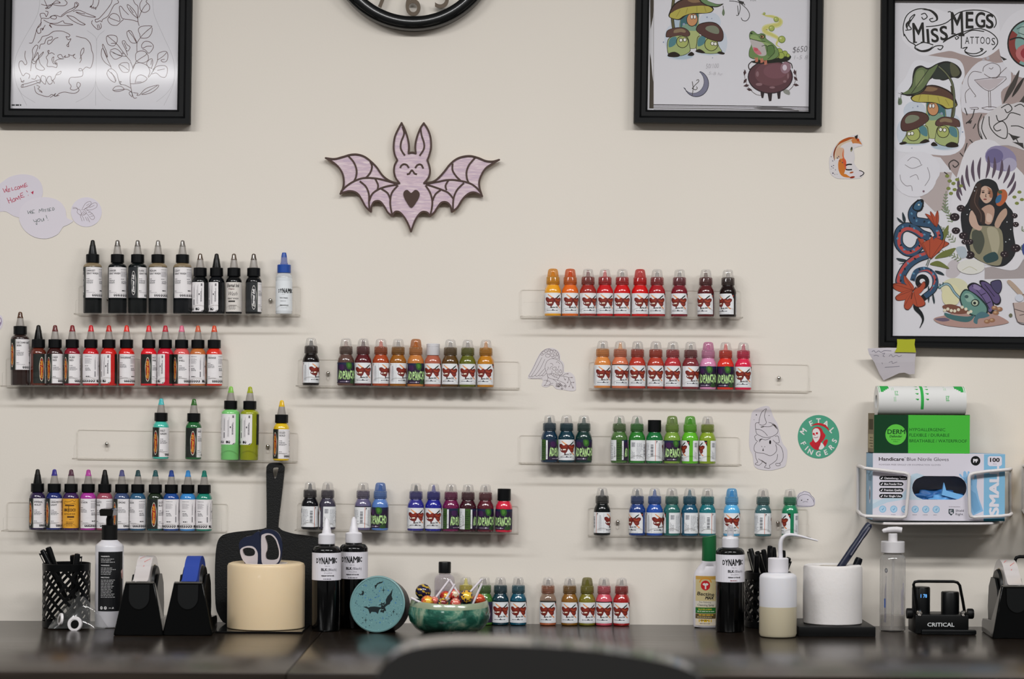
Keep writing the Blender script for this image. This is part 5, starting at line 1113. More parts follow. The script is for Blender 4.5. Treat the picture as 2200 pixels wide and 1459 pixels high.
picture_frame('black framed line drawing of a skull and leaves on a bare back', [(0, -330), (419, -327), (410, 268), (-8, 265.5)], [(32, -296), (389, -294), (380.5, 236), (22.5, 233)], art_lines)
def mushroom_trio(A, tf, flip):
    """three wide-capped mushroom figures under a leaf; drawn in one set of coordinates, mirrored for the second print"""
    A.tf = (lambda x, y: tf(1440 - x, y)) if flip else tf
    ol = '#2a2018'
    for x, y, a, b in ((560, 250, 110, 190), (880, 240, 120, 110), (470, 420, 80, 150), (1010, 460, 60, 130), (560, 600, 150, 50), (890, 560, 160, 40)): A.ell(x, y, a, b, '#c4ccd8', n=18)
    A.ell(540, 250, 60, 120, '#a9bccb'); A.ell(900, 560, 120, 26, '#a9bccb'); A.ell(580, 610, 110, 30, '#a9bccb')
    A.line([(492, -30), (478, 90), (476, 200), (492, 330)], 34, ol, smooth=5); A.line([(492, -30), (478, 90), (476, 200), (492, 330)], 22, '#5e5a34', smooth=5)
    body = [(585, 130), (745, 120), (758, 240), (770, 330), (760, 430), (745, 505), (690, 525), (630, 505), (630, 420), (560, 330), (560, 230)]
    A.blob([(x + (x - 670) * .03, y + (y - 330) * .02) for x, y in body], ol, 4); A.blob(body, '#a8b26c', 4); A.blob([(585, 140), (740, 130), (752, 235), (720, 300), (640, 300), (566, 310), (564, 220)], '#3a6a70', 4); A.blob([(600, 260), (720, 280), (740, 330), (640, 330), (580, 320)], '#7a9c80', 4)
    A.ell(690, 212, 62, 76, ol, 8); A.ell(690, 210, 56, 70, '#c88a54', 8)
    for x in (686, 718): A.ell(x, 182, 17, 26, ol, n=14); A.ell(x, 182, 12, 20, '#e6e2dc', n=14)
    A.blob([(436, 180), (440, 140), (480, 60), (560, 0), (700, -40), (850, 0), (915, 80), (920, 110), (880, 140), (760, 150), (640, 160), (560, 215), (480, 205)], ol, 4)
    A.blob([(446, 178), (470, 130), (560, 90), (700, 66), (840, 62), (905, 92), (900, 122), (840, 140), (700, 142), (600, 170), (545, 205), (490, 200)], '#b4a836', 4); A.blob([(470, 100), (520, 40), (620, -10), (720, -28), (830, 0), (895, 66), (760, 58), (620, 76), (520, 106), (462, 140)], '#5c3f32', 4); A.blob([(640, 0), (740, -20), (800, 14), (700, 30)], '#8a6a48', 4)
    A.lines([[(560, 110), (520, 180)], [(640, 86), (620, 150)], [(740, 70), (740, 135)], [(820, 66), (840, 130)]], 5, '#8a7c28')
    A.blob([(760, -30), (860, 10), (960, 44), (1030, 40), (960, 78), (860, 66), (780, 20)], ol, 4); A.blob([(780, -30), (870, 14), (960, 50), (1008, 46), (950, 68), (860, 56), (790, 14)], '#6a8a58', 4)
    A.line([(1022, 60), (1028, 110)], 6, ol); A.blob([(1028, 90), (1042, 140), (1028, 172), (1012, 142)], '#6a7a5c', 4)
    for (cap, capc, bx, by, fx, fy, fr, e1, e2, sh, dx) in (
        ([(404, 390), (420, 330), (500, 300), (590, 296), (650, 330), (668, 372), (640, 396), (560, 382), (480, 398), (420, 404)], ('#604038', '#8a7454'), 548, 500, 584, 452, 62, (568, 434), (610, 430), -1, 0),
        ([(730, 320), (760, 262), (860, 236), (950, 250), (1010, 310), (1030, 380), (1015, 440), (960, 450), (860, 420), (770, 366)], ('#583832', '#7a8068'), 860, 490, 896, 478, 70, (908, 470), (940, 474), 1, 0)):
        bl = [(bx - 100, by - 90), (bx + 70, by - 110), (bx + 112, by), (bx + 110, by + 60), (bx + 20, by + 100), (bx - 100, by + 90), (bx - 124, by + 20)] if sh < 0 else [(bx - 90, by - 100), (bx + 60, by - 70), (bx + 120, by + 20), (bx + 140, by + 70), (bx + 20, by + 88), (bx - 110, by + 60), (bx - 118, by - 20)]
        A.blob([(x + (x - bx) * .05, y + (y - by) * .05) for x, y in bl], ol, 4); A.blob(bl, '#9fae6a', 4); A.blob([(bx - 100, by - 80), (bx - 30, by - 100), (bx - 40, by - 20), (bx - 110, by + 10)], '#4c8088', 4)
        A.ell(fx, fy, fr + 5, fr + 5, ol); A.ell(fx, fy, fr - 2, fr - 2, '#a4ae58')
        for ex, ey in (e1, e2): A.ell(ex, ey, 21, 23, ol, n=14); A.ell(ex, ey, 15, 17, '#e2e0d4', n=14)
        A.blob([(x, y) for x, y in cap], ol, 4); mx = sum(p[0] for p in cap) / len(cap); my = sum(p[1] for p in cap) / len(cap)
        A.blob([(mx + (x - mx) * .95, my + (y - my) * .92) for x, y in cap], capc[0], 4); A.blob([(mx + 20 + (x - mx) * .5, my - 22 + (y - my) * .42) for x, y in cap], capc[1], 4)
    A.blob([(424, 606), (440, 575), (500, 560), (556, 590), (540, 614), (470, 618)], ol, 4); A.blob([(640, 596), (680, 560), (712, 585), (690, 605)], ol, 4); A.blob([(724, 555), (770, 530), (830, 570), (790, 575)], ol, 4); A.blob([(960, 575), (990, 555), (1042, 575), (1020, 590)], ol, 4)
    for x, y, r in ((850, 186, 9), (900, 200, 6), (380, 456, 8), (600, 262, 14), (910, 625, 6)): A.ell(x, y, r, r, '#8c98b4', n=8)
def art_frog(A):
    z = zoom(1350, 0, 5.03); A.tf = z
    A.rect(214, -400, 272, 1175, '#d2d0d4')
    for p in ([(236, -400), (276, -400), (274, 40), (268, 180), (240, 320), (236, 120)], [(232, 570), (246, 640), (258, 800), (272, 900), (270, 1174), (226, 1172), (232, 800)]): A.poly(p, '#4a4238')
    A.line([(274, -400), (272, 560), (272, 1170)], 4, '#6a625a')
    for y, w, c in ((1132, 9, '#3e3a3c'), (1148, 10, '#8c8890'), (1166, 8, '#55504c'), (1182, 8, '#9a969c')): A.line([(272, y), (900, y + 8), (1500, y + 18), (1948, y + 26)], w, c)
    A.blob([(1340, 1166), (1500, 1152), (1700, 1166), (1850, 1200), (1700, 1196), (1500, 1184)], '#6a6668', 4)
    mushroom_trio(A, z, False); A.tf = z; k = '#242220'
    A.lines([[(1090, 10), (1180, 20), (1240, 60), (1290, 110), (1310, 170), (1280, 222), (1235, 220), (1220, 190)], [(1200, 30), (1210, 90), (1190, 160), (1165, 165)], [(1180, 0), (1240, 30), (1260, 60)], [(1180, 60), (1190, 160)]], 7, '#4a4846'); A.poly([(1180, 0), (1250, 20), (1240, 50), (1200, 30)], '#3c3a38')
    A.text('PIX', 1320, 14, 44, '#6a666a', -.01, 0, .2, 'l', down=True)
    s = [(1440, 150), (1490, 170), (1560, 180), (1640, 220), (1630, 260), (1560, 280), (1480, 300), (1480, 340), (1560, 380), (1620, 420), (1600, 480), (1640, 510)]
    A.line(s, 62, '#d2cf8e', smooth=5, taper=True); A.line(s, 34, '#c8c25e', smooth=5, taper=True)
    for x, y, r in ((1597, 210, 28), (1548, 308, 32), (1658, 426, 40), (1468, 146, 14)): A.ell(x, y, r, r, '#6c8030'); A.ell(x, y - 2, r * .82, r * .82, '#a4b048'); A.ell(x - r * .3, y - r * .3, r * .3, r * .25, '#ccd084')
    # cauldron
    A.lines([[(1252, 750), (1262, 850), (1300, 950), (1380, 1020), (1440, 1030)], [(1812, 760), (1810, 850), (1780, 930), (1720, 990)]], 5, '#5a4a42')
    for x, y, a in ((1258, 785, 80), (1262, 875, 55), (1275, 925, 10), (1308, 968, -15), (1798, 782, 100), (1808, 850, 130), (1812, 918, 170)):
        c, q = math.cos(math.radians(a)), math.sin(math.radians(a)); A.poly([(x - 34 * c, y + 34 * q), (x - 16 * q, y - 16 * c), (x + 34 * c, y - 34 * q), (x + 16 * q, y + 16 * c)], '#4a3436')
    A.blob([(1672, 978), (1710, 966), (1744, 990), (1740, 1026), (1690, 1010)], '#8a8c84', 4)
    for p in ([(1425, 985), (1470, 1000), (1458, 1060), (1440, 1060)], [(1502, 1000), (1556, 1000), (1546, 1092), (1520, 1094)], [(1604, 985), (1648, 980), (1640, 1066), (1616, 1070)]): A.poly(p, '#33272a')
    A.ell(1534, 830, 244, 182, '#2c2024', n=36); A.ell(1534, 830, 234, 172, '#5c3a40', n=36); A.ell(1556, 800, 190, 130, '#6e464c', n=30); A.ell(1590, 770, 130, 80, '#7a4e56', n=26); A.ell(1700, 730, 54, 66, '#93707c', 20); A.ell(1690, 730, 24, 32, '#cfc0cc')
    for x, y, a, b in ((1395, 800, 16, 30), (1412, 912, 36, 16), (1555, 945, 30, 12), (1690, 880, 18, 14), (1725, 820, 10, 30)): A.ell(x, y, a, b, '#8a666c')
    A.lines([[(1340, 660), (1300, 700), (1310, 750), (1345, 720)], [(1700, 660), (1760, 690), (1772, 740)]], 10, '#3a2c2c')
    A.blob([(1330, 668), (1420, 640), (1600, 620), (1752, 600), (1720, 660), (1560, 680), (1420, 690)], '#22241c', 4)
    for x, y, r in ((1630, 560, 40), (1690, 580, 34), (1650, 600, 38), (1600, 596, 36), (1725, 600, 22)): A.ell(x, y, r, r, '#4c5a20'); A.ell(x, y, r - 5, r - 5, '#9cac3c')
    # frog
    g = '#6c8a4c'; out = [(1310, 400), (1320, 352), (1352, 338), (1400, 372), (1440, 362), (1480, 380), (1490, 420), (1560, 470), (1610, 530), (1620, 600), (1560, 640), (1480, 650), (1380, 640), (1310, 610), (1310, 540), (1330, 480)]
    A.blob([(x + (x - 1450) * .03, y + (y - 490) * .03) for x, y in out], '#2c3a1e', 4); A.blob(out, g, 4); A.blob([(1330, 380), (1390, 385), (1440, 440), (1540, 480), (1590, 540), (1500, 500), (1400, 440), (1320, 420)], '#8aa45e', 4)
    A.blob([(1318, 425), (1400, 445), (1460, 470), (1480, 520), (1490, 590), (1430, 605), (1370, 570), (1340, 510)], '#b8b0ae', 4); A.blob([(1350, 510), (1400, 530), (1440, 580), (1400, 590), (1360, 560)], '#c8707a', 4); A.ell(1380, 535, 22, 18, '#c84c5c')
    A.line([(1312, 418), (1400, 440), (1480, 450)], 7, '#2c3a1e', smooth=4); A.ell(1448, 398, 28, 24, '#2c3a1e'); A.ell(1446, 398, 20, 16, '#b08a54'); A.ell(1442, 398, 9, 11, '#17140f'); A.ell(1330, 360, 12, 10, '#2c3a1e')
    A.blob([(1500, 500), (1560, 490), (1580, 560), (1540, 610), (1500, 590)], '#587a3c', 4); A.lines([[(1500, 500), (1560, 490), (1580, 560), (1540, 610), (1505, 640)], [(1440, 500), (1490, 490), (1500, 560)]], 6, '#2c3a1e')
    for x0, y0 in ((1385, 660), (1440, 668), (1482, 690)): A.lines([[(x0 - 18, y0 - 40), (x0 - 6, y0), (x0 - 14, y0 + 8)], [(x0, y0 - 36), (x0 + 4, y0 + 12)], [(x0 + 8, y0 - 40), (x0 + 14, y0 + 4)]], 9, '#c87458')
    m1 = ellp(735, 905, 132, 140, 26, 0, -72, 160); m2 = ellp(700, 880, 118, 128, 26, 0, -55, 150)
    A.poly(m1 + m2[::-1], '#7a7a90'); A.line(m1, 6, '#2e2e3a'); A.line(m2, 4, '#3a3a48')
    A.lines([[(690, 1030), (700, 950), (690, 880)], [(690, 960), (720, 920), (760, 880), (755, 860), (735, 870)], [(690, 950), (720, 970), (745, 955), (735, 935)]], 6, '#4a4438')
    A.text('$650', 1776, 568, 92, '#6a666a', -.012, 4, .25, 'l', down=True, fit=160); A.text('1-5 8', 1790, 640, 62, '#b0acb2', -.015, 0, .2, 'l', down=True, fit=150); A.text('50/100', 838, 740, 74, '#a8a4aa', -.015, 2, .2, 'l', down=True, fit=140); A.text('.5-8 hr', 850, 806, 50, '#b4b0b6', -.015, -4, .2, 'l', down=True, fit=170)
picture_frame('black framed print of mushrooms, a crescent moon and a frog on a cauldron', [(1369.5, -330), (1775, -325), (1765.5, 271), (1361, 265)], [(1400, -292), (1744, -288), (1737, 239.5), (1391, 236)], art_frog)
def art_stickers(A):
    z = zoom(1880, 0, 3.84); z2 = zoom(1880, 370, 3.74); A.tf = z; k = '#2a2826'; W_ = '#dad8de'
    A.poly([(424, 455), (640, 415), (720, 430), (1040, 310), (1110, 500), (1140, 620), (1229, 600), (1400, 600), (1400, 1900), (1190, 1700), (700, 1500), (540, 1300), (420, 1280), (560, 980), (700, 860), (720, 700), (620, 480)], '#a89490')
    A.tf = z2; A.poly([(440, 0), (620, 0), (560, 300), (480, 320), (360, 200)], '#b4a6a4'); A.poly([(880, 770), (1190, 700), (1400, 720), (1400, 850), (880, 860)], '#a59a9a'); A.blob([(590, 730), (660, 700), (700, 780), (640, 850), (570, 830)], '#bdb4b8', 4); A.tf = z
    A.blob([(220, 240), (250, 120), (360, 60), (500, 70), (600, 100), (700, 70), (920, 66), (1010, 140), (1030, 250), (1060, 340), (1000, 420), (880, 480), (720, 450), (600, 420), (400, 460), (300, 400), (230, 330)], '#dedce2', 4)
    # lettering of the shop sign
    def serif(ch, x, y, h, w, col=k, rot=0): A.text(ch, x, y, h * 1.38, col, .02, rot, 0, 'c', down=True, fit=w); A.rect(x - w * .52, y - 6, x - w * .16, y + 4, col); A.rect(x + w * .16, y - 6, x + w * .52, y + 4, col)
    serif('M', 362, 350, 170, 96, k, 3); serif('I', 440, 350, 116, 22, k, 4)
    for ch, x, y, h, w in (('S', 498, 346, 116, 64), ('S', 572, 330, 120, 66), ('E', 780, 232, 140, 66), ('G', 868, 226, 130, 84), ('S', 946, 232, 120, 66)): A.text(ch, x, y, h * 1.38, k, .025, 5 if x < 600 else 0, 0, 'c', down=True, fit=w)
    serif('M', 680, 280, 190, 100, k, 2)
    for i, ch in enumerate('TATTOOS'): A.text(ch, (712, 760, 800, 842, 886, 932, 976)[i], (400, 362, 362, 362, 362, 366, 372)[i], 170 if not i else 86, k, .005, 0, 0, 'c', down=True, fit=(52, 36, 32, 34, 38, 38, 32)[i])
    A.lines([[(240, 300), (232, 220), (260, 130), (330, 80), (420, 74), (480, 110), (510, 160), (470, 180), (450, 160), (480, 150)], [(250, 250), (300, 240), (280, 200), (330, 120), (290, 150), (270, 220)], [(240, 280), (280, 340), (330, 370), (330, 400), (380, 425), (440, 420), (500, 380), (560, 380), (540, 410), (515, 400)], [(330, 380), (400, 350), (480, 370)], [(420, 220), (520, 210), (600, 180), (680, 110), (780, 84), (900, 90), (980, 130), (1000, 190), (980, 230)], [(600, 100), (620, 96), (640, 120)], [(560, 350), (640, 300), (740, 260), (850, 235), (940, 260), (1000, 310), (1010, 360), (970, 410)], [(720, 290), (800, 250), (900, 260)], [(670, 300), (690, 310), (670, 325), (660, 305)], [(720, 400), (760, 390), (740, 420), (780, 440), (840, 440), (890, 410), (870, 400), (885, 425)], [(740, 430), (800, 462), (870, 455), (920, 420)], [(380, 120), (410, 110), (430, 140), (400, 160), (385, 140)]], 8, k)
    A.line([(390, 80), (450, 84), (500, 120), (512, 160), (490, 176)], 20, k, smooth=4, taper=True); A.line([(300, 160), (260, 200), (270, 250)], 16, k, smooth=4, taper=True); A.line([(330, 390), (380, 420), (440, 410), (480, 380)], 15, k, smooth=4, taper=True); A.line([(560, 345), (640, 300), (720, 268)], 15, k, smooth=4, taper=True)
    # mushrooms, mirrored
    A.blob([(170, 760), (250, 640), (330, 500), (470, 520), (560, 480), (700, 500), (740, 620), (700, 740), (720, 980), (740, 1180), (620, 1280), (350, 1260), (170, 1230), (160, 1000)], '#dcdbe2', 4)
    def T(x, y):  # first print's coordinates -> this print
        return z(1022 - x * .789, 731 + y * .786)
    mushroom_trio(A, lambda x, y: T(x, y), False); A.tf = z
    A.blob([(188, 765), (240, 772), (300, 700), (310, 620), (330, 560), (380, 540), (440, 560), (520, 520), (600, 505), (680, 540), (715, 600), (690, 645), (640, 640), (560, 665), (500, 640), (450, 660), (400, 740), (320, 780), (240, 785)], k, 4)
    A.blob([(230, 772), (300, 720), (322, 630), (345, 575), (390, 555), (440, 575), (520, 532), (450, 650), (390, 735), (320, 770)], '#66764a', 4); A.blob([(340, 600), (400, 580), (400, 660), (340, 720)], '#7c8a58', 4); A.blob([(470, 640), (530, 540), (600, 520), (640, 560), (600, 640), (550, 655)], '#343a34', 4); A.blob([(620, 520), (670, 545), (700, 600), (670, 632), (630, 620)], '#5c5c42', 4)
    A.line([(525, 548), (590, 610), (640, 700), (655, 860), (645, 960)], 20, k, smooth=4); A.line([(525, 548), (590, 610), (640, 700), (655, 860), (645, 960)], 10, '#6c7250', smooth=4); A.line([(440, 575), (380, 660), (300, 770)], 5, k); A.blob([(198, 800), (210, 850), (198, 868), (188, 846)], '#5c6c54', 4)
    # otter on a martini glass
    A.blob([(720, 700), (780, 580), (880, 500), (1000, 520), (1100, 520), (1120, 680), (1040, 760), (1040, 920), (860, 930), (720, 920)], '#d6d3da', 4)
    A.lines([[(890, 590), (900, 550), (960, 520), (1020, 540), (1035, 590), (1010, 640), (950, 640), (900, 610)], [(880, 600), (810, 590), (770, 640), (770, 700), (800, 750), (830, 790), (820, 800)], [(820, 660), (1080, 635), (1000, 720), (940, 750), (880, 720), (820, 660)], [(935, 750), (940, 890)], [(950, 750), (955, 890)], [(880, 890), (940, 880), (1010, 890), (940, 908), (880, 892)], [(750, 850), (745, 770), (780, 730)], [(940, 560), (960, 570), (975, 555)], [(1000, 640), (1060, 580), (1105, 540)], [(780, 890), (840, 885), (850, 900), (790, 900)]], 5, '#6a5c5c'); A.ell(985, 690, 20, 16, '#a09890'); A.ell(930, 480, 14, 14, '#b4b0b8'); A.ell(895, 492, 10, 10, '#b4b0b8')
    A.poly([(822, 664), (1070, 642), (1000, 715), (940, 745), (880, 715)], '#c0b4b8')
    # teal and red ring at the edge
    A.ell(1270, 360, 250, 290, '#dcdae0', n=40)
    A.ell(1275, 360, 185, 200, k, n=40); A.ell(1275, 360, 172, 187, '#7aa49e', n=40); A.poly(ellp(1275, 360, 172, 187, 20, 0, 120, 215) + ellp(1275, 360, 120, 130, 20, 0, 215, 120), '#8c3a34'); A.ell(1290, 260, 100, 80, '#9fbab2'); A.ell(1270, 440, 110, 80, '#c06a6a'); A.ell(1280, 440, 80, 56, '#9c2f3a'); A.line([(1110, 330), (1180, 310), (1240, 330), (1300, 400)], 12, k, smooth=4); A.lines([[(1170, 240), (1220, 220), (1260, 240)], [(1180, 270), (1240, 290)]], 6, '#3c5a54')
    # black curls
    A.line([(1190, 580), (1150, 680), (1100, 770), (1060, 850)], 44, '#4a4440', smooth=5, taper=True); A.line([(1229, 640), (1180, 720), (1130, 800)], 30, '#3a3532', smooth=5, taper=True); A.line([(1300, 700), (1200, 860), (1120, 900)], 40, '#4a4440', smooth=5, taper=True)
    A.blob([(1050, 860), (1120, 860), (1229, 850), (1330, 1000), (1300, 1240), (1100, 1200), (900, 1200), (860, 1050), (900, 960)], '#cbc6c8', 4)
    A.lines([[(1040, 890), (1100, 860), (1130, 900), (1090, 930), (1070, 900)], [(1150, 880), (1200, 860), (1240, 890)], [(880, 940), (850, 1030), (870, 1130), (940, 1200), (1000, 1180)], [(900, 960), (880, 1060), (920, 1150)], [(940, 960), (950, 1050), (1010, 1120), (1080, 1140), (1090, 1060), (1050, 1000), (980, 1040), (1000, 1080), (1040, 1070)], [(1000, 950), (1020, 1000), (1080, 980), (1120, 930), (1200, 950)], [(1120, 1040), (1180, 1040), (1229, 1060)], [(1100, 1100), (1160, 1140), (1190, 1200)], [(750, 1020), (800, 970), (820, 900)], [(760, 950), (740, 890)], [(810, 1060), (830, 1020)], [(780, 1150), (820, 1200), (830, 1260)], [(620, 1400), (610, 1350), (650, 1320), (690, 1350), (660, 1380), (640, 1360)], [(570, 1420), (600, 1440)], [(760, 1180), (740, 1260), (760, 1300)], [(700, 1260), (740, 1300), (760, 1280)]], 8, '#3a3634')
    for p in ([(860, 1060), (880, 1160), (960, 1210), (900, 1180)], [(1130, 1170), (1220, 1180), (1229, 1230), (1190, 1200)], [(1110, 1110), (1140, 1160), (1200, 1130)], [(800, 1180), (830, 1230), (820, 1190)], [(750, 1010), (800, 990), (790, 1020)], [(1030, 460), (1090, 490), (1060, 500)], [(700, 1380), (770, 1340), (740, 1380)]): A.poly(p, '#3a3634')
    # faint ring sticker
    A.ell(360, 1400, 180, 150, '#d9d7de'); A.tf = z2; A.ell(320, 40, 175, 160, '#d9d7de'); A.lines([[(200, 20), (210, 70), (250, 110), (290, 110), (300, 150)], [(420, -40), (440, 40), (400, 110)], [(240, -60), (300, -30), (380, -60)], [(280, 40), (330, 20), (350, 60)], [(260, -90), (300, -120), (350, -100), (370, -60)]], 5, '#8c868c'); A.ell(390, 154, 9, 9, '#7a5c6c')
    # woman with a parrot among ferns
    def spray_(x, y, a, n, col, l=36):
        for i in range(n):
            for sg in (-1, 1):
                t = i / n; px, py = x + math.cos(a) * t * 160, y - math.sin(a) * t * 160; b = a + sg * .9; A.line([(px, py), (px + math.cos(b) * l * (1 - t * .6), py - math.sin(b) * l * (1 - t * .6))], 8, col)
        A.line([(x, y), (x + math.cos(a) * 170, y - math.sin(a) * 170)], 4, col)
    A.blob([(600, 300), (650, 60), (760, -220), (960, -250), (1120, -60), (1230, 100), (1260, 500), (1180, 720), (1090, 790), (860, 740), (700, 750), (600, 560)], '#d8d5da', 4)
    A.ell(1010, -110, 130, 100, '#8d84a8', 20); A.ell(960, -130, 70, 60, '#6d6490'); A.ell(1080, -60, 60, 56, '#a9a3bc')
    for i, (x0, y0, x1, y1) in enumerate(((700, 190, 670, 40), (730, 150, 700, 20), (760, 120, 740, -60), (800, 80, 790, -100), (840, 60, 850, -120), (890, 50, 910, -130), (940, 50, 960, -120), (990, 60, 1020, -100), (1030, 90, 1080, -60), (1060, 130, 1120, 0), (1070, 190, 1130, 70), (690, 230, 665, 130))): A.line([(x0, y0), ((x0 + x1) / 2 + (12 if x0 > 860 else -12), (y0 + y1) / 2), (x1, y1)], 26, '#5c4c5c', smooth=4, taper=True)
    for x, y in ((600, 70), (630, 90), (590, 130), (660, 60), (640, 140), (610, 170), (1120, 200), (1160, 160), (1180, 220), (1140, 250), (580, 30), (690, 110)): A.ell(x, y, 17, 13, '#7c8636')
    for x, y, a in ((560, 320, 1.5), (640, 560, 2.3), (690, 700, 2.7), (620, 400, 2.0), (1180, 470, .6), (1170, 620, .4)): spray_(x, y, a, 6, '#7c8a6a')
    A.blob([(780, 160), (820, 80), (900, 52), (970, 80), (1000, 150), (1060, 260), (1110, 330), (1110, 470), (1130, 640), (1060, 740), (980, 760), (900, 740), (800, 690), (740, 620), (700, 470), (690, 330), (740, 250)], '#26272a', 4)
    A.blob([(790, 440), (860, 430), (1000, 450), (1030, 560), (1020, 700), (990, 750), (880, 730), (780, 660), (760, 540)], '#8a8468', 4); A.blob([(780, 480), (850, 470), (880, 560), (840, 660), (790, 600)], '#4c5044', 4); A.blob([(900, 450), (980, 460), (1000, 580), (960, 700), (930, 600)], '#a8a084', 4); A.blob([(870, 680), (960, 640), (990, 700), (900, 730)], '#2e4a4c', 4)
    A.blob([(770, 310), (800, 330), (830, 420), (860, 440), (840, 470), (780, 440), (755, 380)], '#c2a08c', 4); A.blob([(850, 300), (920, 260), (960, 300), (940, 400), (900, 420), (850, 370)], '#b8917c', 4); A.blob([(900, 330), (940, 350), (930, 400), (895, 390)], '#d0b09c', 4); A.blob([(960, 420), (1000, 330), (1050, 290), (1060, 340), (1020, 400), (990, 450)], '#b8967f', 4)
    A.blob([(845, 140), (880, 110), (930, 130), (945, 180), (930, 230), (890, 250), (855, 220), (840, 180)], '#c9a48e', 4); A.blob([(900, 120), (940, 150), (945, 200), (920, 200), (915, 150)], '#a06a4c', 4); A.ell(868, 162, 12, 6, '#2a1c18'); A.ell(916, 168, 11, 6, '#2a1c18'); A.lines([[(856, 150), (880, 148)], [(905, 152), (928, 156)], [(892, 175), (888, 196), (896, 198)]], 5, '#3a2620'); A.ell(884, 218, 14, 6, '#8c3c38')
    A.blob([(800, 110), (850, 90), (850, 160), (830, 260), (880, 330), (880, 420), (840, 400), (790, 320), (760, 260)], '#3a2c28', 4); A.line([(820, 140), (800, 240), (850, 330), (850, 400)], 8, '#5c463c', smooth=4)
    A.blob([(990, 150), (1040, 140), (1064, 180), (1050, 230), (1010, 270), (975, 260), (980, 200)], '#b85a26', 4); A.blob([(985, 190), (1015, 180), (1010, 230), (975, 250), (968, 226)], '#2a6a94', 4); A.ell(1005, 160, 18, 14, '#4c5a3a')
    for x, y, r in ((690, 290, 34), (640, 360, 40), (650, 470, 34), (710, 510, 36), (760, 560, 30), (760, 665, 40), (1040, 660, 34), (1130, 610, 40), (1130, 420, 26), (1120, 350, 26), (720, 560, 26)): A.ell(x, y, r, r * .8, '#2c2126'); [A.ell(x + dx * r, y + dy * r, 4, 4, '#b8a8a8', n=6) for dx, dy in ((-.4, -.2), (.3, -.3), (0, .3))]
    for x, y in ((810, 120), (800, 150), (1060, 400), (1090, 460), (1080, 540), (1050, 560), (740, 340), (760, 300)): A.ell(x, y, 5, 5, '#c8ccd0', n=6)
    A.blob([(650, 610), (720, 600), (740, 670), (690, 690)], '#a9b4be', 4); A.blob([(1180, 590), (1230, 560), (1230, 670), (1190, 660)], '#3a4a8a', 4)
    # blue and red snake with lilies
    sn = lambda p, w, c, tp=False: A.line(p, w, c, smooth=6, taper=tp)
    lf = lambda p, c: A.blob(p, c, 4)
    for p in ([(220, 320), (245, 370), (240, 412), (222, 380)], [(176, 362), (215, 390), (236, 412), (195, 398)], [(172, 690), (240, 700), (262, 720), (200, 716)], [(190, 738), (230, 728), (258, 728)], [(480, 790), (530, 800), (556, 828), (500, 814)], [(430, 910), (440, 980), (430, 1050), (422, 980)], [(465, 970), (480, 1030), (474, 1058), (460, 1010)]): lf(p, '#26343c')
    for p in ([(590, 425), (580, 500), (545, 560), (525, 540), (545, 480)], [(648, 608), (600, 670), (520, 690), (480, 690), (540, 640)], [(440, 740), (500, 712), (560, 740), (595, 776), (520, 760)]): lf(p, '#6c7430')
    A.lines([[(420, 760), (450, 690), (520, 640)], [(410, 750), (430, 700)]], 5, '#3a4a30')
    head = [(370, 245), (320, 290), (300, 340), (320, 390), (390, 405), (460, 420), (505, 480), (510, 530), (460, 560)]
    loop = [(440, 520), (380, 500), (320, 460), (250, 440), (195, 480), (190, 570), (240, 630), (300, 640), (350, 600), (370, 545)]
    low = [(420, 660), (340, 690), (270, 740), (220, 810), (200, 880), (230, 920)]; curl = [(300, 870), (330, 800), (400, 780), (460, 810), (485, 870), (470, 940), (400, 1000), (340, 1050), (330, 1090), (370, 1140), (385, 1190), (360, 1250)]
    for p in (loop, low, curl, head): sn(p, 74 if p is not curl else 52, '#14181c', p is curl)
    for p in (loop, low, head): sn(p, 62, '#2d4f6e')
    sn(curl[:7], 40, '#2d4f6e')
    sn([(x + (6 if i < 5 else 12), y + (14 if i < 6 else -8)) for i, (x, y) in enumerate(loop[1:])], 26, '#b8413c'); sn([(x - 14, y - 8) for x, y in low], 24, '#b8413c'); sn([(500, 470), (512, 520), (470, 560)], 26, '#b8413c'); sn([(350, 800), (420, 790), (470, 830), (480, 880), (440, 960)], 18, '#b8413c', True)
    A.k += 1
    for p in (loop, low, head, curl[:6]):
        for i, (x, y) in enumerate(spline(p, 3)[::2]): A.ell(x + 6 * (-1) ** i, y - 8, 11, 8, '#4f86a8' if i % 2 else '#1a2836', 20 * i, 8, True)
    A.blob([(300, 290), (320, 240), (370, 216), (392, 235), (380, 300), (340, 318)], '#14181c', 4); A.blob([(310, 288), (330, 246), (366, 228), (380, 246), (366, 294), (336, 304)], '#2f5d7c', 4); A.ell(352, 262, 8, 7, '#c8d0c8'); A.ell(376, 236, 10, 8, '#141a20')
    A.ell(380, 880, 56, 60, '#14181c'); A.ell(380, 876, 22, 20, '#d8d6da')
    def lily(cx, cy, pet, col='#b0431c'):
        for p in pet: A.blob([(cx + (x - cx) * 1.05, cy + (y - cy) * 1.05) for x, y in p], '#5a1f10', 4); A.blob(p, col, 4); A.line([p[0], p[len(p) // 2]], 4, '#7a2c14')
    lily(450, 600, ([(440, 690), (380, 600), (345, 530), (400, 560), (450, 620)], [(440, 690), (400, 600), (385, 570), (440, 540), (460, 520), (480, 600)], [(450, 695), (470, 600), (480, 530), (540, 550), (590, 575), (540, 610), (500, 640)], [(460, 680), (500, 600), (555, 540), (545, 600), (500, 650)]))
    lily(460, 360, ([(480, 430), (430, 370), (405, 335), (440, 345), (470, 380)], [(480, 430), (450, 360), (445, 315), (475, 350), (490, 390)], [(490, 440), (480, 370), (500, 310), (510, 350), (508, 400)]))
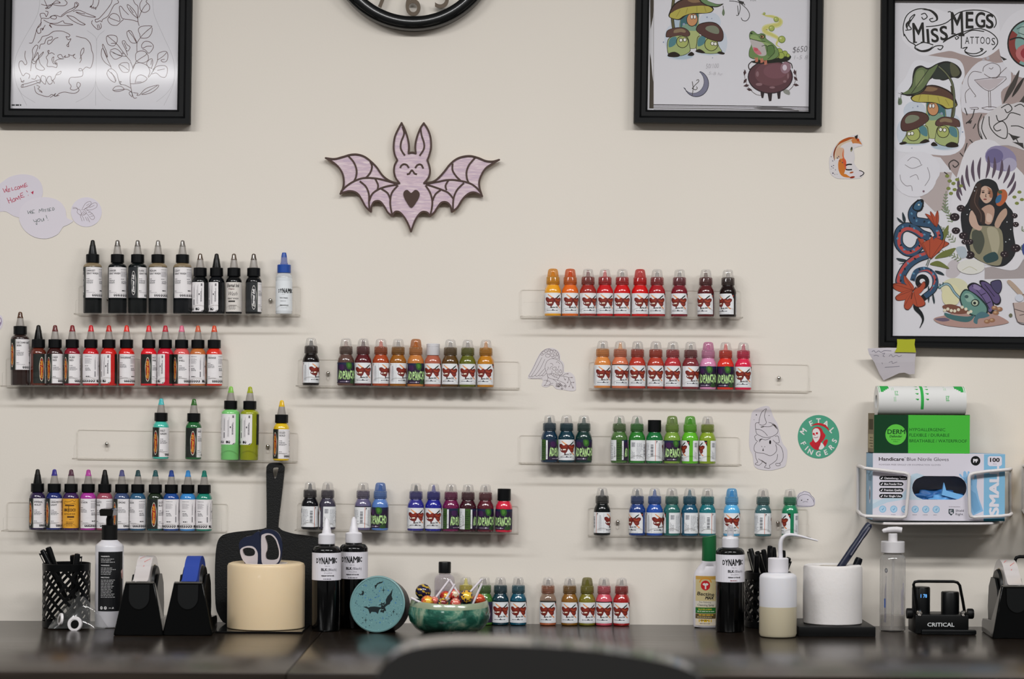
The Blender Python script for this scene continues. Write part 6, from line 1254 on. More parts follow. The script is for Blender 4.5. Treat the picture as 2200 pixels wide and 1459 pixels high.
    lily(290, 980, ([(310, 950), (230, 900), (148, 900), (160, 940), (240, 970)], [(300, 950), (230, 960), (170, 1000), (190, 1030), (270, 1010)], [(300, 960), (250, 1010), (235, 1080), (270, 1100), (310, 1040)], [(310, 960), (300, 1040), (340, 1080), (400, 1060), (370, 1000)], [(310, 950), (360, 920), (390, 880), (400, 920), (350, 980)], [(300, 945), (240, 890), (235, 830), (270, 870), (310, 920)])); A.lines([[(300, 960), (330, 920)], [(300, 970), (290, 1020)]], 7, '#4a1a10')
    # snail-shelled teal creature
    A.blob([(470, 1180), (560, 1150), (700, 1120), (900, 1120), (1060, 1190), (1040, 1220), (800, 1250), (560, 1230)], '#b08a80', 4); A.ell(640, 930, 110, 80, '#cfcca8'); A.blob([(540, 960), (620, 900), (680, 960), (660, 1060), (560, 1060)], '#d6d0a2', 4)
    A.line([(510, 930), (560, 900), (600, 910), (640, 970), (690, 1020)], 22, '#34585c', smooth=5); A.line([(510, 930), (560, 900), (600, 910), (640, 970), (690, 1020)], 12, '#8aaab4', smooth=5); A.lines([[(515, 930), (500, 920)], [(525, 915), (520, 895)], [(545, 905), (548, 885)]], 9, '#34585c')
    for p, c in (([(840, 890), (880, 872), (960, 930), (1010, 1010), (1000, 1060), (950, 1050)], '#5a4a78'), ([(930, 880), (1005, 866), (1020, 930), (990, 980), (940, 930)], '#4a4468'), ([(740, 920), (790, 886), (860, 920), (930, 1000), (960, 1090), (930, 1140), (860, 1060), (780, 980)], '#6c5a8c')): A.blob([(x * 1.0, y * 1.0) for x, y in p], '#1c1a24', 4); mx = sum(q[0] for q in p) / len(p); my = sum(q[1] for q in p) / len(p); A.blob([(mx + (x - mx) * .88, my + (y - my) * .88) for x, y in p], c, 4)
    A.lines([[(780, 910), (860, 1000), (920, 1100)], [(880, 900), (960, 1000)], [(800, 940), (830, 920)], [(850, 990), (890, 970)], [(890, 1060), (930, 1040)]], 6, '#2c2440'); A.blob([(800, 900), (850, 930), (830, 950), (790, 930)], '#8a78a4', 4)
    A.blob([(680, 1000), (720, 940), (780, 960), (860, 1020), (910, 1090), (890, 1150), (800, 1160), (720, 1120), (690, 1060)], '#1e3434', 4); A.blob([(690, 1000), (724, 952), (780, 970), (850, 1030), (895, 1090), (880, 1140), (800, 1148), (730, 1110), (700, 1060)], '#5f8f84', 4); A.blob([(720, 980), (770, 980), (800, 1030), (740, 1040)], '#86ac9c', 4)
    A.ell(805, 1050, 34, 30, '#2c3c38'); A.ell(803, 1050, 24, 22, '#b8c4a8'); A.ell(800, 1052, 12, 12, '#22282a'); A.ell(735, 1000, 16, 14, '#3a5a58')
    A.blob([(560, 1130), (640, 1150), (740, 1160), (800, 1150), (760, 1200), (680, 1200), (580, 1170)], '#3c6a6c', 4); A.blob([(540, 1080), (600, 1060), (680, 1080), (760, 1120), (700, 1140), (600, 1130)], '#7a4a38', 4)
    for x, y in ((560, 1110), (585, 1100), (612, 1112), (640, 1115), (670, 1105), (700, 1085), (730, 1100), (770, 1120), (750, 1130)): A.ell(x, y, 13, 13, '#d8cfb4', n=10)
    A.blob([(790, 1200), (810, 1150), (860, 1120), (920, 1150), (880, 1170), (830, 1180), (820, 1220)], '#46727c', 4); A.blob([(480, 1180), (560, 1170), (600, 1190), (540, 1200)], '#6a5a70', 4)
    for x, y in ((970, 1130), (1000, 1100), (960, 1090), (900, 1200), (940, 1190)): A.ell(x, y, 26, 18, '#9a6a48', n=10); A.ell(x - 4, y - 4, 12, 8, '#c09a70', n=8)
    A.blob([(1060, 880), (1090, 870), (1170, 950), (1200, 1000), (1180, 1010), (1100, 930)], '#b49c88', 4); A.poly([(1105, 1050), (1230, 1040), (1230, 1220), (1140, 1200)], '#b8a29a'); A.lines([[(1110, 1050), (1145, 1200), (1230, 1225)], [(1120, 1100), (1220, 1130)], [(1140, 1010), (1200, 980)], [(1160, 1150), (1210, 1140)]], 6, '#5a4a4a'); A.ell(1160, 1010, 34, 30, '#c8ccd8'); A.ell(1090, 1150, 14, 16, '#6a6a4c')
    A.ell(770, 760, 110, 60, '#d6d4cc'); A.lines([[(700, 790), (760, 760), (820, 790)]], 4, '#b8b48c')
picture_frame('large black framed poster of colourful sticker drawings under a shop lettering', [(1892, -26), (2402, -23), (2398, 757), (1887, 746)], [(1923, 1), (2374, 5), (2369, 725), (1918, 721.5)], art_stickers)
# ---- clock
def clock():
    cx, cy = 889, -117; o = P(cx, cy, 0); t = thing('wall_clock', 'round black open wall clock with bronze numerals', 'clock', o); u = S(-.02); T = TR(0, 0, 0) @ RX(90)
    R = lambda px: px * u
    prof = [(R(187), .001), (R(187.5), .020), (R(185), .026), (R(181), .027), (R(178), .024), (R(176), .020), (R(174.5), .0205), (R(160), .0185), (R(156.5), .017), (R(156), .001), (R(187), .001)]
    MB().lathe(prof, 120, T).build('rim', M('#0c0e0e', .22, .2, .5), t)
    br = M('#4b4034', .45, .55); 
    for n in range(1, 13):
        a = math.radians(90 - 30 * n); rr = R(124); s_ = str(n); size = R(64) / .72; vs, fs, x0, x1, y0, y1 = glyphs(s_, .0, 0, 10); k = size; wx = (x1 - x0) * k; ox, oz = rr * math.cos(a), rr * math.sin(a)
        mb = MB(); m = len(vs); pts = [((x - (x0 + x1) / 2) * k * .86 + ox, (z - (y0 + y1) / 2) * k + oz) for x, z in vs]; ed = {}
        for f in fs:
            for i in range(len(f)): e = (f[i], f[(i + 1) % len(f)]); ed[e] = ed.get(e, 0) + 1
        side = [(a_, b_, b_ + m, a_ + m) for a_, b_ in ed if (b_, a_) not in ed]
        mb.add([(x, -.014, z) for x, z in pts] + [(x, -.0115, z) for x, z in pts], [list(f) for f in fs] + [[i + m for i in f][::-1] for f in fs] + side); mb.build('numeral', br, t, None, 30)
    MB().lathe([(R(80), .010), (R(80), .014), (R(76), .014), (R(76), .010), (R(80), .010)], 60, T).build('inner_ring', br, t)
    MB().lathe([(R(12), .004), (R(12), .018), (0, .019)], 24, T).build('hub', br, t)
    for a, l, w in ((60, 70, 5), (150, 105, 3.5)):
        q = MB().prism([(-R(w), -R(14)), (R(w), -R(14)), (R(w * .4), R(l)), (-R(w * .4), R(l))], -.017, -.0155, RY(a)).build('hand', M('#15120f', .4), t)
clock()
# ---- bat plaque
def bat():
    z = zoom(680, 250, 5.366); o = P(884, 380, 0); t = thing('bat_plaque', 'pink pearly wooden bat with rabbit ears and a brown heart', 'wall decoration', o)
    segs = [[(97, 480), (200, 490), (300, 465), (380, 441), (460, 437), (540, 460), (610, 510), (680, 580), (750, 680), (820, 738), (900, 772), (948, 775)], [(948, 775), (905, 715), (885, 640), (892, 565), (925, 500)], [(925, 500), (895, 430), (885, 340), (900, 230), (940, 140), (980, 68)], [(980, 68), (1020, 150), (1050, 240), (1066, 330), (1060, 418)], [(1060, 418), (1100, 408), (1146, 418)], [(1146, 418), (1140, 330), (1160, 230), (1200, 130), (1240, 70)], [(1240, 70), (1290, 150), (1320, 240), (1326, 350), (1310, 430), (1285, 500)], [(1285, 500), (1310, 570), (1318, 640), (1300, 710), (1248, 775)],
            [(1248, 775), (1350, 758), (1420, 708), (1480, 640), (1550, 550), (1620, 492), (1700, 462), (1790, 456), (1880, 480), (1960, 513), (2040, 520), (2115, 500)], [(2115, 500), (2030, 550), (1960, 600), (1910, 680), (1885, 760), (1892, 840), (1920, 925)], [(1920, 925), (1850, 885), (1790, 882), (1730, 920), (1680, 980), (1630, 1060), (1565, 1108)], [(1565, 1108), (1550, 1040), (1510, 998), (1450, 1000), (1400, 1060), (1360, 1120), (1310, 1158)], [(1310, 1158), (1280, 1118), (1220, 1112), (1170, 1160), (1130, 1230), (1090, 1340)], [(1090, 1340), (1050, 1240), (1000, 1160), (950, 1112), (900, 1112), (875, 1158)], [(875, 1158), (820, 1120), (770, 1040), (720, 985), (660, 990), (630, 1040), (622, 1108)], [(622, 1108), (560, 1050), (510, 960), (460, 890), (390, 865), (330, 873), (266, 897)], [(266, 897), (297, 830), (306, 750), (290, 660), (240, 580), (170, 520), (97, 480)]]
    out = []
    for s_ in segs: out += spline(s_, 4)[:-1]
    yb = -.010; L = lambda q: (P(*z(*q), yb) - o); loc = [(L(q).x, L(q).z) for q in out]
    MB().prism(loc, -.009, -.0035).build('wood_backing', M('#a98a5c', .6), t, None, 20); MB().prism([(x * .10, zz * .28) for x, zz in loc], -.0035, -.0005).build('standoff', M('#6a543a', .7), t, None, 20)
    m = bpy.data.materials.new('pink_pearl'); m.use_nodes = True; nt = m.node_tree; b = nt.nodes['Principled BSDF']; Lk = nt.links.new
    tc = nt.nodes.new('ShaderNodeTexCoord'); mp = nt.nodes.new('ShaderNodeMapping'); mp.inputs['Rotation'].default_value = (0, math.radians(-24), 0); mp.inputs['Scale'].default_value = (30, 60, 190); n = nt.nodes.new('ShaderNodeTexNoise'); n.inputs['Scale'].default_value = 1.6; n.inputs['Detail'].default_value = 4; n.inputs['Distortion'].default_value = .6
    cr = nt.nodes.new('ShaderNodeValToRGB'); e = cr.color_ramp.elements; e[0].position = .34; e[0].color = lin('#bfaabb'); e[1].position = .70; e[1].color = lin('#e0d0d3'); q = e.new(.5); q.color = lin('#cdb6c1')
    Lk(tc.outputs['Object'], mp.inputs[0]); Lk(mp.outputs[0], n.inputs['Vector']); Lk(n.outputs['Fac'], cr.inputs[0]); Lk(cr.outputs[0], b.inputs['Base Color']); b.inputs['Roughness'].default_value = .3; b.inputs['Coat Weight'].default_value = .3
    MB().prism([(x * .995, zz * .995) for x, zz in loc], -.0105, -.009).build('pearl_sheet', m, t, None, 20)
    brn = M('#3d2418', .6); w0 = 21 / 5.366 * S(yb)
    def ribbon(mb, pts, w, closed=False, a=-.0122, b_=-.0103):
        n = len(pts); lft, rgt = [], []
        for i, p in enumerate(pts):
            if closed: q0, q1 = pts[i - 1], pts[(i + 1) % n]
            else: q0, q1 = pts[max(i - 1, 0)], pts[min(i + 1, n - 1)]
            dx, dz = q1[0] - q0[0], q1[1] - q0[1]; l = math.hypot(dx, dz) or 1; lft.append((p[0] - dz / l * w / 2, p[1] + dx / l * w / 2)); rgt.append((p[0] + dz / l * w / 2, p[1] - dx / l * w / 2))
        vs = [(x, y, zz) for y in (a, b_) for x, zz in lft + rgt]; fs = []; N = 2 * n
        for i in range(n if closed else n - 1):
            j = (i + 1) % n; fs += [(i, j, n + j, n + i), (N + i, N + n + i, N + n + j, N + j), (i, N + i, N + j, j), (n + i, n + j, N + n + j, N + n + i)]
        mb.add(vs, fs)
    ctr = (0, 0); ins = [(x - x / max(.02, math.hypot(x, zz)) * w0 * .45, zz - zz / max(.02, math.hypot(x, zz)) * w0 * .45) for x, zz in loc]
    mb = MB(); k0 = 0
    for j, s_ in enumerate(segs):
        n = len(spline(s_, 4)) - 1; pts = [ins[(k0 + i) % len(ins)] for i in range(n + 1)]; k0 += n; ribbon(mb, pts, w0, False, -.0122 - 2e-5 * j); mb.prism(ellp(pts[0][0], pts[0][1], w0 / 2, w0 / 2, 10), -.0122 - 2e-5 * j - 1e-5, -.0103)
    mb.build('outline', brn, t, None, 30)
    inner = [[(365, 455), (430, 530), (462, 620), (455, 700), (435, 745)], [(620, 520), (640, 580), (620, 650), (570, 710)], [(280, 870), (340, 810), (430, 750), (540, 712), (680, 715), (800, 740), (935, 780)], [(500, 748), (570, 810), (605, 900), (605, 990), (612, 1085)], [(680, 725), (710, 790), (705, 840)], [(607, 980), (640, 900), (700, 850), (800, 810), (935, 786)], [(750, 838), (820, 885), (852, 960)], [(940, 795), (870, 880), (850, 980), (858, 1070), (876, 1140)],
             [(1830, 475), (1760, 560), (1730, 640), (1735, 720), (1760, 775)], [(1570, 545), (1568, 620), (1610, 690), (1660, 740)], [(1905, 895), (1830, 810), (1740, 762), (1600, 735), (1500, 735), (1400, 755), (1262, 780)], [(1700, 768), (1620, 850), (1580, 950), (1572, 1085)], [(1520, 740), (1488, 800), (1500, 850)], [(1578, 950), (1520, 882), (1440, 845), (1340, 808), (1262, 786)], [(1430, 850), (1370, 900), (1338, 975)], [(1256, 796), (1310, 880), (1335, 980), (1328, 1070), (1310, 1140)],
             [(965, 595), (978, 570), (1005, 552), (1040, 560), (1065, 595)], [(1138, 598), (1160, 565), (1190, 553), (1215, 566), (1230, 602)], [(1042, 668), (1070, 660), (1100, 622), (1130, 658), (1158, 668)], [(990, 120), (1010, 200), (978, 290), (970, 360), (990, 410), (1020, 452)], [(1200, 140), (1212, 220), (1240, 310), (1236, 380), (1188, 456)]]
    mb = MB()
    for j, s_ in enumerate(inner): ribbon(mb, [(L(q).x, L(q).z) for q in spline(s_, 5)], w0 * .92, False, -.0118 + 1.5e-5 * j)
    h = mb.build('line_inlay', brn, t, None, 30); h['kind'] = 'stuff'
    hp = spline([(1093, 1055), (1030, 975), (1002, 905), (1015, 862), (1050, 850), (1092, 884), (1134, 850), (1172, 862), (1190, 905), (1160, 975)], 4, True); MB().prism([(L(q).x, L(q).z) for q in hp], -.0122, -.0103).build('heart', brn, t, None, 30)
bat()
# ---- paper stickers on the wall
def sticker(name, label, A, centre, cat='sticker', group=None, y=-.0006):
    o = P(*centre, 0); q = A.flat(name, lambda x, yy, l: P(x, yy, y - l), PAPER, None, o, .0004); tag(q, label, cat, group); return q
SW = '#d3cdd6'
A = Art(zoom(0, 370, 9.167)); A.blob([(-200, 250), (-40, 240), (60, 180), (200, 90), (420, 40), (640, 70), (780, 170), (840, 320), (830, 470), (740, 560), (560, 700), (440, 880), (280, 868), (110, 776), (-60, 780), (-160, 700), (-60, 560)], SW, 5)
for s_ in ([(55, 320), (95, 398), (110, 330), (140, 385), (125, 265)], [(150, 390), (170, 375), (165, 330), (200, 320)], [(165, 352), (200, 345)], [(155, 388), (205, 372)], [(225, 300), (238, 360), (280, 345)], [(328, 288), (300, 296), (292, 325), (305, 348), (338, 334)], [(350, 290), (345, 330), (375, 330), (385, 295), (360, 280), (348, 300)], [(395, 320), (405, 265), (430, 300), (450, 250), (465, 305)], [(480, 235), (485, 295), (548, 270)], [(482, 265), (530, 245)], [(475, 232), (520, 210)],
           [(135, 505), (185, 615)], [(195, 495), (240, 605)], [(165, 560), (225, 545)], [(255, 530), (250, 575), (285, 575), (295, 530), (270, 515), (253, 535)], [(310, 570), (315, 500), (350, 535), (365, 470), (400, 540)], [(400, 430), (415, 500), (485, 485)], [(405, 465), (455, 450)], [(395, 425), (450, 400)], [(515, 360), (545, 395)], [(552, 448), (556, 460)]): A.line(s_, 11, '#b02a4a', smooth=3 if len(s_) > 3 else 0)
A.poly([(600, 385), (625, 395), (655, 362), (660, 390), (648, 438), (625, 415)], '#b02a4a')
sticker('paper_sticker', 'round white sticker with red handwriting at the edge of the wall', A, (40, 420))
A = Art(zoom(0, 370, 9.167)); A.blob([(375, 900), (400, 740), (480, 620), (640, 530), (850, 490), (1060, 520), (1200, 600), (1290, 740), (1320, 900), (1440, 960), (1330, 1040), (1240, 1080), (1150, 1210), (1000, 1290), (840, 1310), (660, 1270), (500, 1160), (410, 1030)], '#d6d0d8', 5)
for s_ in ([(540, 755), (560, 820), (585, 770), (605, 815), (605, 745)], [(640, 750), (625, 780), (650, 785), (630, 810), (685, 800)], [(640, 750), (680, 740)], [(770, 800), (775, 730), (805, 765), (825, 715), (840, 780)], [(855, 720), (865, 780)], [(905, 725), (880, 740), (905, 760), (890, 780)], [(950, 712), (925, 730), (950, 752), (935, 772)], [(970, 710), (960, 735), (985, 735), (965, 765), (1010, 755)], [(970, 710), (1005, 700)], [(1030, 700), (1040, 755), (1070, 725), (1040, 690)], [(655, 935), (680, 975), (715, 970), (710, 930), (730, 1030), (700, 1010)], [(745, 925), (735, 965), (775, 970), (790, 925), (765, 915), (745, 930)], [(810, 920), (820, 965), (850, 955), (855, 905), (870, 960)], [(905, 845), (930, 915)], [(945, 940), (950, 950)]): A.line(s_, 9, '#4c5c5a', smooth=3 if len(s_) > 3 else 0)
sticker('paper_sticker', 'round white sticker with grey handwriting between the red-lettered and bee stickers', A, (92, 466), y=-.0009)
A = Art(zoom(0, 370, 9.167)); A.ell(1700, 785, 305, 292, '#d6d0da', n=32)
A.lines([[(1430, 690), (1500, 700), (1530, 730)], [(1430, 720), (1500, 715), (1535, 740)], [(1530, 740), (1520, 790), (1560, 830), (1600, 840), (1590, 770), (1560, 730), (1530, 740)], [(1620, 720), (1680, 620), (1760, 575), (1795, 600), (1760, 680), (1660, 730)], [(1660, 730), (1760, 660), (1850, 605), (1910, 620), (1900, 690), (1800, 740), (1700, 740)], [(1700, 740), (1800, 800), (1860, 880), (1840, 930), (1790, 920), (1740, 850), (1690, 800)], [(1600, 840), (1640, 900), (1660, 960)], [(1580, 830), (1600, 920), (1620, 965)], [(1680, 880), (1720, 960)], [(1720, 880), (1765, 985)], [(1600, 740), (1660, 740), (1700, 800), (1640, 850), (1600, 800)], [(1700, 660), (1760, 620)], [(1760, 700), (1860, 650)], [(1730, 790), (1780, 790)], [(1760, 830), (1820, 820)], [(1780, 870), (1840, 860)], [(1620, 780), (1660, 840)], [(1640, 760), (1690, 830)]], 7, '#7a6a6c')
sticker('paper_sticker', 'white sticker with a fine line drawing of a bee', A, (185, 455), y=-.0006)
A = Art(zoom(0, 650, 4.314)); A.blob([(-90, 170), (-60, 110), (10, 120), (28, 190), (0, 250), (-60, 240)], SW, 4); A.lines([[(-40, 150), (0, 140), (14, 180), (-10, 230)], [(-20, 160), (4, 190), (-20, 215)]], 5, '#6a4a7a')
sticker('paper_sticker', 'sliver of a white sticker with purple lines at the edge above the tall brown ink', A, (0, 690))
def pairs(A, ls, w, c, s=4): A.lines(ls, w, c, s)
A = Art(zoom(1120, 740, 13.27)); A.blob([(190, 920), (300, 700), (470, 350), (590, 190), (780, 100), (980, 130), (1100, 260), (1120, 420), (1220, 560), (1230, 790), (1380, 790), (1520, 920), (1560, 1180), (1540, 1310), (1400, 1330), (1220, 1300), (1000, 1270), (880, 1160), (720, 1220), (580, 1170), (600, 1000), (250, 980)], '#d2ccce', 4)
pairs(A, [[(215, 900), (330, 700), (450, 450), (560, 250), (660, 160), (780, 125), (870, 160), (960, 160), (1040, 230), (1080, 340), (1080, 450)], [(215, 900), (240, 930), (290, 905), (320, 920), (390, 890), (430, 910), (490, 890), (530, 905), (580, 885), (610, 905), (670, 870), (710, 820)], [(290, 900), (430, 680), (590, 370)], [(390, 890), (540, 690), (670, 420)], [(490, 890), (600, 760), (680, 680)], [(580, 890), (660, 800), (700, 740)], [(670, 650), (720, 500), (800, 430), (900, 405), (1020, 440), (1120, 500), (1180, 600), (1190, 720), (1180, 820), (1140, 880), (1080, 900)], [(670, 650), (690, 720), (720, 780), (720, 830), (770, 850), (840, 830), (880, 790), (860, 750)], [(820, 540), (880, 550), (905, 605)], [(820, 720), (830, 660), (890, 620)], [(870, 690), (930, 650), (995, 650), (970, 720), (940, 745), (870, 695)], [(965, 795), (1030, 700), (1050, 820), (975, 800)], [(1080, 780), (1120, 715), (1150, 790), (1120, 815), (1080, 780)], [(1060, 680), (1075, 610)], [(990, 520), (1040, 495), (1100, 560)], [(1050, 840), (1100, 870), (1150, 850)], [(740, 740), (770, 670), (755, 640)],
          [(850, 850), (870, 830), (920, 830), (1000, 860), (1080, 890), (1080, 950), (1050, 960), (950, 930), (880, 880), (850, 850)], [(920, 830), (910, 900)], [(970, 850), (955, 930)], [(1020, 870), (1005, 950)], [(740, 850), (760, 930), (800, 960), (900, 990), (1000, 1010), (1040, 1010), (1060, 960)], [(780, 880), (850, 850)], [(740, 880), (760, 960), (730, 1040)], [(640, 1030), (720, 1025), (760, 1070)], [(640, 1180), (700, 1130), (730, 1040), (800, 1050), (830, 1110), (760, 1170), (640, 1180)], [(800, 1170), (850, 1120), (910, 1110)], [(900, 990), (980, 1050), (1010, 1090)], [(1090, 905), (1180, 905), (1280, 920), (1340, 950), (1400, 1060), (1440, 1170), (1490, 1260)], [(1180, 900), (1240, 850), (1330, 840)], [(1340, 945), (1440, 945)], [(1210, 930), (1240, 1000), (1265, 1030)], [(1350, 970), (1340, 1040), (1310, 1100)], [(1400, 1080), (1500, 1085)], [(1400, 1100), (1390, 1160), (1355, 1220)], [(260, 965), (420, 970), (600, 960)], [(1020, 1020), (1150, 1070), (1230, 1110), (1280, 1180), (1250, 1250)]], 9, '#5c4e50')
for x, y, a, b in ((700, 190, 50, 30), (800, 160, 40, 20), (860, 210, 40, 45), (940, 190, 40, 30), (640, 240, 50, 35), (780, 240, 50, 45), (590, 290, 35, 25), (755, 320, 65, 50), (880, 310, 50, 40), (960, 280, 35, 40), (1030, 270, 25, 50), (910, 370, 35, 30), (1020, 370, 45, 45)): A.line(ellp(x, y, a, b, 12), 8, '#6a5c5e', True)
for x, y in ((1110, 1150), (1060, 1200), (1020, 1130), (1160, 1260), (1090, 1120), (1240, 1190), (1150, 1180), (1010, 1190), (1080, 1180)): A.line(ellp(x, y, 26, 20, 8), 12, '#4c3e40', True)
for x, y, r in ((1320, 840, 30), (1440, 945, 30), (1490, 1085, 24), (1250, 1000, 24), (1320, 1085, 22), (1365, 1200, 26), (1470, 1230, 30)): A.ell(x, y, r, 14, '#8c8082', -40 if y > 1000 else 0)
sticker('paper_sticker', 'line-drawn sticker of a winged skull biting a sprig', A, (1187, 796))
A = Art(zoom(1590, 870, 9.167)); A.blob([(180, 640), (220, 200), (300, 90), (500, 20), (590, 60), (660, 240), (740, 380), (790, 600), (840, 760), (930, 900), (900, 1180), (780, 1250), (560, 1290), (300, 1230), (250, 1000), (190, 860)], '#cec8cd', 4)
pairs(A, [[(370, 370), (385, 260), (430, 140), (518, 75), (490, 160), (485, 250), (520, 340)], [(370, 350), (310, 360), (300, 420), (310, 500), (330, 570), (400, 610), (470, 640), (560, 640), (660, 610), (730, 560), (745, 500), (720, 430), (650, 370), (560, 345)], [(520, 340), (500, 380), (440, 400), (380, 385)], [(310, 480), (400, 490), (480, 540), (540, 610)], [(410, 440), (460, 425), (560, 430), (640, 410)], [(330, 590), (290, 620), (310, 690), (350, 720)], [(370, 700), (420, 670), (500, 690), (560, 670), (600, 650)], [(690, 620), (750, 620), (770, 740), (700, 740), (650, 690)], [(330, 730), (285, 800), (275, 880), (310, 930), (400, 950), (480, 960), (580, 1000), (650, 980), (710, 920), (720, 850), (700, 780)], [(700, 760), (780, 800), (830, 880), (850, 1000), (830, 1100), (780, 1150), (700, 1150)], [(300, 940), (310, 1040), (350, 1130)], [(350, 1130), (310, 1150), (300, 1170), (360, 1190), (390, 1180), (440, 1130)], [(360, 1060), (430, 1110), (500, 1150), (510, 1190), (480, 1230), (550, 1250), (590, 1240), (580, 1190), (640, 1150), (720, 1080), (740, 970)], [(700, 1160), (720, 1200), (790, 1190), (780, 1150)], [(420, 810), (435, 830)], [(495, 820), (475, 830)], [(455, 850), (455, 890)]], 9, '#4a4246')
A.ell(592, 735, 20, 40, '#1a1618'); A.ell(453, 893, 15, 14, '#2a2426'); A.line([(380, 740), (400, 690), (440, 675)], 16, '#2a2426', smooth=4, taper=True); A.line([(620, 380), (680, 410), (730, 480)], 24, '#3a3230', smooth=4, taper=True); A.line([(410, 440), (470, 425)], 18, '#3a3230'); A.line([(410, 1080), (500, 1150), (520, 1140)], 18, '#3a3230', smooth=3, taper=True)
for x, y, r in ((322, 197, 17), (570, 210, 11), (275, 293, 9)): A.poly([(x, y - r), (x + r * .4, y - r * .4), (x + r, y), (x + r * .4, y + r * .4), (x, y + r), (x - r * .4, y + r * .4), (x - r, y), (x - r * .4, y - r * .4)], '#2a2426')
sticker('paper_sticker', 'line-drawn sticker of a rodent carrying a horned muffin on its head', A, (1650, 942))
A = Art(zoom(1590, 870, 9.167)); A.ell(1545, 627, 408, 428, '#4f9c80', n=48); wht, rd = '#dcd6d4', '#bf2732'
for ch, x, y, a in zip('METAL', (1250, 1405, 1545, 1690, 1812), (520, 365, 318, 365, 500), (52, 24, 0, -22, -48)): A.text(ch, x + 52 * math.sin(math.radians(a)) * .9, y + 52 * math.cos(math.radians(a)), 150, wht, .03, a, 0, 'c', down=True)
for ch, x, y, a in zip('FINGERS', (1245, 1310, 1385, 1540, 1690, 1800, 1860), (760, 850, 920, 960, 930, 830, 705), (-62, -42, -24, 0, 20, 40, 62)): A.text(ch, x + 50 * math.sin(math.radians(a)) * .9, y + 50 * math.cos(math.radians(a)), 138, wht, .03, a, 0, 'c', down=True)
A.line([(1400, 420), (1470, 385), (1560, 378), (1660, 410), (1730, 470), (1745, 510)], 46, rd, smooth=5, taper=True); A.blob([(1420, 520), (1450, 455), (1530, 430), (1600, 460), (1640, 540), (1680, 600), (1650, 680), (1600, 740), (1570, 820), (1540, 890), (1450, 860), (1370, 760), (1420, 710), (1430, 620)], rd, 4); A.blob([(1640, 730), (1690, 680), (1730, 700), (1690, 800), (1640, 830)], rd, 4); A.blob([(1600, 740), (1660, 820), (1600, 880), (1550, 860), (1580, 790)], wht, 4)
A.blob([(1425, 560), (1440, 490), (1490, 460), (1550, 480), (1580, 560), (1570, 640), (1540, 700), (1490, 740), (1455, 700), (1430, 630)], wht, 4); A.ell(1450, 572, 22, 24, rd); A.ell(1513, 560, 22, 24, rd); A.ell(1475, 595, 10, 12, rd); A.lines([[(1450, 640), (1500, 645), (1540, 630)], [(1580, 560), (1600, 660), (1560, 760)], [(1490, 770), (1500, 860)], [(1540, 780), (1520, 870)]], 10, '#8c3038')
sticker('round_sticker', 'round green sticker with white lettering around a red hooded skull', A, (1758, 938))
A = Art(zoom(1760, 270, 11.22)); A.blob([(250, 780), (340, 560), (460, 400), (700, 270), (900, 215), (970, 270), (1050, 460), (980, 500), (840, 560), (860, 760), (840, 900), (960, 1060), (1090, 1130), (1000, 1260), (800, 1280), (560, 1280), (400, 1260), (270, 1150), (240, 950)], '#cfcacb', 4)
A.line([(900, 330), (760, 330), (620, 370), (500, 440), (430, 560), (400, 700), (420, 800)], 110, '#c8b49c', smooth=5); A.line([(890, 300), (760, 300), (640, 340), (520, 400), (440, 480)], 66, '#a85222', smooth=5, taper=True); A.line([(470, 430), (390, 560), (355, 700), (370, 850)], 34, '#7a3418', smooth=5, taper=True)
A.blob([(470, 840), (560, 780), (640, 830), (650, 960), (620, 1090), (580, 1180), (500, 1140), (460, 1030)], '#c07030', 4); A.blob([(560, 800), (640, 830), (650, 960), (640, 1060), (600, 960)], '#c85434', 4); A.blob([(420, 560), (580, 540), (600, 700), (540, 800), (420, 740)], '#c8a890', 4); A.line([(590, 560), (570, 700), (600, 800), (650, 860)], 30, '#c8623a', smooth=4, taper=True)
A.line([(480, 1090), (560, 1180), (700, 1220), (850, 1240)], 74, '#c4752c', smooth=5, taper=True); A.blob([(640, 1140), (830, 1105), (960, 1080), (1060, 1130), (980, 1220), (850, 1240), (740, 1230)], '#d2cbcf', 4); A.ell(800, 1245, 60, 26, '#8c3020', -12); A.ell(780, 1130, 50, 20, '#a85a34', -15)
A.blob([(780, 340), (900, 310), (960, 340), (1030, 460), (940, 470), (820, 440)], '#c07a44', 4); A.blob([(820, 430), (940, 430), (1030, 465), (960, 490), (840, 480)], '#d4ccd0', 4); A.poly([(850, 260), (930, 216), (925, 300), (885, 330)], '#2c2826'); A.blob([(900, 310), (960, 320), (960, 380), (915, 370)], '#b04a20', 3)
A.lines([[(960, 1080), (1020, 1095), (1078, 1140), (1040, 1190), (980, 1225)]], 20, '#1e1a1a', 5, ); A.line([(640, 960), (700, 935), (790, 935)], 32, '#17191a', smooth=4); A.line([(640, 1055), (700, 1065), (790, 1058)], 30, '#17191a', smooth=4); A.ell(778, 570, 26, 60, '#4a4c3c', 10); A.ell(770, 600, 14, 20, '#a09878')
for x, y, r in ((290, 750, 14), (300, 985, 16), (345, 960, 16), (335, 1020, 14), (330, 1145, 22), (285, 1045, 9), (395, 1065, 12), (375, 1175, 12), (430, 1170, 10), (470, 745, 18), (325, 850, 14), (440, 780, 20), (560, 890, 18), (500, 850, 16)): A.ell(x, y, r, r * .7, '#4c465a', 35, 8)
sticker('paper_sticker', 'sticker of a curled orange fox beside the large poster', A, (1821, 337))
A = Art(zoom(1250, 1030, 4.314)); A.blob([(1985, 190), (2010, 130), (2080, 108), (2130, 150), (2162, 190), (2150, 244), (2070, 256), (1990, 248)], '#d0cad4', 4)
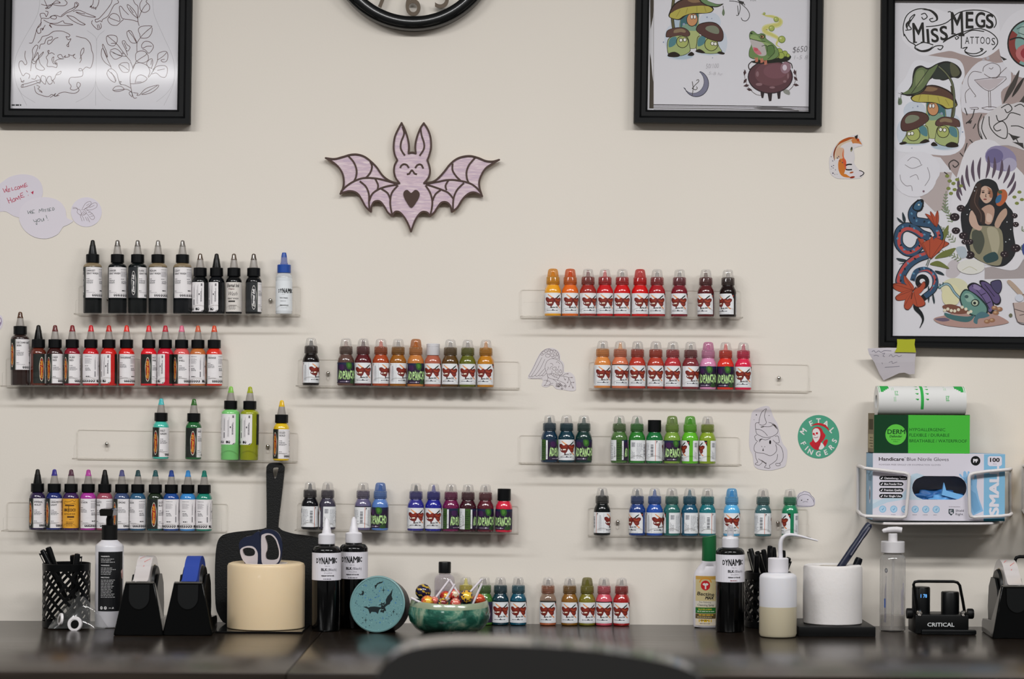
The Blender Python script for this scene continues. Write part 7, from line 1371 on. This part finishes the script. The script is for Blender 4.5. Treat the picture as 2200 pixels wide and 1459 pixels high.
pairs(A, [[(1995, 245), (1995, 200), (2020, 155), (2060, 140), (2100, 145), (2140, 185), (2150, 240), (2080, 248), (1995, 245)], [(2000, 170), (2020, 130), (2045, 125), (2060, 110), (2090, 120), (2110, 125), (2125, 150), (2150, 175), (2150, 215)], [(2048, 212), (2070, 206), (2095, 210)]], 3.5, '#5a5260'); A.ell(2037, 194, 6, 5, '#3a343c'); A.ell(2094, 188, 6, 5, '#3a343c')
sticker('paper_sticker', 'small line-drawn taco sticker at the end of the blue ink shelf', A, (1731, 1072))
A = Art(zoom(1820, 720, 3.474)); A.poly([(153, 100), (300, 94), (420, 96), (515, 130), (512, 200), (518, 288), (480, 293), (440, 279), (400, 283), (350, 308), (290, 337), (255, 290), (210, 205), (165, 140)], '#cdc7ce')
A.lines([[(185, 125), (200, 115), (215, 130), (235, 118), (255, 128), (280, 115), (330, 118)], [(200, 155), (220, 150), (240, 158)], [(262, 140), (282, 135), (270, 155), (285, 160)], [(315, 160), (330, 145), (345, 162), (370, 150), (390, 160), (410, 150)], [(318, 205), (340, 195), (345, 210), (380, 200)], [(265, 205), (272, 215)], [(290, 240), (400, 232)]], 4, '#8c8894')
q = sticker('torn_note', 'torn handwritten paper note hanging below the large poster', A, (1915, 780), 'note', None, -.0285)
for v in q.data.vertices:
    k = max(0, min(1, ((q.location.z + v.co.z) - P(1915, 818).z) / (P(1915, 752).z - P(1915, 818).z))); v.co.y += .0245 * (1 - k) ** 1.2
A = Art(zoom(1820, 720, 3.474)); A.blob([(372, 30), (440, 32), (508, 30), (503, 70), (515, 130), (440, 128), (355, 128), (370, 98), (374, 62)], '#a6a92e', 1)
q = sticker('tape_strip', 'strip of yellow-green tape holding the torn note to the poster frame', A, (1945, 742), 'tape', None, -.0292)
# ---- wire rack with glove box and film box
WIRE = M('#d2cdcc', .35, 0, .2)
def rack(dx, label):
    y = -.092; o = P(2017 + dx, 1050, 0); t = thing('wire_rack', label, 'rack', o); f = lambda px, py, yy=y: P(px + dx, py, yy) - o; r = .0031
    MB().tube([f(1843, 1001, -.002), f(1845, 1001, -.02), f(1853, 1004, -.086), f(1858, 1006, y), f(1900, 1011), f(1944, 1016.5), f(1951, 1019), f(1953, 1024), f(1951, 1060), f(1947, 1104), f(1945, 1110), f(1938, 1112), f(1860, 1109), f(1850, 1106, -.086), f(1843, 1098, -.02), f(1842, 1097, -.002)], r, 10).build('front_wire', WIRE, t)
    MB().tube([f(2171, 1009, -.002), f(2171, 1009, -.02), f(2172, 1008, -.088), f(2166, 1009, y), f(2120, 1013), f(2092, 1017), f(2084, 1020), f(2082, 1026), f(2082, 1060), f(2083, 1102), f(2085, 1109), f(2092, 1111.5), f(2150, 1109), f(2168, 1107, y), f(2173, 1104, -.088), f(2172, 1104, -.02), f(2172, 1104, -.002)], r, 10).build('front_wire', WIRE, t)
    MB().tube([f(1868, 1119.5, -.004), f(1870, 1122, -.03), f(1900, 1125, -.086), f(1925, 1125.5, y + .004), f(2100, 1125.5, y + .004), f(2130, 1125, -.086), f(2152, 1122, -.03), f(2154, 1119.5, -.004)], r * .8, 10).build('bottom_wire', WIRE, t)
    MB().tube([f(1868, 1122, -.03), f(2152, 1122, -.03)], r * .7, 8).build('bottom_wire', WIRE, t)
    MB().tube([f(1843, 1001, -.0032), f(1843, 1097, -.0032)], r, 8).build('back_wire', WIRE, t); MB().tube([f(2171, 1009, -.0032), f(2172, 1104, -.0032)], r, 8).build('back_wire', WIRE, t)
rack(0, 'white wire rack holding the blue glove box')
def glove_box():
    yf, yb = -.083, -.012; x0, x1, z0, z1 = P(1875, 1050, yf).x, P(2159, 1050, yf).x, P(2017, 1119, yf).z, P(2017, 974.5, yf).z; o = Vector(((x0 + x1) / 2, yf, z0)); w = (x1 - x0) / 2; h = z1 - z0; d = yb - yf
    t = thing('glove_box', 'white and light blue box of nitrile gloves in the wire rack', 'box', o); k = (1178 - 190) / (2 * w); X = lambda x: (x - 684) / k; Z = lambda y_: (1385 - y_) / k
    slot = [(X(x), Z(y_)) for x, y_ in ellp(575, 1139, 90, 88, 10, 0, 90, 270) + ellp(802, 1139, 90, 88, 10, 0, 270, 450)]
    wt, bl = '#d2ced8', '#7fb3d2'
    card = M('#d2ced8', .6); blue = M('#8fb2cc', .6)
    MB().prism([(-w, 0), (w, 0), (w, h), (-w, h)], 0, .0008, holes=[slot]).build('front_panel', card, t, None, 0)
    MB().box(-w, .0008, 0, -w + .0008, d, h).build('side_panel', blue, t, None, 0); MB().box(w - .0008, .0008, 0, w, d, h).build('side_panel', blue, t, None, 0)
    MB().box(-w, .0008, h - .0008, w, d, h).build('top_panel', blue, t, None, 0); MB().box(-w, .0008, 0, w, d, .0008).build('bottom_panel', M('#2c6a80', .6), t, None, 0); MB().box(-w, d - .0008, 0, w, d, h).build('back_panel', card, t, None, 0)
    A = Art(lambda x, y_: (X(x), Z(y_)))
    big = [(190, 885), (1178, 885), (1178, 1385), (190, 1385)]; sl = ellp(575, 1139, 90, 88, 10, 0, 90, 270) + ellp(802, 1139, 90, 88, 10, 0, 270, 450)
    A.poly(big, wt, [sl]); A.rect(1020, 885, 1178, 1385, bl); A.rect(1020, 1368, 1178, 1385, '#2f7488')
    A.poly([(190, 1262), (260, 1225), (330, 1205), (400, 1200), (440, 1150), (470, 1060), (480, 1040), (520, 1030), (575, 1048), (500, 1080), (482, 1140), (500, 1200), (575, 1230), (420, 1228), (300, 1250), (190, 1300)], '#b6cad8')
    A.poly([(190, 1262), (250, 1228), (190, 1228)], '#c8d4de')
    hand = [(840, 1050), (834, 1034), (846, 1034), (864, 1060), (866, 1020), (876, 1010), (888, 1020), (896, 1050), (898, 1016), (908, 1012), (914, 1024), (920, 1060), (944, 1080), (950, 1040), (962, 1040), (970, 1080), (966, 1130), (985, 1220), (1018, 1310), (940, 1345), (905, 1260), (893, 1180), (893, 1110), (862, 1070)]
    A.poly(hand, '#86b3d6'); A.poly([(920, 1150), (960, 1180), (1000, 1300), (950, 1330), (915, 1240)], '#74a4ca'); A.lines([[(870, 1060), (884, 1100)], [(900, 1050), (908, 1100)], [(925, 1070), (930, 1120)]], 4, '#5f92bc')
    A.text('Handicare', 234, 938, 37, '#3a3238', .03, 0, 0, 'l', down=True, fit=190); A.ell(430, 914, 3, 3, '#3a3238', n=8); A.text('Blue Nitrile Gloves', 444, 938, 37, '#3a3238', 0, 0, 0, 'l', down=True, fit=312); A.text('POWDER FREE SINGLE USE EXAMINATION GLOVES', 236, 973, 15, '#77707a', .0, 0, 0, 'l', down=True, fit=460)
    A.ell(957, 935, 36, 36, '#17181a', n=28); A.text('PF', 957, 947, 36, '#e2dee4', .06, 0, 0, 'c', down=True)
    for y_, tx, e in ((1068, 'Chemotherapy Tested', 448), (1112, 'Blue Powder Free', 418), (1157, 'Premium Quality', 418), (1202, 'For Single Use', 412)):
        A.poly(ellp(254, y_, 16, 15, 8, 0, 90, 270) + ellp(e - 15, y_, 16, 15, 8, 0, 270, 450), '#141517'); A.line([(248, y_ + 1), (254, y_ + 7), (264, y_ - 8)], 4, '#e2dee4'); A.text(tx, 275, y_ + 7, 20, '#e2dee4', .03, 0, 0, 'l', down=True, fit=min(166, e - 285))
    for x in (265, 348, 430, 508, 587, 665): A.ell(x, 1300, 27, 27, '#8db7d4'); A.ell(x, 1300, 20, 20, '#a9c8de'); A.line([(x - 8, 1300), (x - 2, 1308), (x + 9, 1290)], 4, '#6c9cc0')
    for x in (348, 508, 587, 665): A.fake(x - 20, 1340, x + 18, 1346, 1, '#8c8690', .8)
    A.fake(760, 1278, 868, 1285, 1, '#9a949e', .8); A.poly([(758, 1296), (796, 1296), (797, 1326), (777, 1346), (758, 1328)], '#28393c'); A.line([(768, 1306), (786, 1306)], 5, wt); A.line([(768, 1306), (768, 1320), (786, 1320), (786, 1330), (770, 1330)], 5, wt); A.text('Shield', 810, 1316, 24, '#5c5a62', .01, 0, 0, 'l', down=True, fit=62); A.text('Right', 810, 1342, 24, '#5c5a62', .01, 0, 0, 'l', down=True, fit=56)
    A.poly([(1060, 899), (1142, 899), (1154, 911), (1154, 962), (1142, 974), (1060, 974), (1048, 962), (1048, 911)], '#d6d2dc'); A.text('100', 1101, 942, 42, '#2c2426', .04, 0, 0, 'c', down=True, fit=74); A.text('PCS', 1101, 964, 16, '#8c868e', 0, 0, 0, 'c', down=True)
    A.text('SMALL', 1130, 1342, 96, '#d9d6de', .05, 90, 0, 'l', down=True, fit=372)
    A.flat('print', lambda x, z, l: Vector((x, -.0001 - l, z)), PAPER, t)
    B = Art(lambda a, b: (a, b)); B.ell(.03, .045, .008, .016, '#d6d2dc'); B.ell(.03, .045, .004, .010, '#2a2c30'); B.fake(.016, .07, .05, .10, 3, '#55707e', .6, True); B.flat('side_print', lambda a, b, l: Vector((-w - .0001 - l, a, b)), PAPER, t)
    # the gloves in the slot
    R = random.Random(11)
    for i, (cx, cz, rx, rz, yy, hx, lab) in enumerate(((.004, .040, .048, .014, .034, '#2a62a0', 'blue nitrile gloves bunched inside the box'), (.022, .036, .038, .011, .018, '#5c9cd4', 'bright blue glove pulled forward in the slot of the box'))):
        bm = bmesh.new(); bmesh.ops.create_icosphere(bm, subdivisions=4, radius=1); bm.verts.index_update(); vs = []
        for v in bm.verts:
            c_ = v.co; n_ = .16 * math.sin(7 * c_.x + 3 * c_.z + i) * math.cos(5 * c_.z + 4 * c_.y) + .09 * math.sin(13 * c_.x - 6 * c_.z)
            vs.append((c_.x * rx * (1 + n_), c_.y * .013 * (1 + n_), c_.z * rz * (1 + 1.4 * n_)))
        fs = [[v.index for v in q_.verts] for q_ in bm.faces]; bm.free()
        g = MB().add(vs, fs).build('nitrile_glove', M(hx, .55), None, o + Vector((cx, yy, cz)), 80); tag(g, lab, 'glove', 'gloves in the glove box')
    o2 = o + Vector((.040, .0060, .050)); g = MB().prism([(-.030, .018), (-.026, .004), (.004, -.004), (.046, -.014), (.050, -.018), (.010, -.016), (-.034, -.004)], -.003, .004).build('nitrile_glove', M('#74b2e6', .55), None, o2, 30); tag(g, 'pale blue glove cuff sticking out of the box slot', 'glove', 'gloves in the glove box')
    return o, w, h, d
GO, GW, GH, GD = glove_box()
def film_box():
    yf = -.080; z0 = GO.z + GH + .0003; x0, x1 = P(1877.8, 930, yf).x, P(2083.5, 930, yf).x; zt = P(1980, 893, yf).z; o = Vector(((x0 + x1) / 2, yf, z0)); w = (x1 - x0) / 2; h = zt - z0; d = .064
    t = thing('film_box', 'open green box of bandage film on top of the glove box', 'box', o); k = 715 / (2 * w); X = lambda x: (x - 557.5) / k; Z = lambda y_: (885 - y_) / k; gr = M('#2f8a34', .5)
    inn = M('#b9aea0', .7)
    MB().box(-w, 0, 0, w, .0009, h).build('front_panel', gr, t, None, 0); MB().box(-w, .0009, 0, -w + .0009, d, h + .004).build('side_panel', M('#77694f', .7), t, None, 0); MB().box(w - .0009, .0009, 0, w, d, h + .002).build('side_panel', M('#1d5a2a', .5), t, None, 0); MB().box(-w, d - .0009, 0, w, d, h).build('back_panel', inn, t, None, 0); MB().box(-w, .0009, 0, w, d, .0009).build('bottom_panel', inn, t, None, 0)
    A = Art(lambda x, y_: (X(x), Z(y_))); A.rect(200, 600, 915, 885, '#47b23c'); A.rect(200, 600, 455, 885, '#123c22'); A.ell(363, 747, 78, 77, '#5cc044', n=32)
    A.text('DERM', 300, 742, 48, '#123c22', .02, 0, 0, 'l', down=True, fit=132); A.text('Defender', 363, 768, 25, '#123c22', .02, 0, .2, 'c', down=True, fit=94); A.text('Protective', 363, 788, 14, '#1d5a2a', 0, 0, 0, 'c', down=True, fit=66); A.text('Film', 363, 804, 14, '#1d5a2a', 0, 0, 0, 'c', down=True, fit=34)
    for y_, s_, f_ in ((720, 'HYPOALLERGENIC', 268), (761, 'FLEXIBLE / DURABLE', 300), (804, 'BREATHABLE / WATERPROOF', 430)): A.text(s_, 464, y_, 33, '#164a20', .012, 0, 0, 'l', down=True, fit=f_)
    A.flat('print', lambda x, z, l: Vector((x, -.0001 - l, z)), PAPER, t)
    B = Art(); B.rect(.006, h * .12, d - .004, h * .5, '#a79a7c'); B.rect(.01, h * .62, d - .01, h * .9, '#4a432f'); B.fake(.012, h * .16, d - .012, h * .46, 4, '#5a513a', .6); B.flat('side_print', lambda a, b, l: Vector((-w - .0001 - l, a, b)), PAPER, t)
    # the film roll inside
    r = .0275; c = Vector((0, .0325, P(1980, 831, -.05).z - o.z - r)); c.z = P(1980, 830.5, yf + .0325).z - o.z - r; xa, xb = P(1885, 860, -.06).x - o.x, P(2073, 860, -.06).x - o.x
    rl = thing('bandage_film_roll', 'white roll of bandage film with green print standing out of the green box', 'roll', o + c); core = .012
    MB().lathe([(core, xa), (r, xa), (r, xb), (core, xb), (core, xa)], 56, RY(90)).build('film', M('#d2d2d0', .4, 0, .2), rl, None, 30)
    C = Art(lambda x, a: (a, x)); kx = (xb - xa) / 650
    # x in zoomed pixels from the roll's edge, angle in degrees above the horizontal
    def g(x0_, x1_, a0, a1, col, n=5):
        C.k += 1
        for i in range(n): C.rect(x0_, a0 + (a1 - a0) * i / n, x1_, a0 + (a1 - a0) * (i + 1) / n, col, True)
    g(0, 650, -51, 129, '#d2d2d0', 60); g(312, 334, -30, 90, '#33a34a', 14)
    for a in (8, 30, 52, 72):
        for x in (285, 360): C.rect(x - 12, a, x + 12, a + 3, '#3c9c4c'); C.rect(x - 4, a - 3, x + 10, a, '#3c9c4c')
    for x0_, s_ in ((0, 1), (650, -1)):
        C.k += 1
        for i in range(8):
            a = 38 + i * 6; q0 = 18 if s_ > 0 else 18; wd = 64 - max(0, 3 - i) * 14; C.rect(x0_ + s_ * 18, a, x0_ + s_ * (18 + wd), a + 6, '#2f9c48', True)
        for a in range(36, 90, 9): C.rect(x0_ + s_ * 6, a, x0_ + s_ * 10, a + 9, '#4aa85c', True)
    for x in (112, 500): C.fake(x, 0, x + 22, 26, 2, '#9cc0a0', .7, True); C.fake(x - 14, 46, x + 10, 74, 2, '#b0c8b2', .7, True)
    C.text('EZ', 134, 24, 26, '#6cae78', .02, 0, 0, 'c', fit=26); C.text('EZ', 510, 4, 26, '#6cae78', .02, 0, 0, 'c', fit=26)
    C.flat('print', lambda a, x, l: Vector((xa + x * kx, -math.cos(math.radians(a)) * (r + .0004 + l), math.sin(math.radians(a)) * (r + .0004 + l))), PAPER, rl, strip=3.0)
film_box()
rack(356, 'second white wire rack at the edge of the picture')
def yellow_bounce_box():  # box out of view, added to shade the wall and tint it yellow
    f0 = P(1875 + 356, 1119, -.083); f1 = P(2159 + 356, 974.5, -.083); w = (f1.x - f0.x) / 2; t = thing('glove_box', 'unseen yellow box added in the second wire rack for its yellow bounce', 'box', ((f0.x + f1.x) / 2, -.083, f0.z)); h = f1.z - f0.z
    MB().box(-w, 0, 0, w, .071, h).build('carton', M('#dcae14', .6), t, None, 0); MB().prism(rrect(-.06, .03, .04, .08, .022), -.0006, 0).build('opening_flap', M('#20242a', .6), t, None, 0)
yellow_bounce_box()
